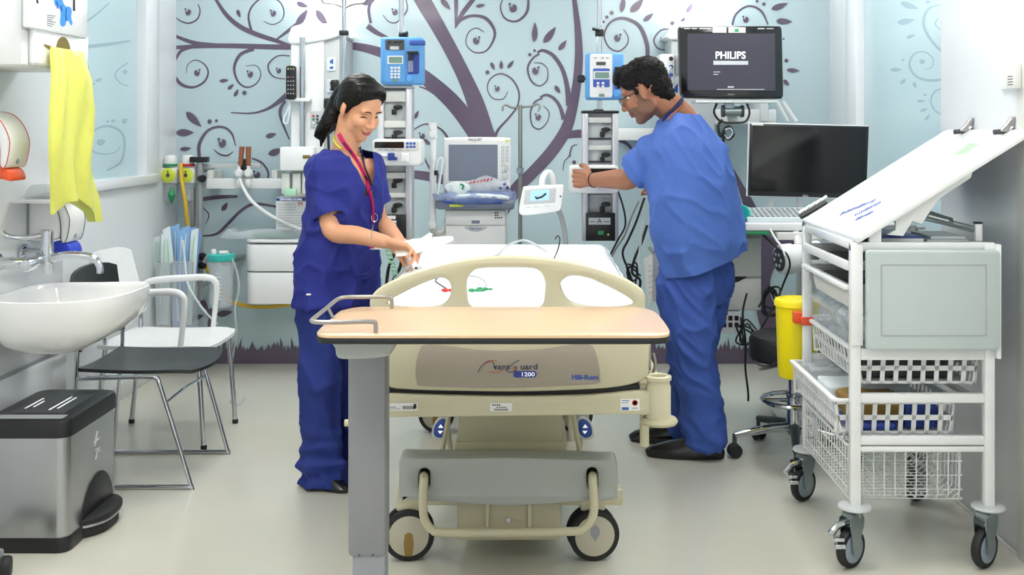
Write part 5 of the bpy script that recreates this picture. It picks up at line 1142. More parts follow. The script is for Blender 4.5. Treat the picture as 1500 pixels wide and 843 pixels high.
part('print', 'light_grey', sn, lambda mb: (mb.box(PX(1066, y9), PX(1075, y9), y9, y9 + .0006, PZ(128.5, y9), PZ(126.5, y9)), 0)); part('print', 'light_grey', sn, lambda mb: (mb.box(PX(1050, y9), PX(1120, y9), y9, y9 + .0006, PZ(131.5, y9), PZ(130.6, y9))))
text('lettering', 'PHILIPS', .011, facing((PX(1071, Y8), Y8 - .0006, PZ(138.5, Y8))), 'mid_grey', fr)
MB().plate([px_loop([(1044, 40), (1064, 40), (1064, 48), (1044, 48)], Y8)], XZ(Y8 - .001), .0015).build('sticker', 'paper_white', fr)
s_ = MB().plate([px_loop([(1067, 40), (1092, 40), (1092, 48), (1067, 48)], Y8)], XZ(Y8 - .001), .0015).build('sticker', 'paper_white', fr)
part('print', 'green', s_, lambda mb: mb.box(PX(1076, Y8), PX(1082, Y8), Y8 - .0015, Y8 - .0009, PZ(47, Y8), PZ(42, Y8)))
part('print', 'light_grey', fr, lambda mb: [mb.box(PX(a, Y8), PX(b, Y8), Y8 - .0007, Y8, PZ(42.6, Y8), PZ(41.2, Y8)) for a, b in ((1002, 1011), (1013, 1021), (1024, 1042), (1110, 1120), (1123, 1133))])
part('side_key', 'mid_grey', fr, lambda mb: [mb.cyl(P(995, y, Y8 + .012), P(995, y, Y8 + .026), .004, seg=8) for y in (90, 96, 102, 108, 114, 120)])
bx('tray', 'white_plastic', ph, PX(1020, Y8), PX(1140, Y8), Y8 + .01, Y8 + .2, PZ(150.5, Y8), PZ(146, Y8), .004)
part('tilt_joint', 'zinc', ph, lambda mb: (mb.cyl(P(1060, 163, Y8 + .1), P(1086, 163, Y8 + .1), .026), mb.box(PX(1066, Y8), PX(1080, Y8), Y8 + .08, Y8 + .14, PZ(165, Y8), PZ(148, Y8), .004)))
for a in (1057, 1085): cy('joint_cheek', 'dark_grey', ph, P(a, 163, Y8 + .1), P(a + 4, 163, Y8 + .1), .032)
tb('arm', 'off_white', ph, [P(1073, 165, Y8 + .13), P(1073, 172, Y8 + .3), P(1073, 172, 6.12)], .030, 2, seg=12)
tb('arm_cord', 'black_plastic', ph, [P(1050, 152, Y8 + .06), P(1046, 165, Y8 + .04), P(1056, 178, Y8 + .05), P(1075, 180, Y8 + .05), P(1092, 178, Y8 + .05), P(1098, 165, Y8 + .05), P(1094, 152, Y8 + .06)], .006, 4)
t = T('lead_coil', 'coiled black leads hanging under the wall screen', 'cable', P(1068, 190, Y8 + .08))
tb('cord', 'black_plastic', t, [P(1058, 176, Y8 + .08), P(1052, 185, Y8 + .07), P(1056, 200, Y8 + .07), P(1062, 188, Y8 + .06), P(1070, 187, Y8 + .07), P(1074, 198, Y8 + .07), P(1066, 204, Y8 + .08), P(1060, 195, Y8 + .06), P(1060, 215, Y8 + .08), P(1064, 235, Y8 + .09)], .008, 5)
tb('cord', 'chrome', t, [P(1062, 190, Y8 + .055), P(1070, 188, Y8 + .055), P(1073, 196, Y8 + .055), P(1066, 203, Y8 + .055), P(1061, 197, Y8 + .055)], .005, 5)

# ================================================================== infusion towers
YT = 5.22
def tower(label, a0, a1, y0_, y1_, cut):
    """a0..a1 and y0_..y1_ as seen in the photo at the tower's own distance"""
    t = T('infusion_tower', label, 'pump rack', P((a0 + a1) / 2, y1_, YT)); f = lambda a: PX(a, YT); g = lambda b: PZ(b, YT)
    bx('side_profile', 'satin_white', t, f(a1 - 9), f(a1), YT, YT + .12, g(y1_), g(y0_ + 4), .006); bx('side_profile', 'satin_white', t, f(a0), f(a0 + 9), YT, YT + .12, g(y1_), g(y0_ + 4), .006)
    bx('back_panel', 'light_grey', t, f(a0 + 9), f(a1 - 9), YT + .035, YT + .12, g(y1_ - 2), g(y0_ + 4), .002)
    bx('top_cap', 'light_grey' if cut else 'black_plastic', t, f(a0 - 1), f(a1 + 1), YT - .006, YT + .126, g(y0_ + 4), g(y0_), .005)
    return t, f, g
dm('satin_white', (206, 208, 214), .3, metal=.35)
def handle(t, f, g, px, py):
    h = part('release_handle', 'black_plastic', t, lambda mb: (mb.lathe([(.001, -.022), (.016, -.02), (.019, -.012), (.018, 0), (.010, .004)], (f(px), YT + .03, g(py)), (0, 1, 0), sx=1.25, sy=.62), mb.box(f(px - 9), f(px - 2), YT + .012, YT + .034, g(py + 11), g(py + 3), .003), mb.cyl((f(px), YT + .03, g(py)), (f(px), YT + .036, g(py)), .01)))
    part('slot_print', 'mid_grey', t, lambda mb: [mb.box(f(px - 4 + 4 * k), f(px - 2 + 4 * k), YT + .033, YT + .0345, g(py - 7), g(py - 9.5)) for k in range(3)])
def bar(t, f, g, a0, a1, y0_, y1_, m='off_white'): bx('slot_bar', m, t, f(a0), f(a1), YT + .008, YT + .036, g(y1_), g(y0_), .003)
tl, f, g = tower('grey infusion tower beside the nurse\'s face, blue pump on top', 553, 603, 125, 352, True)
for y0_, y1_ in ((134, 149), (177, 187), (253, 262), (283, 290)): bar(tl, f, g, 562, 594, y0_, y1_)
for y in (128, 200, 251): bx('slot_gap', 'dark_grey', tl, f(562), f(594), YT + .03, YT + .0355, g(y + 3), g(y + 1), 0)
for y in (157, 194, 265, 301): handle(tl, f, g, 582, y)
pb_ = bx('power_box', 'black_plastic', tl, f(556), f(595), YT - .01, YT + .036, g(351), g(315), .004)
part('label', 'paper_white', pb_, lambda mb: [mb.box(f(a), f(b), YT - .0112, YT - .0098, g(d), g(c)) for a, b, c, d in ((560, 580, 316, 321), (566, 581, 323, 327), (566, 581, 328, 334))]); part('label_mark', 'green', pb_, lambda mb: mb.box(f(560), f(564), YT - .0118, YT - .0108, g(320), g(317)))
tr_, f, g = tower('grey infusion tower at the right of the bed head, being reached by the man', 853, 906, 162, 354, False)
for y0_, y1_ in ((172, 180), (213, 220)): bar(tr_, f, g, 862, 896, y0_, y1_)
for y in (202, 236, 283): bx('slot_gap', 'dark_grey', tr_, f(862), f(896), YT + .03, YT + .0355, g(y + 3), g(y), 0)
for y in (190, 227, 300): handle(tr_, f, g, 888, y)
pb_ = bx('power_box', 'black_plastic', tr_, f(858), f(901), YT - .01, YT + .036, g(353), g(312), .004)
s_ = bx('name_label', 'light_grey', pb_, f(862), f(894), YT - .0115, YT - .0098, g(329), g(319), 0)
text('lettering', 'space', .011, facing((f(868), YT - .0118, g(324.5))), 'ink', s_); text('lettering', 'A', .033, facing((f(878), YT - .0118, g(324))), 'ink', s_); text('lettering', 'rena', .014, facing((f(888), YT - .0118, g(324.5))), 'ink', s_)
bx('power_key', 'green', pb_, f(876), f(884), YT - .016, YT - .0098, g(344), g(338), .002)
part('power_led', 'dial_yellow', pb_, lambda mb: mb.cyl(P(891, 344, YT - .013), P(891, 344, YT - .0095), .005, seg=10))
for a, lab, z1_ in ((588, 'steel ceiling pole carrying the left infusion tower', 128), (878, 'steel ceiling pole carrying the right infusion tower', 166)):
    t = T('ceiling_pole', lab, 'pole', P(a, z1_, YT + .06)); 
    cy('pole', 'chrome', t, P(a, z1_ - 1, YT + .06), (PX(a, YT + .06), YT + .06, ZC), .0125)
    part('pole_clamp', 'black_plastic', t, lambda mb: (mb.box(PX(a - 5, YT), PX(a + 7, YT), YT + .02, YT + .09, PZ(55 if a < 700 else 52, YT), PZ(47 if a < 700 else 42, YT), .004), mb.tube([P(a, 50 if a < 700 else 44, YT + .02), P(a + (9 if a < 700 else -10), 48 if a < 700 else 42, YT + .01)], .008)))
    bx('pole_foot', 'black_plastic', t, PX(a - 8, YT), PX(a + 7, YT), YT + .03, YT + .10, PZ(z1_ - .5, YT), PZ(z1_ - 6, YT), .004)
t = T('ceiling_pole', 'steel drip pole with hooks between the service column and the nurse', 'pole', P(503, 120, 5.7))
cy('pole', 'chrome', t, P(504, 300, 5.7), (PX(504, 5.7), 5.7, ZC), .012)
part('hook', 'satin_metal', t, lambda mb: [mb.tube([P(504, 12, 5.7), P(504 + s * 14, 6, 5.69), P(504 + s * 30, 4, 5.68), P(504 + s * 34, -4, 5.68)], .006, 6, n=3) for s in (-1, 1)])
part('pole_clamp', 'black_plastic', t, lambda mb: (mb.box(PX(498, 5.7), PX(510, 5.7), 5.67, 5.73, PZ(52, 5.7), PZ(45, 5.7), .004)))
# infusion pumps
def pump(label, x0_, x1_, y0_, y1_, fx0, fx1, face):
    t = T('infusion_pump', label, 'pump', P((x0_ + x1_) / 2, y1_, YT - .03)); f = lambda a: PX(a, YT - .05); g = lambda b: PZ(b, YT - .05); ya_ = YT - .05
    bx('case', 'pump_blue', t, f(x0_), f(x1_), ya_, YT + .045, g(y1_), g(y0_), .014, seg=3)
    fp = MB().plate([[(f(a), g(b)) for a, b in rrect(fx0, fx1, y0_ + 2, y1_ - 3, 3)]], XZ(ya_ - .006), .012, .003).build('front_panel', face, t); ys = ya_ - .0075
    w = fx1 - fx0; hh = y1_ - y0_
    MB().plate([[(f(a), g(b)) for a, b in rrect(fx0 + w * .14, fx1 - w * .12, y0_ + hh * .34, y0_ + hh * .74 if face == 'white_plastic' else y0_ + hh * .30, 2)]] if face == 'white_plastic' else [[(f(a), g(b)) for a, b in rrect(fx0 + w * .06, fx1 - w * .05, y0_ + hh * .06, y0_ + hh * .28, 2)]], XZ(ys), .003).build('colour_field', 'label_blue' if face == 'white_plastic' else 'dark_grey', fp)
    MB().plate([[(f(a), g(b)) for a, b in rrect(fx0 + w * .16, fx1 - w * .1, y0_ + hh * .40, y0_ + hh * .57, 1)]], XZ(ys - .001), .004, .001).build('display_frame', 'white_plastic', fp)
    MB().plate([[(f(a), g(b)) for a, b in rrect(fx0 + w * .22, fx1 - w * .15, y0_ + hh * .42, y0_ + hh * .55, 1)]], XZ(ys - .002), .002).build('display', 'lcd_green', fp)
    MB().plate([[(f(a), g(b)) for a, b in rrect(fx0 + w * .28, fx1 - w * .3, y0_ + hh * .20, y0_ + hh * .27, 1)]], XZ(ys - .001), .003).build('rate_window', 'dark_grey' if face == 'white_plastic' else 'light_grey', fp)
    MB().plate([[(f(a), g(b)) for a, b in rrect(fx0 + w * .40, fx1 - w * .36, y0_ + hh * .88, y0_ + hh * .94, .5)]], XZ(ys - .001), .003).build('rate_window', 'lcd_green', fp)
    for r in range(4):
        for c in range(3):
            if face == 'white_plastic' and c == 2: continue
            a = fx0 + w * (.30 + .17 * c + (.05 * c if face == 'white_plastic' else 0)); b = y0_ + hh * (.63 + .065 * r)
            MB().plate([[(f(q_), g(s_)) for q_, s_ in rrect(a, a + w * .12, b, b + hh * .045, .6)]], XZ(ys - .003), .004, .0006).build('key', 'white_plastic', fp)
    part('print', 'mid_grey', fp, lambda mb: [mb.box(f(fx0 + w * a), f(fx0 + w * (a + .12)), ys, ys + .002, g(y0_ + hh * .13), g(y0_ + hh * .105)) for a in (.18, .5, .72)])
    # door side with syringe clamp
    sx0 = fx1 + 2
    MB().plate([[(f(a), g(b)) for a, b in rrect(sx0 + 1, x1_ - 6, y0_ + hh * .30, y0_ + hh * .78, 3)]], XZ(ya_ - .002), .004, .001).build('line_channel', 'deep_blue', t)
    part('clamp_lever', 'black_plastic', t, lambda mb: (mb.box(f(sx0 + 1), f(x1_ - 6), ya_ - .03, ya_ - .002, g(y0_ + hh * .36), g(y0_ + hh * .31), .003), mb.cyl((f(sx0 + 6), ya_ - .02, g(y0_ + hh * .36)), (f(sx0 + 6), ya_ - .02, g(y0_ + hh * .50)), .010)))
    part('drip_chamber', 'clear_plastic', t, lambda mb: mb.cyl((f(sx0 + 6), ya_ - .012, g(y0_ + hh * .50)), (f(sx0 + 6), ya_ - .012, g(y0_ + hh * .74)), .012))
    part('door_latch', 'pump_blue', t, lambda mb: mb.lathe([(.012, -.014), (.016, -.01), (.016, 0), (.012, .004)], (f(sx0 + 4), ya_, g(y0_ + hh * .88)), (0, 1, 0)))
    return t, f, g
t, f, g = pump('blue infusion pump on top of the left tower', 557, 620, 54, 124, 563, 594, 'pump_blue')
bx('carry_handle', 'label_blue', t, f(600), f(622), YT - .06, YT + .0, g(66), g(59), .005)
t, f, g = pump('white fronted blue infusion pump on the pole above the right tower', 858, 914, 77, 146, 864, 897, 'white_plastic')
part('clamp_knob', 'black_plastic', t, lambda mb: (mb.lathe([(.010, -.01), (.017, -.006), (.02, .01), (.017, .024), (.006, .026)], (f(849), YT - .01, g(115)), (1, 0, 0)), mb.cyl((f(852), YT - .01, g(115)), (f(860), YT - .01, g(115)), .006)))
# syringe drivers
def driver(label, x0_, x1_, y0_, y1_, Y, flip):
    t = T('syringe_driver', label, 'syringe driver', P((x0_ + x1_) / 2, y1_, Y)); f = lambda a: PX(a, Y); g = lambda b: PZ(b, Y)
    X_ = (lambda a: x0_ + x1_ - a) if flip else (lambda a: a)
    def rr_(a, b, c, d, r=2): a, b = sorted((X_(a), X_(b))); return [(f(p), g(q_)) for p, q_ in rrect(a, b, c, d, r)]
    MB().plate([rr_(x0_, x1_, y0_, y1_, 6)], XZ(Y), YT + .03 - Y, .010).build('case', 'white_plastic', t)
    fp = MB().plate([rr_(x0_ + 2, x1_ - 3, y0_ + 2, y0_ + 17, 4)], XZ(Y - .006), .01, .003).build('front_panel', 'off_white', t)
    MB().plate([rr_(x0_ + 4, x0_ + 47, y0_ + 4, y0_ + 13, 1)], XZ(Y - .0075), .003).build('display', 'screen_black', fp)
    for k in range(6):
        a = x0_ + 50 + (k % 3) * 5; b = y0_ + 4.5 + (k // 3) * 5
        MB().plate([rr_(a, a + 4, b, b + 3.6, .8)], XZ(Y - .008), .003, .0005).build('key', 'label_blue', fp)
    part('print', 'mid_grey', fp, lambda mb: [mb.box(*sorted((f(X_(x0_ + a)), f(X_(x0_ + a + 5)))), Y - .0068, Y - .0058, g(y0_ + 16), g(y0_ + 15)) for a in (10, 18, 28, 40, 50)])
    part('plunger_clamp', 'deep_blue', t, lambda mb: (mb.box(*sorted((f(X_(x0_ + 24)), f(X_(x0_ + 33)))), Y - .03, Y + .004, g(y0_ + 31), g(y0_ + 20), .004), mb.box(*sorted((f(X_(x0_ + 33)), f(X_(x0_ + 37)))), Y - .02, Y + .004, g(y0_ + 31), g(y0_ + 26), .003)))
    part('plunger_drive', 'white_gloss', t, lambda mb: mb.box(*sorted((f(X_(x0_ + 43)), f(X_(x0_ + 55)))), Y - .03, Y + .004, g(y0_ + 33), g(y0_ + 20), .006))
    tb('syringe', 'packet_white', t, [(f(X_(x0_ + 4)), Y - .012, g(y0_ + 24)), (f(X_(x0_ + 24)), Y - .012, g(y0_ + 24))], .008)
driver('white syringe driver with dark display on the left tower beside the nurse', 545, 617, 204, 243, YT - .14, False)
driver('white syringe driver on the right tower gripped by the man', 834, 907, 243, 284, YT - .14, True)

# ================================================================== ventilator
YV = 5.42
vt = T('ventilator', 'white ventilator with grey screen on a drawer base behind the bed head', 'ventilator', (PX(697, YV), YV + .15, 0)); f = lambda a: PX(a, YV); g = lambda b: PZ(b, YV)
bx('base_cabinet', 'off_white', vt, f(652), f(741), YV, YV + .35, .12, g(306), .012)
bx('base_drawer', 'white_plastic', vt, f(653), f(740), YV - .008, YV, g(330), g(308), .004)
lo = bx('base_door', 'white_plastic', vt, f(653), f(740), YV - .008, YV, .15, g(331.5), .004)
MB().plate([[(f(a), g(b)) for a, b in smooth2([(682, 332), (712, 332), (710, 336), (697, 340), (684, 336)], 3)]], XZ(YV - .0095), .002).build('logo_plate', 'light_grey', lo)
text('lettering', 'Servo-i', .021, facing((f(697), YV - .0102, g(335))), 'deep_blue', lo)
MB().plate([[(f(a), g(b)) for a, b in rrect(691, 703, 323, 327.5, 1)]], XZ(YV - .0095), .003).build('lock', 'screen_grey', vt)
part('print', 'ink', vt, lambda mb: [mb.box(f(725 + k * 3), f(727 + k * 3), YV - .0092, YV - .0078, g(b + 2), g(b)) for b in (311, 314.5, 318) for k in range(4 if b > 317 else 2)])
for x, y in ((f(658), YV + .05), (f(735), YV + .05), (f(658), YV + .3), (f(735), YV + .3)): part('castor', 'black_rubber', vt, lambda mb: mb.lathe([(.02, -.016), (.048, -.014), (.052, 0), (.048, .014), (.02, .016)], (x, y, .053), (1, 0, 0)))
bx('base_plinth', 'mid_grey', vt, f(646), f(747), YV - .02, YV + .37, .085, .13, .01)
bx('shelf', 'screen_grey', vt, f(640), f(754), YV - .06, YV + .3, g(306), g(292), .012)
MB().plate([[(f(a), g(b)) for a, b in rrect(660, 681, 298.5, 302, 1)]], XZ(YV - .0612), .002).build('rating_label', 'dial_yellow', vt)
neck = bx('screen_neck', 'off_white', vt, f(680), f(715), YV + .08, YV + .16, g(292), g(270), .01)
hd = MB().plate([[(f(a), g(b)) for a, b in smooth2([(650, 206), (655, 202), (700, 201), (742, 202), (748, 207), (748, 240), (747, 278), (742, 281), (700, 281), (655, 281), (649, 277), (649, 240)], 3)]], XZ(YV + .005), .09, .012).build('screen_head', 'white_plastic', vt)
MB().plate([[(f(a), g(b)) for a, b in rrect(657, 729, 212, 265, 1)]], XZ(YV + .0035), .003).build('screen', 'screen_grey', hd)
text('lettering', 'MAQUET', .017, facing((f(696), YV + .0038, g(204.8))), 'ink', hd)
for r in range(5):
    for c in range(2): MB().plate([[(f(a), g(b)) for a, b in rrect(734 + c * 6.5, 739 + c * 6.5, 214 + r * 5, 218 + r * 5, .6)]], XZ(YV + .002), .004, .0005).build('key', 'light_grey', hd)
for a, b, r in ((737, 241, .009), (743, 244, .009), (737, 250, .009), (743, 248, .009), (740, 258, .017)): part('dial', 'light_grey', hd, lambda mb: mb.cyl((f(a), YV - .006, g(b)), (f(a), YV + .006, g(b)), r, b=.002))
MB().plate([[(f(a), g(b)) for a, b in rrect(740, 745, 205, 208.5, 1)]], XZ(YV + .004), .003).build('sticker', 'dial_yellow', hd)
ar = T('support_arm', 'white jointed tube support arm at the left of the ventilator', 'arm', P(634, 345, YV)); 
tb('lower_tube', 'white_gloss', ar, [P(634, 330, YV - .02), P(634, 260, YV - .02), P(635, 195, YV - .02)], .016, seg=12)
for b in (186, 197, 330): part('joint', 'white_plastic', ar, lambda mb: (mb.cyl(P(634, b + 6, YV - .02), P(634, b - 6, YV - .02), .021, b=.004), mb.cyl(P(634, b, YV - .045), P(634, b, YV + .01), .014)))
part('joint', 'off_white', ar, lambda mb: mb.tube([P(634, 334, YV - .02), P(636, 342, YV + .01), P(648, 340, YV + .04), (f(655), YV + .05, g(320))], .016, 8, n=2))
t = T('breathing_hose', 'thin white hose hooked over beside the support arm', 'hose', P(645, 240, YV - .02)); tb('hose', 'packet_white', t, [P(640, 300, YV - .03), P(637, 268, YV - .03), P(639, 244, YV - .03), P(643, 233, YV - .03), P(648, 234, YV - .03), P(646, 250, YV - .03), P(643, 270, YV - .03), P(641, 285, YV - .04)], .007, 4)
part('connector', 'black_plastic', t, lambda mb: mb.cyl(P(639, 250, YV - .035), P(639, 257, YV - .035), .010))
def crinkle(mb, x0_, x1_, y0_, y1_, z0_, z1_, amp, sd, n=26, m=12):
    R = []
    for i in range(n):
        u = i / (n - 1); row = []
        for k in range(m):
            a = 2 * PI * k / m; e = math.sin(PI * min(1, max(.02, u))) ** .35
            p = V((x0_ + (x1_ - x0_) * u, (y0_ + y1_) / 2 + math.cos(a) * (y1_ - y0_) / 2 * e, (z0_ + z1_) / 2 + math.sin(a) * (z1_ - z0_) / 2 * e))
            row.append(mb.v(p + noise.noise_vector(p * 14 + V((sd, 0, 0))) * amp + noise.noise_vector(p * 40) * amp * .35))
        R.append(row)
    mb.skin(R)
t = T('wrapped_tubing', 'blue tinted plastic wrapped tubing set lying on the ventilator shelf', 'pack', (f(697), YV, g(292)))
part('wrapper', 'film_wrap', t, lambda mb: crinkle(mb, f(636), f(758), YV - .10, YV + .06, g(302), g(276), .022, 0), ang=180)
tb('tubing', 'packet_white', t, [P(655, 291, YV - .06), P(675, 288, YV - .08), P(700, 287, YV - .085), P(725, 288, YV - .08), P(745, 290, YV - .05)], .012, 4); tb('tubing', 'label_blue', t, [P(650, 296, YV - .05), P(690, 295, YV - .07), P(735, 296, YV - .06)], .012, 4)
t = T('mask_pack', 'clear bag with red print leaning on the ventilator screen', 'bag', (f(710), YV - .04, g(278)))
w_ = part('bag', 'film_clear', t, lambda mb: crinkle(mb, f(684), f(744), YV - .06, YV - .012, g(284), g(258), .016, 5), ang=180)
part('print', 'red', w_, lambda mb: [mb.tube([P(688 + k * 5, 270 - k * .9, YV - .066), P(691 + k * 5, 266 - k * .9, YV - .066)], .003, 5) for k in range(7)])
part('print', 'deep_blue', w_, lambda mb: [mb.ell(P(a, b, YV - .06), (.008, .004, .006)) for a, b in ((739, 270), (745, 277), (733, 276))])
t = T('mask_pack', 'white packet with green mark standing left on the ventilator shelf', 'bag', (f(670), YV - .04, g(280)))
w_ = part('bag', 'packet_white', t, lambda mb: crinkle(mb, f(652), f(690), YV - .07, YV - .02, g(287), g(266), .014, 9), ang=180); tb('print', 'green', w_, [P(674, 270, YV - .075), P(679, 272, YV - .077), P(677, 278, YV - .077)], .005, 3)

# ================================================================== drip stand and bed control
ds = T('drip_stand', 'slim steel drip stand with two top hooks behind the ventilator', 'stand', (PX(762, 6.05), 6.05, 0))
cy('pole', 'satin_metal', ds, (PX(762, 6.05), 6.05, .05), P(762, 154, 6.05), .0115); cy('pole_collar', 'chrome', ds, P(762, 254, 6.05), P(762, 246, 6.05), .02)
tb('hook', 'satin_metal', ds, [P(736, 163, 6.05), P(737, 156, 6.05), P(742, 154, 6.05), P(750, 158, 6.05), P(762, 157, 6.05), P(778, 156, 6.05), P(788, 152, 6.05), P(791, 158, 6.05), P(787, 163, 6.05)], .006, 3)
for k in range(5): a_ = 2 * PI * k / 5; e_ = V((PX(762, 6.05) + .19 * math.cos(a_), 6.05 + .19 * math.sin(a_), .05)); l_ = tb('base_leg', 'mid_grey', ds, [(PX(762, 6.05), 6.05, .08), e_ + V((0, 0, .02))], .014); part('castor', 'black_rubber', l_, lambda mb: mb.lathe([(.01, -.01), (.024, -.008), (.024, .008), (.01, .01)], e_ + V((0, 0, -.025)), (math.sin(a_), math.cos(a_), 0)))
YG = 5.0
bc_ = T('bed_control', 'white bed control panel with blue screen on a bent arm at the bed head', 'control panel', P(815, 355, YG))
cpo = [(PX(a, YG - .06), PZ(b, YG - .06)) for a, b in smooth2([(766, 276), (770, 273.5), (798, 272), (822, 271), (826, 273), (826, 280), (824, 295), (822, 306), (816, 310), (790, 314), (768, 316), (761, 313), (760, 306), (763, 290)], 3)]
pn = MB().plate([cpo], XZ(YG - .06), .045, .008).build('panel', 'white_plastic', bc_); yy = YG - .0615
MB().plate([px_loop([(769, 279), (815, 276), (813, 297), (767, 300)], yy)], XZ(yy), .003, .0008).build('display_frame', 'light_grey', pn)
dsp = MB().plate([px_loop([(777, 279.5), (805, 278), (804, 293), (776, 295)], yy)], XZ(yy - .001), .003).build('display', 'screen_blue', pn)
part('bed_icon', 'ink', dsp, lambda mb: (mb.tube([P(786, 291, yy - .001), P(794, 288.5, yy - .001), P(800, 283.5, yy - .001)], .005, 6), mb.tube([P(784, 288, yy - .001), P(787, 292, yy - .001)], .004, 6)))
MB().plate([px_loop([(767, 301), (813, 298), (812, 302.5), (766, 305.5)], yy)], XZ(yy), .003, .0008).build('key_strip', 'white_gloss', pn)
part('print', 'light_grey', pn, lambda mb: [mb.box(PX(a, yy), PX(a + 6, yy), yy - .0008, yy + .001, PZ(b + 1.2, yy), PZ(b, yy)) for a, b in ((770, 303), (782, 302.2), (798, 301))])
part('fixing', 'dark_grey', pn, lambda mb: mb.cyl(P(821, 288, YG - .063), P(821, 288, YG - .055), .004))
tb('arm', 'white_plastic', bc_, [P(794, 274, YG - .03), P(795, 262, YG - .02), P(800, 254, YG), P(806, 254, YG + .01), P(810, 264, YG + .02), P(811, 285, YG + .03)], .014, 4, seg=12)
tb('lower_arm', 'mid_grey', bc_, [P(810, 280, YG + .03), P(817, 305, YG + .03), P(824, 325, YG + .03), P(829, 356, YG + .03), (PX(829, YG), YG + .03, .72)], [.014, .013, .012, .011, .011], 4, seg=12)
# cables by the right tower and the hanging charts
cable('black cable from the right tower down to the bed head', [P(898, 262, YT + .02), P(912, 300, YT), P(916, 330, YT), P(905, 352, YT), P(893, 375, YT), P(884, 390, YT)])
cable('black cable falling from the man\'s waist behind the bed corner', [P(944, 290, 5.3), P(932, 325, 5.3), P(920, 352, 5.3), P(912, 372, 5.3), P(922, 400, 5.3), P(930, 430, 5.3), P(926, 470, 5.3)], .006)
cable('grey cable beside the man\'s tunic near the right tower', [P(936, 295, 5.35), P(925, 318, 5.35), P(915, 345, 5.35), P(898, 372, 5.35), P(890, 400, 5.35)], .005, 'mid_grey')
cable('thick black cable pair curling at the hanging chart', [P(948, 330, 5.2), P(940, 355, 5.2), P(930, 378, 5.2), P(926, 400, 5.2), P(938, 412, 5.2), P(932, 440, 5.2)], .007)
cable('white cable hanging in front of the black ones by the chart', [P(945, 322, 5.15), P(940, 340, 5.15), P(938, 360, 5.15), P(936, 380, 5.15), P(938, 394, 5.15)], .006, 'packet_white')
tangle('tangled black cables by the right corner of the bed head', P(925, 400, 5.25), 10, .045, 8)
cable('black cable hanging from the left tower behind the nurse\'s hands', [P(572, 350, YT - .01), P(578, 368, 5.1), P(572, 385, 5.1), P(568, 400, 5.1), P(566, 430, 5.1), P(570, 480, 5.15)], .008)
cable('second black cable from the left tower at the bed side', [P(580, 350, YT - .01), P(588, 372, 5.1), P(586, 392, 5.1), P(576, 412, 5.1), P(572, 440, 5.1)], .008)
t = T('coiled_lead', 'pale coiled lead hanging under the left tower', 'lead', P(565, 380, 5.05)); tb('cord', 'mint', t, [P(564 + 4 * math.cos(k * 1.6) + k * .45, 352 + k * 1.5 + 3 * math.sin(k * 1.6), 5.05 + .012 * math.sin(k * 1.6)) for k in range(40)], .0035, 2, seg=5)
t = T('hanging_chart', 'white paper chart sheet hanging behind the bed beside the man', 'chart', P(957, 380, 5.1))
def chart(mb):
    R = []
    for i in range(8):
        b = 372 + i * 10; o = .012 * math.sin(i * .9)
        R.append([P(943 + i * .8, b + 8, 5.12 + o), P(956, b, 5.08 - o), P(972, b - 3, 5.12 + o)])
    V_ = [[mb.v(p) for p in r] + [mb.v(p + V((0, .003, 0))) for p in r[::-1]] for r in R]; mb.skin(V_)
c_ = part('sheet', 'paper_white', t, chart)
part('print', 'light_grey', c_, lambda mb: [mb.tube([P(950, 390 + k * 8, 5.079), P(962, 386 + k * 8, 5.079)], .0018, 4) for k in range(6)])
bx('chart_hook', 'satin_metal', t, PX(955, 5.1), PX(961, 5.1), 5.1, 5.3, PZ(372, 5.1), PZ(369, 5.1), .002)
# ================================================================== people
def remesh(mb, voxel, it=4, fac=.5):
    bm = mb.bm; bmesh.ops.recalc_face_normals(bm, faces=bm.faces)
    me = bpy.data.meshes.new('raw'); bm.to_mesh(me); bm.free()
    o = bpy.data.objects.new('raw', me); COL.objects.link(o)
    r = o.modifiers.new('r', 'REMESH'); r.mode = 'VOXEL'; r.voxel_size = voxel; r.use_smooth_shade = True
    s = o.modifiers.new('s', 'SMOOTH'); s.factor = fac; s.iterations = it
    bpy.context.view_layer.update()
    out = bpy.data.meshes.new_from_object(o.evaluated_get(bpy.context.evaluated_depsgraph_get()))
    bpy.data.objects.remove(o); bpy.data.meshes.remove(me)
    return out
def limb(mb, pts, radii, n=4, flat=None, seg=16):
    """tapered limb with round ends along a smooth path"""
    q = catmull([V(p) for p in pts], n) if len(pts) > 2 else [V(p) for p in pts]
    if len(pts) > 2:
        m0 = len(pts); rr_ = [radii[min(i // n, m0 - 1)] + (radii[min(i // n + 1, m0 - 1)] - radii[min(i // n, m0 - 1)]) * ((i % n) / n) for i in range(len(q))]
    else: rr_ = list(radii)
    d0 = (q[0] - q[1]).normalized(); d1 = (q[-1] - q[-2]).normalized()
    A = [(q[0] + d0 * rr_[0] * math.sin(a), rr_[0] * math.cos(a)) for a in (1.45, 1.1, .7, .35)]
    B = [(q[-1] + d1 * rr_[-1] * math.sin(a), rr_[-1] * math.cos(a)) for a in (.35, .7, 1.1, 1.45)]
    full = A + list(zip(q, rr_)) + B
    mb.tube([p for p, _ in full], [r for _, r in full], seg, flat=flat)
def rings(mb, secs, f, r, seg=40, pw=2.3):
    """stacked super-ellipse sections: (centre, half depth along f, half width along r)"""
    R = []
    for c, a, b in secs:
        row = []
        for k in range(seg):
            t = 2 * PI * k / seg; ct, st_ = math.cos(t), math.sin(t)
            row.append(mb.v(V(c) + f * (a * math.copysign(abs(ct) ** (2 / pw), ct)) + r * (b * math.copysign(abs(st_) ** (2 / pw), st_))))
        R.append(row)
    mb.skin(R)
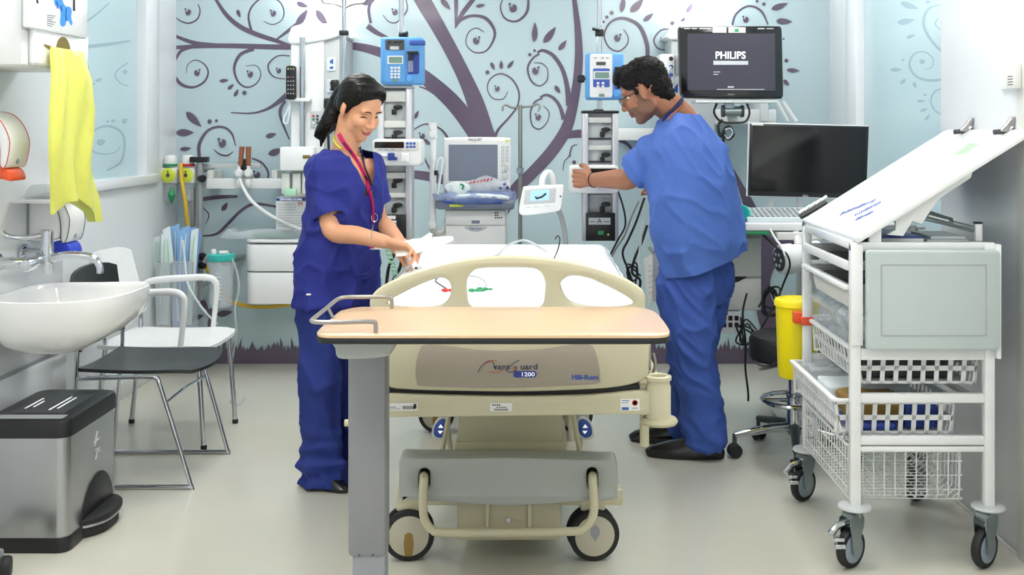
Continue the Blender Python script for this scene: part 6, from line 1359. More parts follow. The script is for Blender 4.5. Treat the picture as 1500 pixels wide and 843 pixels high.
def to_obj(me, name, mats, parent, smooth=True):
    me.transform(xf(parent).inverted()); me.name = name
    me.materials.clear()
    for m in (mats if isinstance(mats, (list, tuple)) else [mats]): me.materials.append(M[m])
    for p in me.polygons: p.use_smooth = smooth
    o = bpy.data.objects.new(name, me); COL.objects.link(o); o.parent = parent
    return o
def displace(me, fn):
    nr = [v.normal.copy() for v in me.vertices]
    for v, n_ in zip(me.vertices, nr): v.co = fn(v.co.copy(), n_)
    me.update()
def cut(me, test):
    bm = bmesh.new(); bm.from_mesh(me)
    bmesh.ops.delete(bm, geom=[fc for fc in bm.faces if test(fc.calc_center_median(), fc.normal)], context='FACES')
    nb_ = {}
    for e in bm.edges:
        if e.is_boundary:
            for a, b in ((e.verts[0], e.verts[1]), (e.verts[1], e.verts[0])): nb_.setdefault(a, []).append(b)
    for _ in range(16):
        new = {v: (v.co * 2 + sum((q.co for q in l), V((0, 0, 0)))) / (2 + len(l)) for v, l in nb_.items()}
        for v, c in new.items(): v.co = c
    bm.to_mesh(me); bm.free(); me.update()
def fold(p, s, k, seed=0.):      # ridged cloth folds
    q_ = V((p.x * s[0], p.y * s[1], p.z * s[2])) + V((seed, seed * .7, -seed))
    a = max(0., 1 - abs(noise.noise(q_)) * 2.6); b = noise.noise(q_ * 2.1)
    return k * (a ** 2.2 * 1.25 + b * .35 - .3)
def hand(mb, wrist, d, back, side, curls, thumb, L=.175, spread=.10, rs=1.):
    """wrist point, direction to the knuckles, normal of the hand's back, thumb side vector; curls: per finger (root, mid, tip) angles"""
    d = d.normalized(); n_ = (back - d * back.dot(d)).normalized(); s = n_.cross(d).normalized()
    if s.dot(side) < 0: s = -s
    pl = L * .50; fl = (L * .42, L * .47, L * .44, L * .35); rad = (.0088, .0092, .0088, .0076)
    off = (.030, .010, -.010, -.028)
    for i in range(4):
        k = wrist + d * (pl * (1, 1.03, .99, .92)[i]) + s * (off[i] * rs)
        limb(mb, [wrist + s * off[i] * .55 * rs + d * .006, wrist + d * pl * .55 + s * off[i] * .85 * rs, k], [.0145 * rs, .0135 * rs, .0115 * rs], 3, seg=12)
        fd = (d + s * (off[i] / .03 * spread)).normalized(); ax = fd.cross(n_).normalized(); p = k; a = 0; pts = [k]
        for j, (seg_, c) in enumerate(zip((.44, .31, .25), curls[i])):
            a -= c; w = Matrix.Rotation(a, 3, ax) @ fd
            p = p + w * (fl[i] * seg_); pts.append(p)
        r0 = rad[i] * rs; limb(mb, pts, [r0 * 1.12, r0, r0 * .92, r0 * .78], 3, seg=12)
    b0 = wrist + d * pl * .22 + s * .026 * rs - n_ * .006
    t1, t2, t3 = thumb
    P1 = b0 + (d * t1[0] + s * t1[1] - n_ * t1[2]).normalized() * L * .24
    P2 = P1 + (d * t2[0] + s * t2[1] - n_ * t2[2]).normalized() * L * .19
    P3 = P2 + (d * t3[0] + s * t3[1] - n_ * t3[2]).normalized() * L * .14
    limb(mb, [b0, P1, P2, P3], [.0155 * rs, .0125 * rs, .0108 * rs, .0085 * rs], 3, seg=12)
    return P3
def head_frame(C, fw, up, k):
    fw = fw.normalized(); lf = up.cross(fw).normalized(); u = fw.cross(lf)
    R = Matrix((fw, lf, u)).transposed()
    return (lambda x, y, z: V(C) + R @ (V((x, y, z)) * k)), R
def head(mb, C, fw, up, k, man):
    w, R = head_frame(C, fw, up, k)
    e = lambda c, r, RR=None: mb.ell(w(*c), [x * k for x in r], R @ RR if RR else R, 24, 16)
    e((-.014, 0, .030), (.096, .073, .088)); e((.022, 0, -.030), (.066, .060, .078))
    e((.036, 0, -.078), (.044, .044 if man else .040, .036)); e((.060, 0, -.099), (.026, .027 if man else .022, .020))
    for s in (-1, 1):
        e((.050, .033 * s, -.030), (.036, .027, .030)); e((.010, .046 * s, -.062), (.044, .016, .036)); e((.070, .028 * s, .020), (.016, .026, .012))
        e((-.006, .075 * s, -.012), (.019, .007, .031), Matrix.Rotation(.5 * s, 3, 'Z') @ Matrix.Rotation(-.2, 3, 'Y')); e((-.012, .080 * s, -.006), (.012, .006, .024), Matrix.Rotation(.7 * s, 3, 'Z')); e((-.001, .076 * s, -.036), (.009, .007, .010))
    limb(mb, [w(.080, 0, .018), w(.091, 0, -.006), w(.1035, 0, -.031)], [.0085 * k, .0095 * k, .0122 * k], 4)
    for s in (-1, 1): e((.093, .0135 * s, -.036), (.012, .0090, .0082))
    e((.080, 0, -.054), (.014, .028, .018)); e((.0885, 0, -.0625), (.0095, .019, .0048)); e((.0860, 0, -.0715), (.0095, .016, .0058))
    return w, R
def face_cut(me, w, R, k, eyes=.0105):
    Ri = R.transposed(); C = w(0, 0, 0)
    def fn(p, n_):
        q = Ri @ (p - C) / k
        for s in (-1, 1):     # eye sockets
            d2 = ((q.y - .030 * s) / .020) ** 2 + ((q.z - .000) / .014) ** 2
            if q.x > .03 and d2 < 6: p = p - R @ V((1, 0, 0)) * (eyes * k * math.exp(-d2))
        d2 = (q.y / .024) ** 2 + ((q.z + .0672) / .0022) ** 2        # mouth line
        if q.x > .05 and d2 < 6: p = p - R @ V((1, 0, 0)) * (.0045 * k * math.exp(-d2))
        return p
    displace(me, fn)
    bm = bmesh.new(); bm.from_mesh(me); Ri2 = R.transposed()
    def soft(co):
        q = Ri2 @ (co - C) / k
        if q.x < .012 or q.z > .10 or q.z < -.13 or abs(q.y) > .068: return False
        if abs(q.y) < .026 and -.050 < q.z < .016: return False
        return not (abs(q.y) < .026 and -.08 < q.z <= -.050)
    vs = [v for v in bm.verts if (v.co - C).length < .16 * k and soft(v.co)]
    for _ in range(14): bmesh.ops.smooth_vert(bm, verts=vs, factor=.5, use_axis_x=True, use_axis_y=True, use_axis_z=True)
    bm.to_mesh(me); bm.free(); me.update()
def hairline(me, w, R, k, x0, sl):      # sink the hair shell under the skin in front of a sloping hairline
    Ri = R.transposed(); C = w(0, 0, 0)
    def fn(p, n_):
        q = Ri @ (p - C) / k; d = (q.x - x0 - sl * (q.z + .01)) / .014
        return p - n_ * (.022 * max(0., min(1., d))) if q.z < .095 and d > 0 else p
    displace(me, fn)
def bisect(me, co, no):
    bm = bmesh.new(); bm.from_mesh(me)
    bmesh.ops.bisect_plane(bm, geom=bm.verts[:] + bm.edges[:] + bm.faces[:], plane_co=co, plane_no=no, clear_outer=True)
    bm.to_mesh(me); bm.free(); me.update()
def sleeve(mb, pts, radii, n=5, seg=28):
    q = catmull([V(p) for p in pts], n); m0 = len(pts)
    rr_ = [radii[min(i // n, m0 - 1)] + (radii[min(i // n + 1, m0 - 1)] - radii[min(i // n, m0 - 1)]) * ((i % n) / n) for i in range(len(q))]
    mb.tube(q, rr_, seg)
def open_end(p, ax, rad):     # test for the flat end of a sleeve
    def t(c, n_): d = c - p; h = d.dot(ax); return n_.dot(ax) > .62 and abs(h) < .03 and (d - ax * h).length < rad
    return t
def tree_of(me): return BVHTree.FromPolygons([v.co.copy() for v in me.vertices], [tuple(p.vertices) for p in me.polygons])
def onface(tr, w, R, y, z, off=.001, k=1.):
    o = w(.2, y, z); h = tr.ray_cast(o, -(R @ V((1, 0, 0))))
    return (h[0] + R @ V((1, 0, 0)) * off) if h[0] else w(.08, y, z)
def facial(t, me, w, R, k, man, lid=True):
    tr = tree_of(me); f3 = lambda y, z, o=.001: onface(tr, w, R, y, z, o, k)
    for s in (-1, 1):
        MB().tube([f3(.011 * s, .0185, -.0006), f3(.020 * s, .0225, -.0002), f3(.032 * s, .0240, -.0004), f3(.041 * s, .0215, -.001), f3(.048 * s, .0165, -.001)], [.0018 * k, .0026 * k, .0024 * k, .0019 * k, .0009 * k], 6, n=4).build('eyebrow', 'hair_black', t)
        if not lid: part('eye', 'eye_white', t, lambda mb: mb.ell(f3(.030 * s, -.002, -.0085 * k), (.0125 * k, .0140 * k, .009 * k), R))
        part('iris', 'hair_black', t, lambda mb: mb.ell(f3(.031 * s, -.0065, -.002 * k), (.0035 * k, .0105 * k, .0030 * k) if lid else (.006 * k, .0058 * k, .0050 * k), R))
        zz = -.0055 if lid else .0022
        MB().tube([f3(.0175 * s, zz - .002, .0006), f3(.024 * s, zz, .0012), f3(.033 * s, zz - .0005, .0012), f3(.046 * s, zz - .0025, .0012)], [.0009 * k, .0018 * k, .0021 * k, .0014 * k], 5, n=4).build('eyelash', 'hair_black', t)
    return tr

# ------------------------------------------------------------------ the nurse
NX, NY = PX(492, 4.25), 4.26
nu = T('person', 'woman in dark royal blue scrubs with ponytail and pink lanyard, holding a white packet', 'person', (NX, NY, 0))
f = V((.76, -.65, 0)).normalized(); r = V((f.y, -f.x, 0))        # r: her right hand side, towards the camera
up = V((0, 0, 1))
def N_(px, py, dy=0.): return P(px, py, NY + dy)
body = MB()
# head, neck
fh = (V((.77, -.68, 0)).normalized() + V((0, 0, -.56))).normalized()
hc = N_(528, 158, -.02)
wN, RN = head(body, hc, fh, V((0, 0, 1)), .98, False)
neck0 = N_(505, 226, .02); chest = N_(504, 285, .02); pelvis = N_(494, 415, .02)
limb(body, [neck0 - up * .05, neck0, hc + V((-.035, .015, -.045))], [.06, .053, .054], 4)
rings(body, [(pelvis - up * .10, .05, .07), (pelvis - up * .05, .085, .145), (pelvis + up * .08, .08, .13), (chest - up * .10, .078, .12), (chest, .088, .135), (chest + up * .08, .085, .145), (neck0 - up * .03, .06, .11), (neck0 + up * .015, .04, .05)], f, r)
# near (right) arm
shR = N_(489, 246, 0) + r * .065; elR = N_(487, 338, -.14); wrR = N_(566, 355, -.24)
limb(body, [shR, shR.lerp(elR, .5) + V((-.008, 0, 0)), elR, elR.lerp(wrR, .45) + V((0, 0, .002)), wrR], [.045, .042, .037, .035, .025], 5)
shL = N_(523, 248, 0) - r * .062; elL = N_(553, 318, .10); wrL = N_(583, 352, -.06)
limb(body, [shL, shL.lerp(elL, .5), elL, elL.lerp(wrL, .5), wrL], [.043, .040, .036, .034, .025], 5)
hdir = (N_(601, 366, -.27) - wrR)
hand(body, wrR + hdir.normalized() * .010, hdir, V((.05, .55, .83)), V((0, .8, -.55)), [(.60, .75, .45), (.50, .85, .5), (.45, .9, .55), (.42, .9, .6)], ((.75, .50, .35), (.85, .05, .75), (.8, -.25, .8)), L=.175)
hdl = (N_(600, 362, -.12) - wrL)
hand(body, wrL, hdl, V((.1, .2, 1)), V((0, -1, .2)), [(.3, .6, .4)] * 4, ((.8, .4, .0), (.9, .0, .2), (.9, -.1, .3)), L=.165)
# legs inside the trousers
hipR, hipL = pelvis + r * .08 - up * .06, pelvis - r * .08 - up * .06
ankR, ankL = N_(481, 690, 0) + r * .03, N_(499, 690, .03) - r * .08
for h_, a_ in ((hipR, ankR), (hipL, ankL)): limb(body, [h_, h_.lerp(a_, .5), a_], [.075, .052, .038], 4)
me = remesh(body, .0034, 3)
face_cut(me, wN, RN, .98, .009)
CN = wN(0, 0, 0)
bo = to_obj(me, 'body', ['skin_light', 'lips'], nu)
trN = facial(nu, bo.data, *head_frame(hc - nu.location, fh, V((0, 0, 1)), .98), .98, False) if False else None
Wi = xf(nu)
def local_tree(o): return BVHTree.FromPolygons([Wi @ v.co for v in o.data.vertices], [tuple(p.vertices) for p in o.data.polygons])
class _W:      # world-space copy of a mesh for ray casting
    def __init__(s, o): m = xf(o); s.vertices = [type('v', (), {'co': m @ v.co})() for v in o.data.vertices]; s.polygons = o.data.polygons
facial(nu, _W(bo), wN, RN, .98, False, True)
RiN = RN.transposed(); mwN = xf(bo)
for p in bo.data.polygons:
    q = RiN @ (mwN @ p.center - CN) / .98
    if q.x > .06 and (q.y / .0195) ** 2 + ((q.z + .0668) / .0100) ** 2 < 1: p.material_index = 1
# hair with ponytail
hb = MB()
hb.ell(wN(-.022, 0, .038), (.1005, .081, .091), RN, 28, 18); hb.ell(wN(-.062, 0, -.006), (.056, .072, .075), RN, 20, 14)
for s in (-1, 1): hb.ell(wN(.010, .050 * s, .066), (.050, .026, .044), RN, 18, 12); hb.ell(wN(-.030, .066 * s, .012), (.038, .018, .048), RN, 16, 12)
hb.ell(wN(.016, 0, .092), (.050, .060, .030), RN, 18, 12)
limb(hb, [wN(-.105, 0, .012), wN(-.130, 0, .0), N_(484, 178, .03), N_(474, 198, .05), N_(470, 214, .05)], [.028, .034, .040, .038, .026], 5)
hm = remesh(hb, .005, 3); hairline(hm, wN, RN, .98, .012, .68)
displace(hm, lambda p, n_: p + n_ * (.0022 * noise.noise(V((p.x * 25, p.y * 25, p.z * 110)))))
to_obj(hm, 'hair', 'hair_black', nu)
# tunic
tn = MB()
def NR(px, z, a, b, dy=.0): return (V((PX(px, NY), NY + dy, z)), a, b)
Z = lambda py: PZ(py, NY)
rings(tn, [NR(491, Z(445), .120, .190), NR(492, Z(420), .118, .186), NR(495, Z(380), .114, .178), NR(499, Z(340), .110, .166), NR(503, Z(300), .117, .164), NR(505, Z(270), .119, .166), NR(507, Z(248), .108, .168), NR(508, Z(232), .088, .150), NR(507, Z(224), .068, .115), NR(506, Z(217), .058, .078)], f, r, 48, 2.2)
slR = shR.lerp(elR, .82)
sleeve(tn, [shR + V((.02, .02, -.015)), shR + V((-.004, 0, -.006)), shR.lerp(elR, .42) + V((-.006, 0, 0)), slR], [.045, .060, .064, .070])
slL = shL.lerp(elL, .72)
sleeve(tn, [shL - V((.02, .02, .01)), shL, shL.lerp(elL, .4), slL], [.045, .056, .060, .064])
tm = remesh(tn, .0068, 6)
aR = (elR - shR).normalized(); aL = (elL - shL).normalized(); hemz = Z(445) + .008
def tcut(c, n_):
    tq = c - V((PX(502, NY), NY, c.z)); inside = (tq.dot(f) / .126) ** 2 + (tq.dot(r) / .178) ** 2 < 1
    if not inside and (open_end(slR, aR, .082)(c, n_) or open_end(slL, aL, .075)(c, n_)): return True
    q = c - neck0; x, y, z = q.dot(f), q.dot(r), q.z
    if z > -.17 and x > -.02 and abs(y) < .060 * (1 + (z + .01) / .17) and z > -.165: return True   # V neck
    if z > -.012 and V((x, y)).length < .085: return True
    return False
cut(tm, tcut); bisect(tm, V((0, NY, hemz)), V((.03, 0, -1)))
def tfold(p, n_):
    t = max(0, min(1, (Z(250) - p.z) / .25))
    return p + n_ * (fold(p, (7, 7, 3.0), .007 + .005 * t, 3) + fold(V((p.x - p.z * .4, p.y, p.z + p.x * .4)), (10, 10, 6), .008, 8) + .004 * math.sin(p.z * 60 + p.x * 40) * math.exp(-((p - slR).length / .12) ** 2))
displace(tm, tfold)
tun = to_obj(tm, 'tunic', 'navy_cloth', nu)
trT = BVHTree.FromPolygons([xf(tun) @ v.co for v in tun.data.vertices], [tuple(p.vertices) for p in tun.data.polygons])
trB = BVHTree.FromPolygons([xf(bo) @ v.co for v in bo.data.vertices], [tuple(p.vertices) for p in bo.data.polygons])
def drape(px, py, off=.004, trs=(trT, trB)):       # nearest cloth or skin under a photo point
    o = V((0, 0, H)); d = V(((px - CX) / F, 1, -(py - CY) / F)).normalized(); best = None
    for q in trs:
        h = q.ray_cast(o, d)
        if h[0] and (best is None or h[3] < best[1]): best = (h[0] + h[1] * (off if h[1].dot(d) < 0 else -off), h[3])
    return best[0] if best else P(px, py, NY - .12)
ln = MB(); ln.tube([drape(a, b, .003) for a, b in ((497, 196), (502, 206), (509, 216), (517, 228), (524, 240), (531, 254), (537, 268), (541, 282), (544, 298), (545, 312), (545, 326))], .0030, 6, n=3, flat=3.3)
l_ = ln.build('lanyard', 'lanyard_pink', nu)
part('lanyard_strap', 'lanyard_navy', l_, lambda mb: mb.tube([drape(a, b, .004) for a, b in ((526, 216), (530, 230), (535, 246), (540, 262), (544, 280), (546, 300), (546, 318))], .0028, 6, n=3, flat=3.0))
part('lanyard_print', 'lanyard_navy', l_, lambda mb: [mb.tube([drape(a, b, .0065), drape(a + 3, b + 5, .0065)], .0022, 5, flat=1.6) for a, b in ((504, 208), (511, 219), (519, 232), (526, 244), (533, 258), (538, 271))])
part('lanyard_clip', 'chrome', l_, lambda mb: (mb.tube([drape(545, 327, .006), drape(545, 338, .006), drape(545, 350, .006)], .0025, 6), mb.tube([drape(545, 318, .012) + V((.012 * math.cos(a), 0, .016 * math.sin(a))) for a in [k * PI / 6 for k in range(12)]], .0018, 5, closed=True)))
bq = drape(545, 362, .012)
part('name_badge', 'paper_white', l_, lambda mb: mb.box(bq.x - .028, bq.x + .03, bq.y - .004, bq.y + .0, bq.z - .012, bq.z + .020, .002))
part('badge_print', 'lanyard_pink', l_, lambda mb: mb.box(bq.x - .026, bq.x + .0, bq.y - .0046, bq.y - .003, bq.z - .008, bq.z + .006))
pk_ = part('pocket_edge', 'navy_cloth', tun, lambda mb: mb.tube([drape(a, b, .003, (trT,)) for a, b in ((516, 388), (517, 400), (527, 403), (538, 401), (541, 390))], .004, 6, n=3))
part('hem_tag', 'paper_white', tun, lambda mb: mb.ell(drape(452, 432, .002, (trT,)), (.010, .004, .004)))
part('undershirt', 'dial_yellow', nu, lambda mb: mb.tube([drape(491, 199, .003), drape(490, 205, .003), drape(494, 212, .003), drape(500, 218, .003)], .005, 6, n=3, flat=.5))
# trousers
tw = MB()
for sgn, h_, a_, ex in ((1, hipR, ankR, 0.), (-1, hipL, ankL, .01)):
    kn = h_.lerp(a_, .52)
    rings(tw, [(a_ + f * .018 + V((0, 0, -.055 + ex)), .092, .074), (a_ + f * .012 + V((0, 0, -.02)), .094, .080), (a_ + V((0, 0, .06)), .082, .075), (a_.lerp(kn, .5), .074, .070), (kn, .082, .078), (kn.lerp(h_, .5), .098, .088), (h_, .105, .098), (h_ + up * .08, .100, .095)], f, r, 32, 2.1)
rings(tw, [(pelvis - up * .14, .085, .13), (pelvis - up * .08, .108, .17), (pelvis, .11, .17), (pelvis + up * .06, .10, .16)], f, r, 40)
wm = remesh(tw, .0075, 5)
def wfold(p, n_):
    lo = max(0, 1 - p.z / .30)
    return p + n_ * (fold(p, (8, 8, 2.2), .013, 11) + lo * (.010 * math.sin(p.z * 95 + 3 * noise.noise(p * 9)) + fold(p, (5, 5, 16), .008, 4)) + fold(p + V((0, 0, p.x)), (6, 6, 6), .009, 21))
displace(wm, wfold)
for v in wm.vertices: v.co.z = max(v.co.z, .012)
to_obj(wm, 'trousers', 'navy_trouser', nu)
for a_ in (ankR, ankL):
    b_ = V((a_.x, a_.y, 0))
    part('shoe', 'leather', nu, lambda mb: rings(mb, [(b_ + f * .035 + up * .002, .115, .038), (b_ + f * .035 + up * .016, .118, .041), (b_ + f * .025 + up * .034, .10, .036), (b_ + f * .0 + up * .05, .065, .034), (b_ + up * .062, .05, .032)], f, r, 28, 2.2))
# what she holds
pk1 = T('paper_packet', 'white paper packet held out by the nurse over the bed', 'packet', N_(620, 358, -.2))
def pack_(mb):
    R = []; top_ = ((578, 362), (590, 354), (606, 350), (622, 349), (640, 347), (656, 346.5), (664, 349)); bot_ = ((580, 375), (592, 374), (608, 371), (624, 366), (640, 361), (654, 356), (664, 352))
    for k, ((a, b), (c, d)) in enumerate(zip(top_, bot_)):
        w = .008 * math.sin(k * 1.3); A, B = N_(a, b, -.20 + w), N_(c, d, -.29 - w)
        R.append([mb.v(A), mb.v((A + B) / 2 + V((0, 0, .006 + w * .4))), mb.v(B), mb.v(B - V((0, 0, .003))), mb.v((A + B) / 2 - V((0, 0, .002))), mb.v(A - V((0, 0, .003)))])
    mb.skin(R)
part('sheet', 'paper_white', pk1, pack_)
part('flap', 'paper_white', pk1, lambda mb: mb.skin([[mb.v(N_(a, b, -.21 + o)), mb.v(N_(c, d, -.23 + o))] + [mb.v(N_(c, d, -.227 + o)), mb.v(N_(a, b, -.207 + o))] for (a, b), (c, d), o in (((612, 352), (626, 353), 0), ((622, 346), (632, 348), .01), ((629, 341), (634, 343), .012))]))
hd_ = T('hand_control', 'small white device with dark tip between the nurse\'s fingers', 'device', N_(606, 385, -.29))
part('device_body', 'white_plastic', hd_, lambda mb: limb(mb, [N_(603, 380, -.285), N_(608, 391, -.315)], [.012, .011]))
part('device_tip', 'black_plastic', hd_, lambda mb: mb.ell(N_(609.5, 393, -.326), (.006, .004, .004)))
tb('device_stem', 'light_grey', hd_, [N_(604, 388, -.29), N_(592, 397, -.25), N_(582, 408, -.2), N_(574, 420, -.16), N_(571, 440, -.12)], .008, 4)

# ------------------------------------------------------------------ the man
MX, MY = PX(1024, 4.64), 4.66
ma = T('person', 'man in light blue scrubs and glasses, seen from behind, reaching for the infusion tower', 'person', (MX, MY, 0))
f = V((-.80, .60, 0)).normalized(); lv_ = V((-f.y, f.x, 0)); r = -lv_       # lv_: his left, towards the camera
def G_(px, py, dy=0.): return P(px, py, MY + dy)
body = MB(); kM = 1.08
fh2 = (V((-.93, .26, 0)).normalized() + V((0, 0, -.52))).normalized()
hc2 = G_(943, 132, -.02)
wM, RM = head(body, hc2, fh2, V((-.25, .05, 1)), kM, True)
nb = G_(997, 172, .02)
limb(body, [nb + V((.02, 0, -.06)), nb, hc2 + V((.055, 0, -.03))], [.075, .066, .064], 4)
pel = G_(1020, 400, .02); ch = G_(1010, 260, .02)
rings(body, [(pel - up * .10, .06, .08), (pel, .10, .15), (pel + up * .15, .10, .15), (ch, .115, .175), (ch + up * .10, .105, .185), (ch + up * .18, .075, .15), (nb, .05, .06)], f, r)
sL = G_(973, 222, 0) + lv_ * .055; eL = G_(922, 262, .03); wL = G_(866, 264, .20)
limb(body, [sL, sL.lerp(eL, .5), eL, eL.lerp(wL, .35), wL], [.062, .054, .046, .044, .029], 5)
sR = G_(1030, 224, 0) - lv_ * .075; eR = G_(1020, 290, .34); wR = G_(985, 280, .5)
limb(body, [sR, sR.lerp(eR, .5), eR, eR.lerp(wR, .5), wR], [.06, .052, .043, .042, .03], 5)
hdm = G_(838, 261, .30) - wL
hand(body, wL + hdm.normalized() * .01, hdm, V((.0, -.95, .10)), V((0, .2, 1)), [(.35, .55, .4), (.45, .7, .5), (.55, .8, .5), (.6, .85, .5)], ((.75, .6, .2), (.95, .25, .3), (1, .0, .3)), L=.19, rs=1.08)
hand(body, wR, G_(965, 275, .56) - wR, V((0, -.2, 1)), V((0, -1, 0)), [(.3, .4, .3)] * 4, ((.8, .5, .1), (.9, .2, .2), (.9, .1, .2)), L=.19)
hpL, hpR = pel + lv_ * .09 - up * .05, pel - lv_ * .09 - up * .05
anL = G_(1033, 648, -.07); anR = G_(1005, 640, .15); anL.z = .10; anR.z = .10
for h_, a_ in ((hpL, anL), (hpR, anR)): limb(body, [h_, h_.lerp(a_, .5), a_], [.085, .06, .042], 4)
me = remesh(body, .0036, 3); face_cut(me, wM, RM, kM, .008)
bo = to_obj(me, 'body', ['skin_brown', 'skin_stubble', 'lips_brown'], ma)
facial(ma, _W(bo), wM, RM, kM, True, False)
Ri = RM.transposed(); CM = wM(0, 0, 0); mw = xf(bo)
for p in bo.data.polygons:
    q = Ri @ (mw @ p.center - CM) / kM
    if q.x > .06 and (q.y / .022) ** 2 + ((q.z + .0655) / .010) ** 2 < 1: p.material_index = 2
    elif -.02 < q.x < .12 and -.135 < q.z and (q.z < -.045 - .25 * max(0, .07 - q.x) + (.02 if abs(q.y) > .045 and q.x < .04 else 0) or (abs(q.y) > .05 and abs(q.x - .018) < .012 and q.z < .02)) and q.z < .03: p.material_index = 1
hb = MB()
hb.ell(wM(-.022, 0, .040), (.104, .082, .092), RM, 28, 18); hb.ell(wM(-.058, 0, -.005), (.060, .072, .078), RM, 20, 14)
hb.ell(wM(.040, 0, .092), (.050, .058, .034), RM, 18, 12); hb.ell(wM(.070, 0, .078), (.026, .048, .030), RM, 18, 12)
for s in (-1, 1): hb.ell(wM(.018, .054 * s, .055), (.052, .026, .046), RM, 18, 12); hb.ell(wM(-.03, .066 * s, .024), (.03, .014, .034), RM, 16, 10); hb.ell(wM(.022, .064 * s, .014), (.011, .008, .026), RM, 12, 8)
hb.ell(wM(-.078, 0, -.05), (.030, .052, .042), RM, 18, 12)
hm = remesh(hb, .0045, 2)
displace(hm, lambda p, n_: p + n_ * (.006 * noise.noise(p * 70) + .004 * noise.noise(p * 150 + V((3, 1, 2)))))
to_obj(hm, 'hair', 'hair_short', ma)
# glasses
trM = BVHTree.FromPolygons([v.co for v in _W(bo).vertices], [tuple(p.vertices) for p in bo.data.polygons])
gl_ = part('glasses', 'black_gloss', ma, lambda mb: [mb.tube([wM(.098, s * .034 + .022 * math.cos(a), -.004 + .017 * math.sin(a)) for a in [2 * PI * k / 18 for k in range(18)]], .0016, 6, closed=True) for s in (-1, 1)] + [mb.tube([wM(.100, -.012, 0), wM(.104, 0, .002), wM(.100, .012, 0)], .0016, 6)] + [mb.tube([wM(.097, s * .055, .0), wM(.085, s * .072, .002), wM(.03, s * .0755, .0), wM(-.005, s * .082, .004), wM(-.018, s * .082, -.012)], .0020, 6, n=3) for s in (-1, 1)])
part('lens', 'clear_plastic', gl_, lambda mb: [mb.lathe([(.001, 0), (.018, 0), (.018, .001), (.001, .001)], wM(.098, s * .034, -.004), RM @ V((1, 0, 0))) for s in (-1, 1)])
# tunic
tn = MB(); Z = lambda py: PZ(py, MY)
def MR(px, py, a, b, dy=0.): return (V((PX(px, MY), MY + dy, Z(py))), a, b)
rings(tn, [MR(1032, 402, .150, .218), MR(1030, 380, .160, .225), MR(1025, 345, .166, .235), MR(1019, 305, .168, .240), MR(1013, 270, .164, .238), MR(1008, 240, .152, .232), MR(1005, 215, .130, .222), MR(1003, 196, .105, .192), MR(1002, 182, .085, .145), MR(1000, 170, .068, .094), MR(998, 162, .058, .074)], f, r, 48, 2.3)
sl = sL.lerp(eL, .80)
sleeve(tn, [sL + V((.05, .02, -.03)), sL + V((0, 0, -.005)), sL.lerp(eL, .45) + V((0, 0, -.008)), sl], [.07, .088, .088, .090])
limb(tn, [sR, sR.lerp(eR, .4), sR.lerp(eR, .75)], [.068, .075, .078], 4, seg=24)
tm = remesh(tn, .0072, 5); ax_ = (eL - sL).normalized()
q1, q2, q3 = G_(970, 402), G_(1030, 395), G_(1096, 366)
def mcut(c, n_):
    if open_end(sl, ax_, .11)(c, n_): return True
    q = c - nb
    return q.z > .012 and V((q.x, q.y)).length < .10
cut(tm, mcut); hn = (q3 - q1).cross(V((0, 1, .04))).normalized(); hn = hn if hn.z < 0 else -hn; bisect(tm, q1, hn)
def mfold(p, n_):
    lo = max(0, min(1, (Z(230) - p.z) / .35)); dg = V((p.x + p.z * .45, p.y, p.z - p.x * .3))
    return p + n_ * (fold(dg, (5, 5, 3.2), .006 + .006 * lo, 2) + fold(V((p.x + p.z * .8, p.y, p.z - p.x * .6)), (9, 9, 5), .0075, 9) + .006 * math.sin((p - sL).dot(ax_) * 75) * math.exp(-((p - sL.lerp(eL, .25)).length / .13) ** 2))
displace(tm, mfold)
tun = to_obj(tm, 'tunic', 'blue_cloth', ma)
trT = BVHTree.FromPolygons([xf(tun) @ v.co for v in tun.data.vertices], [tuple(p.vertices) for p in tun.data.polygons])
trB = trM
part('lanyard', 'lanyard_navy', ma, lambda mb: mb.tube([drape(a, b, .004, (trT, trB)) for a, b in ((972, 178), (978, 170), (986, 161), (994, 152), (999, 146))], .0035, 6, n=4, flat=3.2))
part('collar', 'wood_brown', ma, lambda mb: mb.tube([drape(a, b, .003, (trT, trB)) for a, b in ((978, 178), (986, 168), (994, 159), (1001, 152))], .0045, 6, n=4))
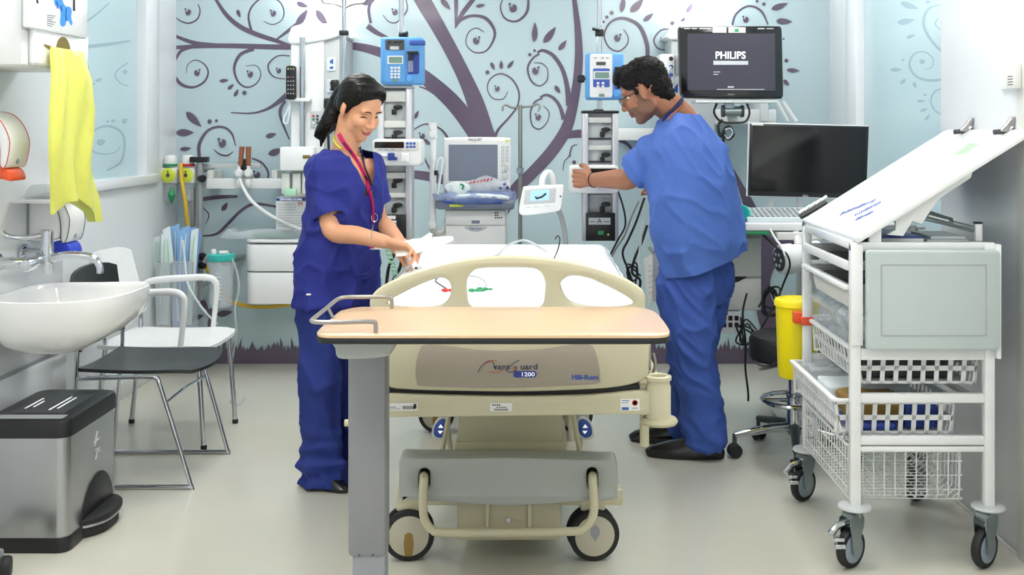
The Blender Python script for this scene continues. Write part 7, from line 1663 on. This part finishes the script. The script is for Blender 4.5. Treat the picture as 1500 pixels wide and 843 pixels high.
part('wristband', 'black_plastic', ma, lambda mb: mb.tube([wL.lerp(eL, .06) + V((0, 0, .0)) + (lv_.cross((wL - eL).normalized()).normalized() * math.cos(a) + (wL - eL).normalized().cross(lv_.cross((wL - eL).normalized())).normalized() * math.sin(a)) * .0335 for a in [2 * PI * k / 18 for k in range(18)]], .0022, 6, closed=True))
# trousers
tw = MB()
def leg(h_, a_):
    kn = h_.lerp(a_, .50) + f * .015
    rings(tw, [(V((a_.x, a_.y, .045)), .088, .078), (V((a_.x, a_.y, .09)), .094, .082), (a_.lerp(kn, .35), .088, .080), (a_.lerp(kn, .7), .092, .082), (kn, .100, .090), (kn.lerp(h_, .5), .114, .098), (h_, .122, .104), (h_ + up * .08, .12, .104)], f, r, 32, 2.2)
leg(hpL, anL); leg(hpR, anR)
rings(tw, [(pel - up * .14, .10, .14), (pel - up * .06, .122, .18), (pel + up * .05, .122, .18), (pel + up * .10, .115, .165)], f, r, 40)
wm = remesh(tw, .0078, 5)
displace(wm, lambda p, n_: p + n_ * (fold(V((p.x + p.z * .5, p.y, p.z)), (6, 6, 4), .009, 14) + fold(V((p.x + p.z * .7, p.y, p.z)), (12, 12, 7), .009, 6) + max(0, 1 - p.z / .2) * fold(p, (5, 5, 15), .010, 3)))
to_obj(wm, 'trousers', 'blue_trouser', ma)
def shoe(a_, dirv):
    dv = dirv.normalized(); sd = V((-dv.y, dv.x, 0)); b_ = V((a_.x, a_.y, 0))
    sh = part('shoe', 'leather', ma, lambda mb: rings(mb, [(b_ + dv * .085 + up * .012, .165, .046), (b_ + dv * .085 + up * .026, .167, .049), (b_ + dv * .075 + up * .045, .152, .045), (b_ + dv * .05 + up * .062, .12, .040), (b_ + dv * .015 + up * .082, .078, .038), (b_ - dv * .01 + up * .11, .056, .038)], dv, sd, 32, 2.2), ang=70)
    part('sole', 'black_rubber', sh, lambda mb: rings(mb, [(b_ + dv * .083 + up * .001, .160, .044), (b_ + dv * .084 + up * .013, .166, .048)], dv, sd, 32, 2.2))
shoe(anL, V((-.96, .10, 0))); shoe(anR, V((-.96, .12, 0)))
